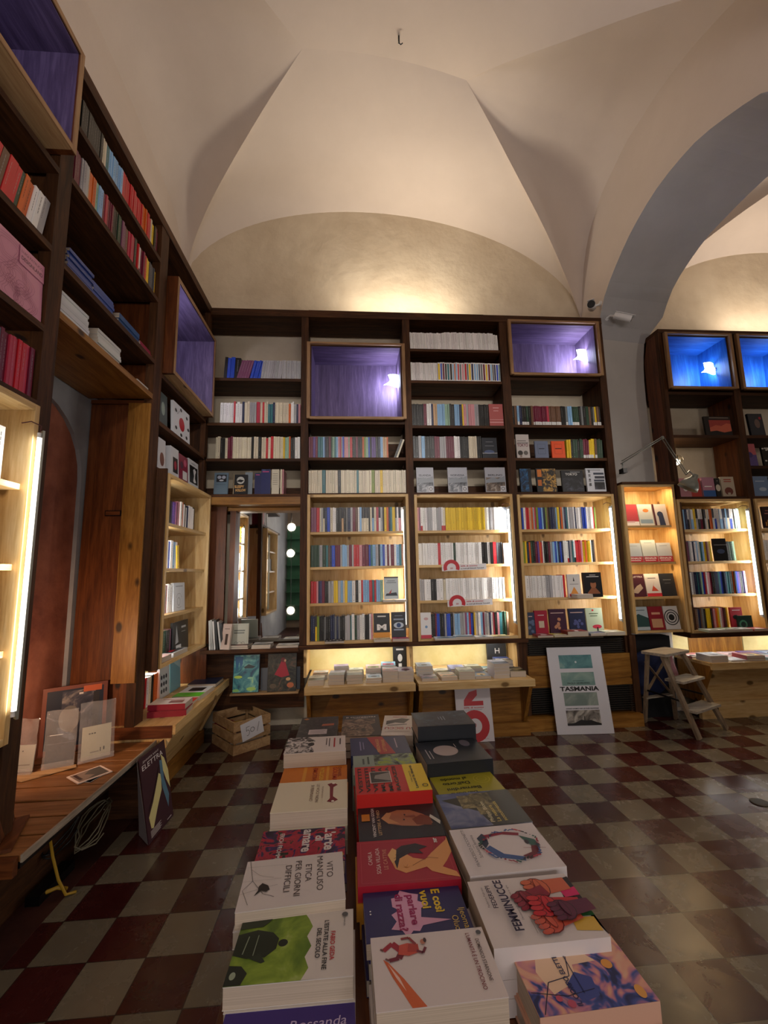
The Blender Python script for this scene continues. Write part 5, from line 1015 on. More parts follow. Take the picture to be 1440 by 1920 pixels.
tbook('white paperback with a ragged coloured ring', .345, 1.070, .765, 90, W, H, .036, 'ddd4d4', I(W, H, [
    ('poly', [(.18, .36), (.30, .62), (.50, .70), (.56, .64), (.36, .54), (.26, .34)][::-1], '3c5c94'), ('poly', [(.50, .70), (.74, .74), (.84, .66), (.78, .62), (.60, .64)][::-1], '22304a'), ('poly', [(.80, .66), (.84, .40), (.78, .24), (.72, .26), (.78, .44), (.74, .62)][::-1], '94203c'), ('poly', [(.72, .26), (.60, .12), (.46, .10), (.48, .20), (.62, .24)][::-1], '2c5c50'), ('poly', [(.46, .12), (.28, .16), (.20, .30), (.28, .36), (.34, .24), (.48, .20)][::-1], '6c1c2c'), ('ell', .56, .22, .05, .03, '2c2430'), ('line', [(.40, .06), (.44, .30)], .006, '8c2c3c'),
    ] + [('line', [(.5+.33*math.cos(t), .42+.31*math.sin(t)), (.5+(.33+.045*math.sin(t*7))*math.cos(t+.13), .42+(.31+.04*math.cos(t*5))*math.sin(t+.13))], .018+.012*math.sin(t*9)**2, ('3c5c94', '22304a', '94203c', '2c5c50', '1c1c24', 'b83c50')[int(t*3.1) % 6]) for t in [k*.13 for k in range(48)]] + [('text', 'FRANCESCO CICCONETTI', .10, .86, .034, '3a3440', .80), ('text', 'Scheletro femmina', .26, .79, .034, '3a3440', .50), ('rect', .46, .835, .54, .838, '3a3440'), ('rect', .60, .03, .74, .035, '8a8488')]), 1, 2.5)
W, H = .172, .219
tbook('paperback with a rocky mountain under a blue cloudy sky', .354, 1.279, .745, 90, W, H, .036, '8a8c98', I(W, H, [
    ('tex', 0, 0, 1, 1, 'cloud_sky'), ('poly', [(0, 0), (1, 0), (1, .2), (.9, .50), (.80, .96), (.62, .80), (.40, .56), (.18, .52), (0, .48)][::-1], '2c3028'), ('tex', .30, .30, .95, .56, 'mountain_rock'), ('tex', .50, .56, .90, .74, 'mountain_rock'), ('text', 'Philipp Blom', .08, .44, .05, 'e0d8b0', .58, 'l', .01), ('text', 'La natura', .08, .36, .05, 'd8c060', .46, 'l', .01), ('text', 'sottomessa', .08, .28, .05, 'd8c060', .56, 'l', .01)]), 2, 2.5)
W, H = .208, .130
tbook('olive yellow paperback with upside down lettering', .355, 1.435, .735, 180, W, H, .034, 'a09a1c', I(W, H, [
    ('rect', 0, 0, 1, 1, 'a69f22'), ('ring', .22, .30, .12, .127, 'd0c858'), ('ring', .22, .30, .07, .075, 'd0c858'), ('text', 'Barbara', .42, .84, .13, '2c2c10', .40, 'l', .02), ('text', 'Bernardini', .32, .62, .13, '2c2c10', .52, 'l', .02), ("text", "Dall'orto", .44, .36, .13, '2c2c10', .42, 'l', .02), ('text', 'al mondo', .44, .14, .13, '2c2c10', .42, 'l', .02)]), 2, 5)
W, H = .182, .226
tbook('black hardback with a pale moon beneath the smoky blue thick book', .346, 1.592, .775, 90, W, H, .055, '14171e', I(W, H, [('tex', 0, 0, 1, 1, 'moon_dark'), ('ell', .52, .60, .24, .24, 'b8a8a4'), ('ell', .80, .22, .16, .10, '6a6470'), ('rect', .2, .90, .62, .915, 'c0b8b8'), ('rect', .2, .85, .55, .862, 'c0b8b8'), ('rect', .62, .40, .8, .41, 'c0b8b8')]), 2, 4.5, hard=True)
W, H = .165, .222
tbook('thick smoky blue black hardback topping the far right stack', .350, 1.775, .825, 90, W, H, .058, '10141c', I(W, H, [('tex', .03, .03, .97, .97, 'navy_smoke'), ('poly', [(.3, .4), (.6, .36), (.7, .56), (.5, .66), (.3, .6)][::-1], '1a222c'), ('rect', .36, .46, .62, .475, '8a9aa8'), ('rect', .36, .51, .6, .525, '8a9aa8'), ('rect', .4, .56, .58, .57, '8a9aa8')]), 2, 1, hard=True)
# ============================================================ BOOKS ON THE BACK SHELVES
FY = 3.972
def brow(desc, x0, x1, z, pat, h=.2, **k): row(desc, (x0, FY, z+.0005), (1, 0, 0), (0, -1, 0), x1-x0, pat, h, **k)
# mirror bay
brow('top shelf above the mirror', -1.20, -1.05, 3.263, 'k1 b2 k1', .215, lean=.05)
brow('top shelf above the mirror, mauve group', -1.08, -.965, 3.263, 'v5', .198, lean=.26)
brow('top shelf above the mirror, blue group', -.955, -.86, 3.263, 'b4', .19, lean=.22)
brow('top shelf above the mirror, leaning pale group', -.855, -.66, 3.263, 's9', .192, lean=.12)
brow('top shelf above the mirror, pale group at right', -.655, -.475, 3.263, 's12', .196, lean=.01)
brow('second shelf down above the mirror', -1.22, -.475, 2.819, 'w1 w6 r1 w1 w2 n1 c2 s4 x2 c1 r1 c2 t2 n1 c5 c3 o1 w2 s1 n1 p1', .215, var=.03)
brow('third shelf down above the mirror', -1.25, -.475, 2.474, 'c2 k2 c1 m2 c1 c10 k1 c2 k1 c2 r1 c1 r1 c6 y1 f2 o1 k2 w2', .215, var=.02)
brow('shelf just above the mirror', -.655, -.625, 2.137, 'c1 p1', .235, var=.004, d=.17)
faceout('pale blue book with a dark photo at the left end above the mirror', -1.255, 3.965, 2.138, .125, .205, .02, '5c7080', [('rect', .02, .115, .11, .185, '12141c'), ('ell', .045, .16, .018, .016, '9aa0b0'), ('ell', .085, .16, .018, .016, '9aa0b0'), ('ell', .065, .13, .02, .007, 'c0c4cc'), ('rect', .02, .09, .105, .093, '3c4c58')], .08, hard=True)
faceout('black book with a moon and orange lettering above the mirror', -1.085, 3.965, 2.138, .130, .185, .02, '15161a', [('ell', .068, .13, .035, .035, 'b8b8b4'), ('poly', [(.03, .12), (.06, .14), (.10, .13), (.075, .11)], '15161a'), ('rect', .005, .0, .009, .185, 'c0a880'), ('text', 'SLEEPY', .016, .058, .024, 'e0b070', .085, 'l', .02), ('text', 'HOLLOW', .026, .024, .024, 'e0b070', .092, 'l', .02)], .08, hard=True)
faceout('tall plain navy book with pink lettering above the mirror', -.83, 3.97, 2.138, .085, .235, .03, '1b2258', [('rect', .01, .208, .07, .216, 'c04880'), ('rect', .01, .225, .04, .228, '8890c0')], .02)
faceout('shorter navy book with pink lettering above the mirror', -.89, 3.975, 2.138, .062, .20, .02, '1b2050', [('rect', .01, .18, .045, .187, 'c04880')], .02)
faceout('cream booklet standing beside the tall navy book above the mirror', -.735, 3.972, 2.138, .068, .235, .02, 'c9c2ae', [('rect', .01, .19-.02*k, .055, .194-.02*k, '6a6a60') for k in range(6)], .02)
faceout('grey card leaning at the back behind the black moon book', -1.01, 4.10, 2.138, .07, .24, .004, '9aa6b0', None, .05)
# column above left lit cabinet
brow('shelf beneath the violet box', -.395, .36, 2.484, 'm2 u1 m1 t2 l1 n1 k1 m1 e1 f1 t1 l1 p1 x1 s1 b1 p2 f1 r1 k2 m1 k3 o1 j1 f1 b1 k1 u3 k1 n1 l2 a2 o1', .205, var=.004, group='small spines beneath the violet box')
brow('right end of the shelf beneath the violet box', .41, .45, 2.484, 'k1 c1', .20, lean=.38)
brow('cream row just above the left lit cabinet', -.395, .52, 2.142, 'c6 t1 c6 k1 c8 t1 c7 j1 c3 y1 c11', .222, var=.004, marks=.8)
# middle column
brow('top shelf of white spines', .60, 1.50, 3.597, 'w4 w5 w3 w6 w2 w7 w4 w6 w3 w6 w2', .195, var=.03, lean=-.03)
brow('second shelf of white and striped spines', .60, .865, 3.265, 'w3 w3 w9', .20, var=.02, lean=-.01)
brow('second shelf, striped spines', .868, 1.505, 3.265, 'w28/P', .20, var=.006)
brow('third shelf of the middle column', .60, 1.36, 2.805, 'k7 m1 w2 n1 a2 l4 f2 k2 l3 n1 y1 p1 s1 p4 s2 k6', .225, var=.006)
faceout('red pink book standing at the right end of the third middle shelf', 1.365, 3.965, 2.806, .14, .225, .02, 'b05a58', [('rect', .04, .18, .10, .19, 'd8a0a0'), ('rect', .045, .15, .095, .158, 'd8a0a0'), ('rect', .0, .06, .14, .065, 'd8a0a0'), ('rect', 0, .03, .14, .04, 'd8a0a0')], .03)
brow('fourth shelf of the middle column', .60, 1.27, 2.479, 'k2 s1 l1 k2 k2 m2 s3 m4 w3 k5 c4 k3', .222, var=.006)
faceout('dark night sky book at the right of the fourth middle shelf', 1.275, 3.965, 2.480, .15, .205, .02, '1c222c', [('ell', .07, .06, .05, .02, '4a5a80'), ('rect', .04, .16, .11, .164, '8a8a90'), ('rect', .03, .12, .12, .124, '8a8a90'), ('rect', .0, .045, .15, .05, 'b8b8b8')], .04)
blotch('grey_scene', [(.35, '3a3c42'), (.5, '7a7e86'), (.62, 'b0b2b8'), (.75, 'd0d0d2')], 16, 1.6); blotch('brown_scene', [(.35, '3a3430'), (.5, '6c5c50'), (.62, 'a09488'), (.75, 'c8c4c0')], 16, 1.6)
for k, (x, t, w_, tx) in enumerate(((.622, 'ISLANDA', .165, 'grey_scene'), (.925, 'NORVEGIA', .19, 'grey_scene'), (1.29, 'BERLINO', .20, 'brown_scene'))):
    faceout('grey travel guide with a landscape, %s of three above the middle lit cabinet' % ('left', 'middle', 'right')[k], x, 3.962, 2.142, w_, .245, .022, 'a8aab2', [('rect', 0, 0, w_, .245, 'a8aab4'), ('tex', .006, .006, w_-.006, .145, tx), ('poly', [(.006, .12), (w_*.4, .15), (w_*.6, .13), (w_-.006, .16), (w_-.006, .10), (.006, .09)], '8a9098'), ('rect', w_-.055, .006, w_-.008, .06, 'c8c8cc'), ('ring', w_-.031, .033, .012, .017, '2c2c30'), ('text', t, w_/2, .158, .020, '24262c', w_*.7, 'c', .01)], .05, group='travel guides above the middle lit cabinet')
# right column
brow('shelf beneath the top right violet box', 1.60, 2.33, 2.817, 'k1 d1 l1/W n1 k2/W e1/W k1 d1 m8/W x1/W d7/W k2 g1/W l2 e4/W k1 g1', .20, var=.003, tvar=.15)
brow('right end of the shelf beneath the top right violet box', 2.33, 2.51, 2.817, 'k1 e1 d1 k1 g1/W y1/W d1/W k1/W', .20, var=.006)
faceout('white comic style book at the left end of the fourth right shelf', 1.62, 3.965, 2.481, .13, .24, .02, 'c4bcb8', [('text', 'TOKYO', .008, .115, .030, '6a1830', .11, 'l', .02), ('ell', .035, .05, .025, .025, '3a3634'), ('ell', .09, .05, .022, .022, '6a6460'), ('rect', .01, .15, .12, .156, '3a3634'), ('rect', .01, .17, .10, .176, '3a3634'), ('rect', .03, .005, .05, .03, '8a7a70')], .04)
faceout('small blue grey book with a thin frame on the fourth right shelf', 1.805, 3.965, 2.481, .135, .172, .018, '6a748c', [('line', [(.03, .04), (.105, .04), (.105, .14), (.03, .14), (.03, .04)], .0015, '20242c'), ('rect', .04, .09, .095, .098, '20242c')], .03)
faceout('small bright orange book with a thin frame on the fourth right shelf', 1.975, 3.965, 2.481, .135, .172, .018, 'e2501c', [('line', [(.03, .04), (.105, .04), (.105, .14), (.03, .14), (.03, .04)], .0015, '501808'), ('rect', .035, .09, .10, .10, '501808')], .03)
brow('fourth shelf of the right column', 2.13, 2.50, 2.480, 'y1 y1 k1 e2 k1 e2 m1/W m2/W y2/W y1 d1/W e2 e1', .20, var=.02, lean=.03)
blotch('blue_art', [(.42, '06101c'), (.52, '103c64'), (.66, '2c6c9c')], 16, 1.5); blotch('gold_art', [(.42, '14100c'), (.5, '6c5020'), (.6, 'c89840'), (.7, '3a2c18')], 24, 1, detail=2); blotch('dark_art', [(.42, '0c0c10'), (.56, '24242c'), (.7, '4a4a58')], 18, 1)
faceout('black book with blue smoke at the left above the right lit cabinet', 1.635, 3.965, 2.142, .115, .235, .02, '0c1018', [('tex', .004, .004, .085, .231, 'blue_art')], .05)
faceout('black and gold leaf patterned book above the right lit cabinet', 1.80, 3.965, 2.142, .20, .235, .02, '0c0c0e', [('tex', .06, .004, .196, .231, 'gold_art'), ('rect', .012, .15, .055, .225, 'c87020'), ('rect', .012, .06, .05, .12, 'b86018')], .05)
faceout('black book with white lettering and a dark figure above the right lit cabinet', 2.055, 3.965, 2.142, .22, .215, .02, '101014', [('tex', .01, .01, .21, .14, 'dark_art'), ('text', 'TOKYO', .04, .165, .022, 'd0ccc8', .12, 'l', .02), ('rect', .09, .195, .19, .200, '9a9a9c')], .05)
faceout('white storefront book with vertical lettering at the right end above the right cabinet', 2.305, 3.962, 2.142, .19, .235, .02, 'c0c2c8', [('text', c, .02, .19-.045*k, .026, 'k', .026, 'l', .02) for k, c in enumerate('\u6771\u4eac\u5e97\u69cb')] + [('rect', .075, .17, .18, .19, '2c3444'), ('rect', .085, .13, .185, .155, '2a2c38'), ('rect', .075, .10, .18, .12, '2c3444'), ('tex', .075, .02, .18, .095, 'dark_art'), ('rect', .01, .215, .15, .219, 'k')], .05)
# lit cabinet beside the mirror
K = 'lit cabinet beside the mirror'
brow('top shelf of the '+K, -.370, .500, 1.7805, 'v2 r1 c1 s1 c1/D n1 b1 c1 w1 w1 k1 k1 a1/D k1 g1 n1 s1 m1 d1 w1 l1 c1/D c1/D c1/D k1 c1 l1/D c1 x1 w1/D s1 k1 y1 o1 n1 t1 y1 s1/D w1 p1/D w2', .228, var=.005)
brow('second shelf of the '+K, -.370, .500, 1.4605, 'e2 e1 s1 e1 t1 d1 n1 b1 m2 s1 l2 s1 m1 s1 r2 p1 m2 b1 t1 l1 s1 k1 l1 b1 w1 m1 w1 m1 w1 l1 t1 d1 g1', .20, var=.006)
brow('third shelf of the '+K, -.370, .285, 1.1375, 'r2 p1 n1 i1 m1 k2 s2 y1 y1 s1 l1 c1 y1 l2 w1 k1 w1 r1 l2 l1 r1 t1 r1 l2 f1', .198, var=.006)
brow('bottom shelf of the '+K, -.370, .185, .8085, 'n2 y1/D j1 k3 g1 k2 n2 g1 n1 g1 k2 s2 t1 w1 e1 s1 w2 k2 w1 p1', .225, var=.02)
faceout('pale book with a small red boat picture at the right of the third shelf', .290, 3.93, 1.16, .13, .20, .018, 'b9c4c8', [('rect', 0, .188, .13, .2, '1c1c20'), ('rect', .03, .16, .10, .165, '5a6468'), ('rect', .02, .145, .11, .15, '5a6468'), ('poly', [(.01, .03), (.12, .03), (.11, .06), (.02, .05)], '1c2430'), ('poly', [(.04, .05), (.07, .09), (.06, .05)], 'b02c30')], .03)
for k, (x, c) in enumerate(((.272, 'c8c4bc'), (.385, 'bcc0c4'))): bookobj('small pale paperback lying under the boat picture book, %s' % ('left one', 'right one')[k], (x, 3.875, 1.138+.0003), (1, 0, 0), (0, 1, 0), zv, .105, .14, .016, c, 'flat books on the third shelf')
faceout('black book with a big white letter M and orange band on the bottom shelf', .190, 3.93, .8085, .145, .228, .02, '121212', [('text', 'M', .072, .085, .045, 'e8e4e0', .085, 'c', .06), ('rect', .0, .0, .145, .062, 'd08a1c'), ('rect', .035, .195, .11, .207, 'c8c4c0')], .05)
faceout('black book with a blue eye on the bottom shelf beside the orange band book', .350, 3.93, .8085, .13, .235, .02, '16181e', [('ell', .065, .12, .045, .026, 'b8c4d0'), ('ell', .065, .12, .02, .02, '1c3c6c'), ('rect', .02, .165, .11, .178, '8a96a8'), ('rect', .02, .075, .11, .088, '8a96a8'), ('rect', .03, .20, .10, .204, '8a96a8')], .05)
bookobj('black and white booklet lying open ended in front of the bottom shelf spines', (-.235, 3.80, .8087), (1, .05, 0), (-.05, 1, 0), zv, .165, .12, .018, '2c2426', 'flat books in the lit cabinet beside the mirror', items=[('rect', .01+.03*k, .02+.02*(k % 3), .025+.03*k, .06+.02*(k % 3), 'c8c0bc') for k in range(5)])
for k, (x, c, lb) in enumerate(((.185, 'd8d0b0', 'cream paperback pile lying before the orange band book'), (.345, 'b02058', 'pink paperback lying before the blue eye book'))):
    bookobj(lb, (x, 3.80, .8087), (1, .03*(-1)**k, 0), (-.03*(-1)**k, 1, 0), zv, .145, .10, .022, c, 'flat books in the lit cabinet beside the mirror', items=gen(.145, .10, 'k', 'd88aa8' if k else 'e8e0c0', 1, seed=k))
# middle lit cabinet
K = 'middle lit cabinet'
brow('top shelf of the '+K, .618, .885, 1.7805, 'p1 v1 w1/R w1 w1 s3 w3 s2 w1/R c1/R', .222, var=.006)
brow('yellow run on the top shelf of the '+K, .888, 1.265, 1.7805, 'y11 y3 y8', .218, var=.012, jitter=.05, tvar=.2, group='yellow paperbacks in the middle lit cabinet')
brow('right end of the top shelf of the '+K, 1.268, 1.50, 1.7805, 'w2 s2 w4 w2 g1 h3', .218, var=.004)
brow('second shelf of the '+K, .618, 1.42, 1.4605, 'w10 w1 r1 w7 e1 w5 w9 k2 w1 k1 r2 h3', .205, var=.005, jitter=.04)
faceout('white book with a small dark figure at the right end of the second shelf', 1.425, 3.95, 1.461, .075, .19, .015, 'c8ccd0', [('ell', .035, .09, .012, .02, '8a2030'), ('ell', .035, .12, .008, .008, '3a3030'), ('ell', .03, .06, .012, .008, '5a1830')], .03)
brow('third shelf of the '+K, .618, 1.42, 1.1375, 's2 w3 k2 w2 c1 w9 w4 w12 w4', .20, var=.012, jitter=.04)
brow('bottom shelf of the '+K, .700, 1.44, .8085, 'm1 k2 m1 b2 k2 n1 s1 b2 k1 s1 l3 s2 s1 v1 l1 x1 b1 n1 y1 c1 s1 w1 l1 m1 s2 n1 w1 x1 k1 p1 t2 e2 d1', .212, var=.01)
faceout('narrow white leaning book with a red foot at the left of the bottom shelf', .612, 3.915, .8085, .095, .225, .016, 'dcdada', [('rect', .0, .0, .095, .03, 'c02c44'), ('ell', .05, .10, .012, .012, '6a90b8'), ('ell', .05, .17, .02, .012, 'c8a0a0')], .05)
for k, (x, W_, c, lb) in enumerate(((.715, .19, 'b4bcc0', 'pale grey landscape booklet'), (.895, .17, 'c4d0d4', 'pale blue paperback pile'), (1.075, .155, 'c8c8c4', 'white paperback with small figures'), (1.235, .14, 'cfc494', 'pale yellow paperback'))):
    bookobj(lb+' lying before the bottom row of the middle lit cabinet', (x, 3.79, .8087), (1, -.04+.02*k, 0), (.04-.02*k, 1, 0), zv, W_, .12, .016+.008*(k == 1), c, 'flat books in the middle lit cabinet', items=gen(W_, .12, 'k', '6a8090' if k != 3 else '8a7a40', k % 4, seed=k+3))
def strip(label, x, z, W_):
    t = thing('shelf_card', label, 'sign', (x, 3.945, z), 'discount cards on the middle lit cabinet'); o = Vector((x, 3.948, z-.045)); rr_ = Vector((1, 0, .025)).normalized(); uu = Vector((-.025, 0, 1)).normalized()
    mb = MB(); mb.prism([o, o+rr_*W_, o+rr_*W_+uu*.055, o+rr_*.165+uu*.055, o+rr_*.145+uu*.085, o+rr_*.10+uu*.105, o+rr_*.055+uu*.09, o+rr_*.02+uu*.055, o+uu*.055][::-1], (0, .002, 0), 'printed', colr('dcd8da')); mb.build('card', t)
    h = []
    for a in range(-2, 18):
        t0, t1 = a*math.pi/16, (a+1)*math.pi/16; f = lambda rad, tt: (.09+rad*math.cos(tt)*1.02, max(.003, .028+rad*math.sin(tt))); h.append(('poly', [f(.042, t0), f(.075, t0), f(.075, t1), f(.042, t1)], 'b81424'))
    h += [('text', '20', .09, .018, .012, 'b81424', .024, 'c', .02), ('text', '20% di sconto', .175, .034, .012, 'b81424', .16, 'l', .02), ('text', 'su tutti gli Einaudi Tascabili', .175, .012, .011, 'k', .22, 'l', .01)]
    art(o+Vector((0, -.0004, 0)), rr_, uu, h, title='lettering', pic='printing', parent=t)
strip('white card with a red ring on the second shelf edge of the middle lit cabinet', .83, 1.445, .42)
strip('white card with a red ring on the third shelf edge of the middle lit cabinet', .87, 1.122, .42)
# right lit cabinet
K = 'lit cabinet above the poster'
brow('top shelf of the '+K, 1.606, 2.37, 1.7755, 'n1 b1 w1 r1 r1 a1 o1 s1 x1 j1 b2 l1 n1 j1 d1 k1 n2 h1 l1 y1 n1 o1 s1 n1 t1 w1 s3 w1 n1 w3 s1 b2 w4 w1 r1 j1', .218, var=.006)
brow('second shelf of the '+K, 1.606, 2.33, 1.4555, 'a1 j1 y1 n1 o1 e1 k1 m1 u1 o1 r1 w1 k2 m1 s1 l1 b1 l1 n1 b1 n1 w2 w1/R n1 s1 t1 w1/B r2 r1 p1 y1 o1 y2 w1 k1 d1', .218, var=.02)
brow('third shelf of the '+K, 1.606, 2.005, 1.1325, 'w2 w8 s2 w5 r1', .212, var=.004, jitter=.04)
faceout('white book with a red sunset picture on the third shelf above the poster', 2.012, 3.93, 1.133, .125, .215, .02, 'd4d0cc', [('poly', [(.02, .03), (.06, .10), (.10, .03)], 'd89040'), ('rect', .01, .01, .115, .035, 'b84040'), ('poly', [(.055, .15), (.062, .19), (.07, .15)], 'k'), ('rect', .02, .12, .105, .125, '8a8a8a')], .04)
faceout('black book with a portrait on the third shelf above the poster', 2.165, 3.92, 1.133, .175, .228, .03, '131416', [('ell', .09, .115, .028, .038, '9c6444'), ('poly', [(.03, .04), (.07, .085), (.11, .085), (.15, .04), (.15, .03), (.03, .03)], '8a5438'), ('ell', .09, .145, .03, .016, '16120f'), ('rect', .06, .20, .12, .206, 'c8c4c0'), ('rect', .03, .185, .15, .192, 'c8c4c0')], .04, hard=True)
for k in range(3): bookobj('small cream booklet, %s of a little pile on the third shelf above the poster' % ('lowest', 'middle', 'top')[k], (2.025, 3.80, 1.1327+k*.012), (1, .02*k, 0), (-.02*k, 1, 0), zv, .15, .10, .0115, ('c4b8b0', 'd0c4b8', 'b8b0a8')[k], 'pile on the third shelf above the poster')
for k, (x, W_, H_, c, acc, lb) in enumerate(((1.612, .07, .20, '2c3850', '5a6a8a', 'navy patterned book'), (1.685, .12, .215, '9c1834', 'c8b8a0', 'crimson book with a pale square label'), (1.825, .16, .225, '3c1830', 'b88060', 'dark plum book with scattered figures'), (2.015, .155, .225, '1c2240', '4a5080', 'navy book with a pale horizon'), (2.18, .16, .225, 'b8c4a8', 'c03048', 'pale green book with a red umbrella'))):
    it = [('rect', .035, .06, .085, .12, acc), ('rect', .03, .17, .09, .175, 'w')] if k == 1 else ([('ell', W_*.6, .055, .045, .018, acc), ('rect', W_*.58, .0, W_*.66, .05, '1c1c1c'), ('rect', .03, .17, .12, .178, '5a6a50'), ('rect', .04, .15, .11, .157, '5a6a50'), ('ell', .07, .205, .01, .008, 'r')] if k == 4 else [('rect', .015, H_-.04, W_-.02, H_-.033, 'c8a8a0')] + [('ell', W_*random.uniform(.2, .8), H_*random.uniform(.15, .6), .014, .014, acc) for q in range(7)])
    faceout(lb+' standing on the bottom shelf above the poster', x, 3.95, .8045, W_, H_, .022, c, it, .08, hard=(k == 1), group='front facing books on the bottom shelf above the poster')
for k, (x, W_, T_, c, lb) in enumerate(((1.625, .14, .018, '7a2430', 'dark red booklet'), (1.775, .15, .016, 'b0a048', 'yellow edged booklet'), (1.90, .19, .045, '7a2c20', 'thick russet paperback'), (2.11, .15, .022, '3a4460', 'blue grey paperback'), (2.26, .18, .028, 'b4bcac', 'pale green paperback'))):
    bookobj(lb+' lying before the bottom row above the poster', (x, 3.78, .8047), (1, -.05+.025*k, 0), (.05-.025*k, 1, 0), zv, W_, .13, T_, c, 'flat books above the poster', items=gen(W_, .13, 'w', jit(colr(c), .4), k % 4, seed=k))
# second room
K = 'lit cabinet right of the ladder'
brow('top shelf of the '+K, 3.215, 3.86, 1.7605, 'w1 s1 l1 n1 k1/T s1 l1/T y1 s1/D k1/T m1/T k1 s1/D c1 k1/T o1 s1/D b1/T w1 l1/T n1 s1/D l1 c1/D b1/T w1 f1/T s1 f1', .205, var=.01)
brow('second shelf of the '+K, 3.215, 3.52, 1.4475, 'p1 o1 v1 s1 w1 n1 w1 l1 w1 t1 l1 y1 m1 a1 y1', .20, var=.012)
faceout('black book with a planet horizon in the cabinet right of the ladder', 3.505, 3.92, 1.448, .13, .215, .02, '15181c', [('ell', .065, .09, .04, .022, '4a5c80'), ('rect', .0, .15, .13, .155, 'b8b8b8')], .03)
brow('second shelf of the lit cabinet right of the ladder, beyond the planet book', 3.645, 3.77, 1.4475, 'e2 k2 e2 f1', .19, var=.01, lean=-.04)
brow('third shelf of the '+K, 3.215, 3.84, 1.1305, 'n1 l1 w1 s1 n1 t1 n1 f1 b1 x1 w1 p1 m1 k2 n2 t1 b1 n2 t2 k1 o1 k1 b1 u1 k1 n1 u1', .215, var=.01)
brow('bottom shelf of the '+K, 3.215, 3.60, .8015, 'y1 p1 d2 g1 n1 d1 g1 k1 y2 k1 m1 p1 o1 y1 w1 p1 m1 d1 y1', .20, var=.012)
faceout('red book on the bottom shelf of the cabinet right of the ladder', 3.605, 3.94, .802, .12, .20, .018, 'b82c3c', [('ell', .05, .11, .03, .02, '15130f'), ('rect', .02, .17, .10, .176, 'w')], .03)
faceout('dark green book with a pale ring on the bottom shelf beside the red book', 3.635, 3.90, .802, .145, .125, .018, '1c3c34', [('ring', .05, .045, .025, .04, '4a9070')], .05)
for k, (x, W_, T_, c) in enumerate(((3.225, .17, .02, '9fb0ac'), (3.40, .14, .022, '8fb08a'), (3.545, .11, .022, 'c4c8cc'), (3.665, .16, .018, 'b03c48'))):
    bookobj('%s paperback lying in front on the bottom shelf right of the ladder' % ('grey green', 'pale green', 'white', 'red')[k], (x, 3.78, .8017), (1, -.06+.03*k, 0), (.06-.03*k, 1, 0), zv, W_, .13, T_, c, 'flat books right of the ladder', items=gen(W_, .13, 'k', 'w', k % 4, seed=k))
brow('second shelf of the cabinet at the right photo edge', 4.035, 4.70, 1.4475, 's1 w1 w9 s2 w6 k2 w4', .20, var=.01)
brow('third shelf of the cabinet at the right photo edge', 4.035, 4.70, 1.1305, 't6 n1 t4 s3 e3 t3', .20, var=.01)
brow('top shelf of the cabinet at the right photo edge', 4.035, 4.08, 1.7605, 'w1 s1', .20); brow('bottom shelf of the cabinet at the right photo edge', 4.035, 4.5, .8015, 'k2 g3 n4 d3', .2)
faceout('dark red crowd cover book at the right photo edge', 4.085, 3.94, 1.761, .17, .215, .02, '2a1218', [('rect', .02, .14, .15, .15, 'b07060'), ('rect', .03, .17, .14, .178, 'b07060')] + [('rect', .015+.02*q, .02, .028+.02*q, .06+.02*(q % 3), 'c8883c') for q in range(7)], .04)
faceout('black landscape book with a red sky on the upper shelf by the arch', 3.625, 3.975, 2.722, .29, .205, .02, '15100f', [('rect', .05, .03, .285, .165, '9c3c34'), ('poly', [(.05, .08), (.12, .11), (.18, .10), (.24, .13), (.285, .12), (.285, .03), (.05, .03)], 'c06048'), ('poly', [(.05, .0), (.285, .0), (.285, .045), (.2, .03), (.12, .05), (.05, .04)], '15100f'), ('rect', .06, .185, .27, .193, '8a7a70')], .06)
faceout('framed dark portrait book on the upper shelf at the right edge', 4.12, 3.975, 2.722, .16, .24, .025, '22262c', [('rect', .01, .01, .15, .23, '2c3036'), ('ell', .09, .13, .03, .05, '6a5850'), ('ell', .13, .19, .015, .015, 'a02030')], .08, hard=True)
faceout('purple and coral book leaning on the divider at the right edge', 4.045, 3.99, 2.402, .12, .24, .03, '5a4a80', [('rect', .0, .12, .12, .24, 'b05a60'), ('ell', .05, .12, .03, .03, '3c3468')], .08)
faceout('black floral patterned book at the right edge', 4.22, 3.98, 2.402, .22, .20, .02, '121410', [('ell', random.uniform(.01, .21), random.choice([random.uniform(.01, .06), random.uniform(.14, .19)]), .012, .008, 'c8c8c0') for q in range(26)] + [('rect', .06, .10, .16, .106, 'b0b0a0')], .06)
faceout('pale blue book on the lowest dark shelf at the right edge', 4.055, 3.97, 2.087, .17, .205, .03, '6c84a4', [('ell', .1, .07, .04, .02, 'a8b8c8'), ('rect', .03, .15, .13, .157, 'c0ccd8')], .04)
faceout('dark blue book next to the pale blue one at the right edge', 4.24, 3.975, 2.087, .22, .195, .02, '28344c', [('rect', .03, .06, .18, .066, '8090a8'), ('rect', .03, .10, .14, .106, '8090a8')], .04)
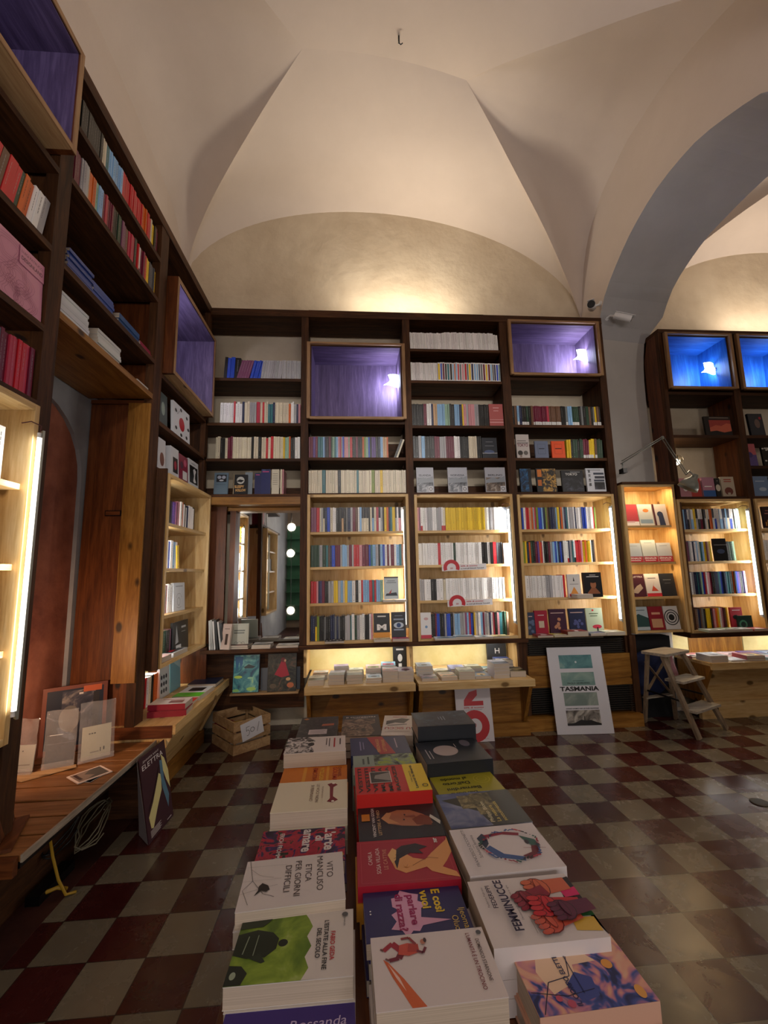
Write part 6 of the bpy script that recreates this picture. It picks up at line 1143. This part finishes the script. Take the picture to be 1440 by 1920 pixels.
for k, (x, W_, H_, c, acc, lb) in enumerate(((3.28, .12, .19, 'b87c88', 'w', 'pink book half hidden behind the lamp head'), (3.395, .11, .19, 'b03428', '2a1814', 'red book with a dark face right of the lamp head'), (3.525, .13, .20, 'b07c90', '4a70a8', 'pink and blue book on the shelf right of the lamp'), (3.665, .05, .19, '14120f', 'c8c0b0', 'black book with a white label right of the lamp'), (3.73, .14, .205, 'b4a894', '6c3428', 'cream book with an arch drawing right of the lamp'))):
    it = [('rect', .0, .0, W_, .065, '2c5c9c'), ('rect', .02, .10, .10, .11, 'w')] if k == 2 else ([('ell', .07, .055, .045, .04, acc), ('rect', .055, .0, .085, .04, 'b4a894'), ('rect', .03, .15, .11, .16, 'a03828'), ('rect', .03, .17, .11, .18, 'a03828')] if k == 4 else [('ell', W_/2, .09, .025, .035, acc), ('rect', .02, .16, W_-.02, .166, acc)])
    faceout(lb, x, 3.985, 2.087, W_, H_, .025, c, it, .05)
# narrow cabinet rows
NR = [(1.800, (('c04048', 'd8b0b0', 'red book with white foot'), ('c8ccc8', 'd8803c', 'white book with an orange sun'), ('c4bcb8', '2c3450', 'white book with a dark blue figure'))),
      (1.447, (('b8c4cc', 'b02030', 'pale book with red band'), ('c8d0cc', 'b02030', 'pale green book with red band'), ('c8ccd0', 'b02030', 'white book with red band'))),
      (1.121, (('4a1826', 'c0a890', 'dark red book with pale face'), ('d4ccc8', 'c84c30', 'white book with a red dancer'), ('232428', '6a6a6c', 'plain charcoal book'))),
      (.812, (('b0bcc0', '2c4a48', 'pale book with a dark green landscape'), ('8c1424', 'c89870', 'crimson book with a bookshop picture'), ('d0ccc8', '1c1c1c', 'white book with black zebra rings')))]
for i, (z, L_) in enumerate(NR):
    for k, (c, acc, lb) in enumerate(L_):
        W_ = .145; H_ = .215 if i != 1 or k == 1 else .185; x = 2.652+k*.152; it = []
        if i == 0: it = [('rect', 0, 0, W_, .04, 'w'), ('rect', .02, .03, .10, .045, acc)] if k == 0 else ([('ell', .08, .15, .03, .018, acc), ('rect', .01, .02, .135, .06, '8aa0b0')] if k == 1 else [('ell', .07, .11, .03, .03, acc), ('poly', [(.05, .0), (.11, .0), (.10, .11), (.05, .11)], acc), ('rect', 0, 0, .02, .215, '4a1820')])
        elif i == 1: it = [('rect', 0, 0, W_, .055, acc), ('text', 'ERNAUX', .012, .028, .018, 'w', .12, 'l', .02), ('rect', .015, .012, .12, .018, 'w')] + ([('rect', .03, H_-.03, .11, H_-.026, '8a9098')])
        elif i == 2: it = [('poly', [(.0, .04), (.06, .10), (.10, .12), (.12, .08), (.06, .03)], acc), ('text', 'ELETTRA', .02, .18, .016, 'd8d0d0', .11)] if k == 0 else ([('poly', [(.05, .05), (.08, .12), (.09, .15), (.075, .10), (.12, .05)], acc), ('rect', 0, 0, W_, .03, 'c02c38'), ('rect', .03, .17, .11, .175, 'k')] if k == 1 else [('rect', .03, .15, .11, .158, acc), ('rect', .04, .12, .10, .124, acc)])
        else: it = [('poly', [(0, .03), (0, .12), (.05, .15), (.145, .11), (.145, .03)], acc), ('rect', .02, .18, .12, .186, '4a5a60')] if k == 0 else ([('rect', .02, .02, .125, .10, acc), ('rect', .03, .14, .115, .16, 'd8a080')] if k == 1 else [('ring', .072, .11, .02+.022*q, .029+.022*q, acc) for q in range(3)] + [('rect', .05, .09, .095, .13, '1c1c1c')])
        faceout('%s, %s on the %s shelf, narrow amber cabinet' % (lb, ('left', 'middle', 'right')[k], ('top', 'second', 'third', 'bottom')[i]), x, 3.955, z+.0005, W_, H_, .018, c, it, .14, group='front facing books in the narrow amber cabinet')
# ------------------------------------------------------------ piles on the counters
def pile(lb, place, x, y, z, W, H, ts, cols, ang=0, group=None, items=None, rowname=''):
    an = math.radians(ang); zz = z+.0004; n_ = len(ts)
    for k, t in enumerate(ts):
        a2 = an+math.radians(random.uniform(-2, 2)); r = Vector((math.cos(a2), math.sin(a2), 0)); u = Vector((-math.sin(a2), math.cos(a2), 0)); c = cols[k % len(cols)]; o = Vector((x, y, zz))-r*W/2-u*H/2
        if k == n_-1: bookobj('%s, %s%s' % (lb, rowname, place), o, r, u, zv, W, H, t-.0005, c, group, items=items)
        else: pooled('%s copy below the %s, %s' % (['bottom', 'second', 'third', 'fourth'][k], lb, place), o, r, u, zv, W, H, t-.0005, c, group)
        zz += t
G2 = 'book piles on the counter by the mirror'
for k, (x, y, n_, t, c, acc, st_, lb) in enumerate(((-.30, 3.76, 2, .022, 'ccc8b8', '6a6a60', 1, 'cream paperback with a grey horizon'), (-.13, 3.77, 3, .026, 'a8a4ac', '4a4850', 1, 'grey paperback with a dark wave'), (.015, 3.77, 3, .024, 'b0a890', '3c3830', 1, 'grey brown paperback with a black band'), (.175, 3.78, 2, .02, 'd8dcdc', '7a98a8', 0, 'white paperback with thin blue lettering'), (.315, 3.78, 3, .030, 'c0bcbc', 'b84c34', 1, 'white paperback with an orange hill'), (.445, 3.78, 3, .028, 'b8b0b4', '5a2850', 2, 'pale paperback with a purple crown'),
     (-.28, 3.95, 2, .022, 'c8c4bc', '9c6048', 1, 'pale paperback with small drawings'), (-.10, 3.96, 3, .030, '9c8ca0', '5a4a68', 1, 'mauve grey paperback with a curled cover'), (.03, 3.955, 2, .028, 'b4b8a8', '2c2c28', 1, 'pale green paperback with black marks'), (.18, 3.96, 3, .026, 'c8a8a8', '7a8858', 0, 'pink and green paperback'), (.315, 3.965, 3, .032, '8ab8cc', 'b83c6c', 0, 'light blue paperback with a pink patch'))):
    pile(lb, 'counter by the mirror', x, y, .50, .128, .17, [t]*n_, [c], random.uniform(-3, 3), G2, gen(.128, .17, 'k', acc, st_, seed=k), 'front row, ' if k < 6 else 'back row, ')
G3 = 'book piles on the counter behind the discount board'
for k, (x, y, n_, t, c, acc, st_, lb) in enumerate(((.64, 3.76, 1, .022, 'ccc4c4', '6a3850', 1, 'white paperback with a purple figure'), (.80, 3.76, 1, .030, 'c8b8a8', 'c07850', 1, 'white paperback with a peach picture'), (.955, 3.77, 3, .022, 'c4c4b4', '8a8a70', 1, 'cream paperback with a fine drawing'), (1.09, 3.77, 1, .024, '6a7890', 'c89c3c', 2, 'blue paperback with a golden spark'), (1.25, 3.77, 4, .030, 'd0ccd4', '4a4a68', 1, 'white paperback with a dark diver'), (1.405, 3.79, 1, .048, '6c685c', 'a09468', 1, 'thick grey paperback with a landscape'),
     (.63, 3.94, 3, .028, 'a8b4c0', '8a98a8', 0, 'pale blue grey paperback'), (.79, 3.95, 1, .024, 'c4c4bc', '7a7060', 1, 'white paperback with a grey picture'), (.93, 3.96, 2, .024, '8890b8', '5a5a90', 2, 'periwinkle blue paperback'), (1.08, 3.96, 2, .024, 'b0b0a0', '4a4a40', 1, 'white paperback with a grey green photo'), (1.23, 3.97, 1, .024, '88b0b8', 'c8c8c0', 1, 'pale teal paperback'), (1.36, 3.97, 3, .034, '2c3c70', 'c8b898', 1, 'dark blue paperback with a pale edge'))):
    pile(lb, 'counter behind discount board', x, y, .50, .135, .17, [t]*n_, [c], random.uniform(-3, 3), G3, gen(.135, .17, 'k', acc, st_, seed=k+20), 'front row, ' if k < 6 else 'back row, ')
faceout('black book with a white figure standing at the right back of the mirror side counter', .385, 4.22, .5005, .125, .225, .02, '14171a', [('ell', .065, .09, .022, .035, 'c8ccd0'), ('rect', .03, .16, .10, .175, 'c8ccd0'), ('rect', .05, .01, .08, .04, 'c8ccd0')], .05, hard=True)
faceout('dark grey book with a white letter H standing on the counter behind the discount board', 1.30, 4.22, .5005, .19, .24, .025, '26292d', [('text', 'H', .10, .10, .05, 'd8d8d8', .045, 'c', 0)], .05, hard=True)
# counter in the second room
for k, (x, y, n_, t, c, acc, lb) in enumerate(((3.13, 3.62, 2, .03, 'c8c8cc', '8a9098', 'large white picture book'), (3.10, 3.90, 1, .02, 'c87c7c', 'w', 'pink paperback'), (3.30, 3.85, 1, .02, 'd0d4d4', 'a0a8b0', 'white thin paperback'), (3.34, 3.62, 1, .012, 'd8d8dc', 'c0c4c8', 'thin white booklet'), (3.50, 3.62, 2, .024, '7c1c24', 'd8b84c', 'dark red paperback with a yellow top'), (3.52, 3.86, 1, .02, 'c8b0b4', 'b8a0a8', 'pale pink paperback'), (3.70, 3.64, 1, .026, 'a8c0cc', 'd8b0c0', 'pale blue and pink paperback'), (3.72, 3.88, 1, .022, '6a5490', '3c3c70', 'violet paperback'), (3.92, 3.64, 1, .024, '8a6c98', 'c8b0c0', 'lilac paperback'), (3.93, 3.88, 1, .02, '6c88b8', 'c0ccd8', 'blue paperback'))):
    pile(lb, 'counter beside the ladder', 3.315+(x-3.12)*.98, (3.90 if y < 3.7 else 4.10), .530, .17, .17, [t]*n_, [c], random.uniform(-6, 6), 'books on the counter right of the ladder', gen(.17, .17, 'k', acc, k % 4, seed=k+50), 'front row, ' if y < 3.7 else 'back row, ')
# mirror ledge
G5 = 'art books on the mirror ledge'
for k, (x, c, h_) in enumerate(((-1.262, 'c8c8c4', .245), (-1.243, 'a8a8a4', .25), (-1.222, 'd0ccc8', .24), (-1.198, '1c1c1e', .25), (-1.172, 'c4c0bc', .235), (-1.15, '2a2a2c', .225))):
    r = Vector((1, .12, 0)).normalized(); a = Vector((-.12, 1, 0)).normalized(); u = Vector((-.05-.02*k, 0, 1)).normalized(); c3_ = a.cross(u).normalized(); u = c3_.cross(a)
    bookobj('%s art book, %s in the leaning row on the mirror ledge' % ({'1': 'black', '2': 'charcoal'}.get(c[0], 'pale grey' if c[0] != 'a' else 'grey'), nth(k+1)), Vector((x+.03, 3.925, .7685+.0005)), a, u, c3_, .17, h_, .014, c, G5)
faceout('cream book with a narrow dark photo leaning in front on the mirror ledge', -1.135, 3.915, .7685, .085, .215, .02, 'c8b0a4', [('rect', .035, .04, .06, .13, '4a3a34'), ('rect', .02, .17, .07, .175, '6a5a54')], .18, r=(1, -.35, 0), n=(-.35, -1, 0), group=G5)
faceout('pale green grey book with a bicycle drawing standing on the mirror ledge', -1.075, 3.99, .7685, .155, .205, .022, 'b0b0a0', [('line', [(.012, .012), (.143, .012), (.143, .193), (.012, .193), (.012, .012)], .001, '6a6a60'), ('rect', .03, .14, .125, .15, '6a6c64'), ('rect', .03, .12, .12, .13, '6a6c64'), ('ring', .05, .035, .013, .015, '2c2c2c'), ('ring', .11, .035, .013, .015, '2c2c2c'), ('line', [(.05, .035), (.08, .05), (.11, .035)], .002, '2c2c2c')], .10, group=G5)
for k, (x, y, W_, c, lb) in enumerate(((-1.0, 4.0, .20, '3a3434', 'dark photo book lying left'), (-.79, 3.99, .16, 'c4c4c4', 'pale grey photo book in the middle pile'), (-.57, 4.0, .19, 'c8a880', 'peach coloured picture book at the right end'))):
    pile(lb, 'on the mirror ledge', x, y, .768, W_, .16, [.016]*(2 if k < 2 else 1), ['2c2c2e' if k == 0 else 'b8b8b8', c], random.uniform(-4, 4), G5, gen(W_, .16, 'k', ('b88078', '9a9a9a', 'd8c0a0')[k], 1, seed=k))
# ============================================================ BOOKS ON THE LEFT WALL
FX = -1.352
def lrow(desc, y0, y1, z, pat, h=.2, **k): row(desc, (FX, y0, z+.0005), (0, 1, 0), (1, 0, 0), y1-y0, pat, h, **k)
lrow('top shelf of the left wall middle bay', 1.94, 2.86, 3.635, 'k8 k4 c2 t1 l8 r9 r5 o4 r2 c1 y1 k1 m2', .205, var=.02, d=.15)
lrow('second shelf of the left wall middle bay', 1.94, 2.86, 3.325, 'c1 m4 s3 a1 o2 f1 l2 m1 x2 m3 k3 e2 v2 d1 x3 k1 r3 w1/B m2 r1 y3 h4 y1', .205, var=.015, d=.15)
lrow('second shelf of the left wall near bay', 1.50, 1.81, 2.885, 'j1 r1 d1 r2 r1 e1 o1 o1 w2 s2', .215, var=.01, lean=.16, d=.15)
lrow('shelf over the cabinet at the left photo edge', 1.62, 1.835, 2.155, 'w1/B h1 m2 x3 r2 x1 m1', .225, var=.01, d=.15, tvar=.2)
lrow('shelf over the cabinet at the left photo edge, near part', 1.35, 1.61, 2.155, 'n2 s3 k2 w2 m3', .225, var=.01, d=.15)
it = []
rp = random.Random(9)
for q in range(9):
    cx, cy, R0 = rp.uniform(.02, .26), rp.uniform(.03, .22), rp.uniform(.02, .05)
    for g_ in range(3): it.append(('line', [(cx+(R0+.012*g_)*(1+.25*math.sin(3*t+q))*math.cos(t), min(.272, max(.004, cy+(R0+.012*g_)*(1+.2*math.cos(2*t+q))*math.sin(t)))) for t in [a*math.pi/12 for a in range(25)]], .0012, 'a05a78'))
it = [('line', [(min(.33, max(.003, x)), y) for x, y in i_[1]], i_[2], i_[3]) for i_ in it] + [('rect', .195, .185, .335, .268, 'cf8aa4'), ('text', 'LUIGI PATRUCCI', .205, .238, .012, '5a2c40', .12), ('text', 'DESIGNLAND', .205, .208, .016, '5a2c40', .12, 'l', .02)]
faceout('large pink book with wavy contour lines on the left wall', FX+.012, 1.505, 2.501, .335, .272, .03, 'cf8aa4', it, .04, r=(0, 1, 0), n=(1, 0, 0), hard=True)
faceout('dark green yellow book leaning at the near end of the left wall shelf', FX+.002, 1.42, 2.886, .14, .215, .02, '8a8440', [('rect', .03, .16, .11, .175, '5a5628'), ('rect', .03, .12, .09, .13, '5a5628')], .05, r=(0, 1, 0), n=(1, 0, 0))
# flat stacks on the left wall
def lstack(label, y0, y1, z, n_, t, c, dx=.16, group='flat stacks on the left wall', j=.006):
    for k in range(n_):
        x0 = FX-.004+random.uniform(-j, j); o = Vector((x0, y0+random.uniform(-j, j), z+.0004+k*t)); Wd = y1-y0
        pooled('%s, %s from bottom' % (label, nth(k+1)), o, (-1, 0, 0), (0, 1, 0), (0, 0, 1), dx, Wd, t-.0006, jit(colr(c), .1), group)
lstack('blue paperback lying in the near blue stack of the left wall', 1.99, 2.19, 2.870, 7, .018, '27418c')
lstack('blue paperback lying in the second blue stack of the left wall', 2.20, 2.40, 2.870, 6, .0175, '2c4a94')
lstack('steel blue paperback lying in the third stack of the left wall', 2.46, 2.70, 2.870, 5, .017, '2c5080')
lstack('crimson paperback lying at the far end of the blue stacks on the left wall', 2.715, 2.86, 2.870, 4, .014, '8c1c3c')
lstack('white paperback lying in the near white stack above the arched niche', 1.96, 2.19, 2.625, 8, .0165, 'c8ccd0')
lstack('white paperback lying in the far white stack above the arched niche', 2.27, 2.50, 2.625, 7, .017, 'c8c8c4')
lstack('pale booklet lying alone at the far end above the arched niche', 2.70, 2.85, 2.625, 2, .014, 'c0bcb4')
# bay next to the mirror
def lface(label, y, z, W_, H_, c, it, lean=.05, T=.02, **k): return faceout(label, FX+.012, y, z+.0005, W_, H_, T, c, it, lean, r=(0, 1, 0), n=(1, 0, 0), **k)
lface('white cover with a red disc on the left wall below the violet box', 3.25, 2.480, .33, .262, 'd0d2d6', [('ell', .165, .12, .055, .055, 'b01828')] + [('ell', x, y, .02, .014, '26262a') for x, y in ((.05, .20), (.15, .235), (.27, .21), (.30, .12), (.05, .06), (.15, .03), (.26, .04))] + [('line', [(.04, .22), (.08, .18), (.12, .22)], .003, '3a3a3c')])
lface('dark book half hidden at the near end of the shelf with the red disc cover', 3.0, 2.480, .14, .235, '3c4a4a', [('ell', .07, .12, .03, .05, '8a9a90')])
lface('white book with a dark photo, near end above the left wall cabinet', 3.02, 2.150, .13, .23, 'c0c0c4', [('ell', .07, .08, .035, .05, '6c4038')])
lface('thick white book with a red portrait above the left wall cabinet', 3.24, 2.150, .15, .225, 'c4c4c8', [('rect', .04, .03, .13, .15, '1c1418'), ('ell', .085, .09, .025, .035, '9c3040')], T=.09, hard=True)
lface('crimson patterned book with a white label above the left wall cabinet', 3.40, 2.150, .18, .215, '7a1c38', [('rect', .07, .02, .16, .09, 'c4c4c4'), ('ell', .05, .13, .03, .03, '4a2c40'), ('ell', .12, .16, .03, .03, 'b0506c')])
lface('white book with a black framed white figure above the left wall cabinet', 3.60, 2.150, .225, .23, 'c4c6ca', [('rect', .02, .03, .205, .18, '0c0c0e'), ('poly', [(.10, .05), (.12, .10), (.10, .15), (.13, .165), (.17, .15), (.15, .12), (.14, .08), (.17, .05), (.13, .04)], 'd0d0d4'), ('rect', .06, .20, .16, .204, '4a4a4c')])
K = 'left wall cabinet by mirror'
lrow('top shelf of the '+K, 3.07, 3.80, 1.780, 'y1 k1 w2 d1 w1 k1 i1 u1 v1 p1 w1 o1 w1 k1 w1 n1 w3 w1 k1', .21, var=.03, d=.15)
lrow('second shelf of the '+K, 3.07, 3.46, 1.460, 's1 w1 k1 w2 b1 w1 l1 w1', .21, var=.01, d=.15)
lrow('second shelf of the %s, yellow one' % K, 3.46, 3.50, 1.460, 'y1', .19, lean=-.16, d=.15)
lrow('third shelf of the '+K, 3.07, 3.40, 1.137, 'l1 w1 b2 s1 p1 w2', .21, var=.01, d=.15)
lrow('bottom shelf of the '+K, 3.07, 3.42, .827, 's2 w2 h1 e1 k1 v1', .20, var=.02, d=.15)
lface('white book with a line drawn face on the left wall cabinet', 3.41, 1.137, .22, .215, 'c8ccd2', [('ring', .10, .07, .028, .031, '2c2c30'), ('line', [(.05, .10), (.08, .13), (.13, .13), (.16, .10)], .002, '2c2c30'), ('line', [(.06, .03), (.10, .02), (.15, .03)], .002, '2c2c30'), ('rect', .04, .185, .18, .19, '6a6c70')])
lface('black book with a white spire drawing on the bottom shelf of the left wall cabinet', 3.44, .827, .30, .225, '17181a', [('poly', [(.04, .06), (.065, .20), (.10, .07)], 'a8acb0'), ('rect', .05, .02, .15, .05, 'c8ccd0'), ('rect', .16, .17, .25, .185, 'b0b4b8'), ('rect', .16, .14, .24, .145, '8a8c90')])
bookobj('white and black paperback with a red figure lying on the left cabinet bottom', (-1.275, 3.28, .8275), (0, 1, 0), (-1, 0, 0), zv, .27, .13, .03, 'c8c8cc', 'flat books in the left wall cabinet', items=[('rect', .02, .02, .25, .12, '1c1a1c'), ('poly', [(.05, .04), (.10, .09), (.16, .05)], 'b01828')])
bookobj('pale pink booklet lying at the near bottom of the left wall cabinet', (-1.275, 3.085, .8275), (0, 1, 0), (-1, 0, 0), zv, .16, .13, .035, 'c8a8a4', 'flat books in the left wall cabinet')
# on the left counter
row('back row on the left wall counter', (-1.44, 2.93, .5005), (0, 1, 0), (1, 0, 0), .50, 'w1 b1 w1 c1 a1 w1 n1 g1 w1 m1 r1 w1 c1 k1 o2', .215, var=.02, d=.15)
faceout('white book with black drawings at the back of the left wall counter', -1.42, 3.44, .5005, .17, .235, .02, 'c8ccd0', [('ell', .03+.04*(k % 3), .05+.05*(k//3), .014, .016, '3a3c44') for k in range(9)], .05, r=(0, 1, 0), n=(1, 0, 0))
faceout('pale blue book at the back of the left wall counter', -1.42, 3.625, .5005, .20, .25, .02, '7cb0c0', [('poly', [(.0, .25), (.20, .25), (.20, .15)], 'a8ccd4')], .05, r=(0, 1, 0), n=(1, 0, 0))
G6 = 'books lying on the left wall counter'
bookobj('lower of two thick dark red paperbacks stacked on the left wall counter', (-1.085, 3.045, .5004), (-.08, 1, 0), (-1, -.08, 0), zv, .15, .24, .036, '8c1830', G6)
bookobj('upper of two thick dark red paperbacks stacked on the left wall counter', (-1.10, 3.06, .537), (-.03, 1, 0), (-1, -.03, 0), zv, .15, .235, .036, '9c1c34', G6, items=[('rect', .003, .0, .15, .235, 'd8d0d0'), ('rect', .03, .03, .09, .12, '8a5a5a'), ('rect', .11, .04, .12, .18, 'a02838')])
bookobj('red paperback under the green and white book on the left wall counter', (-1.24, 3.24, .5004), (1, 0, 0), (0, 1, 0), zv, .11, .17, .022, 'c01818', G6)
bookobj('white and bright green book with a grey photo on the left wall counter', (-1.32, 3.40, .5004), (1, -.05, 0), (.05, 1, 0), zv, .20, .30, .03, 'd4d6d8', G6, items=[('rect', .0, .0, .20, .11, '58b828'), ('rect', .05, .15, .16, .25, '1c1e20'), ('rect', .03, .05, .12, .056, '2c7010')])
bookobj('dark blue hardback at the far end of the left wall counter', (-1.34, 3.76, .5004), (1, 0, 0), (0, 1, 0), zv, .225, .22, .03, '20263c', G6, hard=True)
# cabinet at the left photo edge
lrow('top shelf of the cabinet at the left photo edge', 1.25, 1.73, 1.775, 'k2 n2 w3 s1 w2', .225, d=.15)
lrow('second shelf of the cabinet at the left photo edge', 1.0, 1.45, 1.46, 'k2 n2 w3 s1', .2, d=.15)
# ============================================================ shelf rows become books
emit_books(300-NBOOK[0])
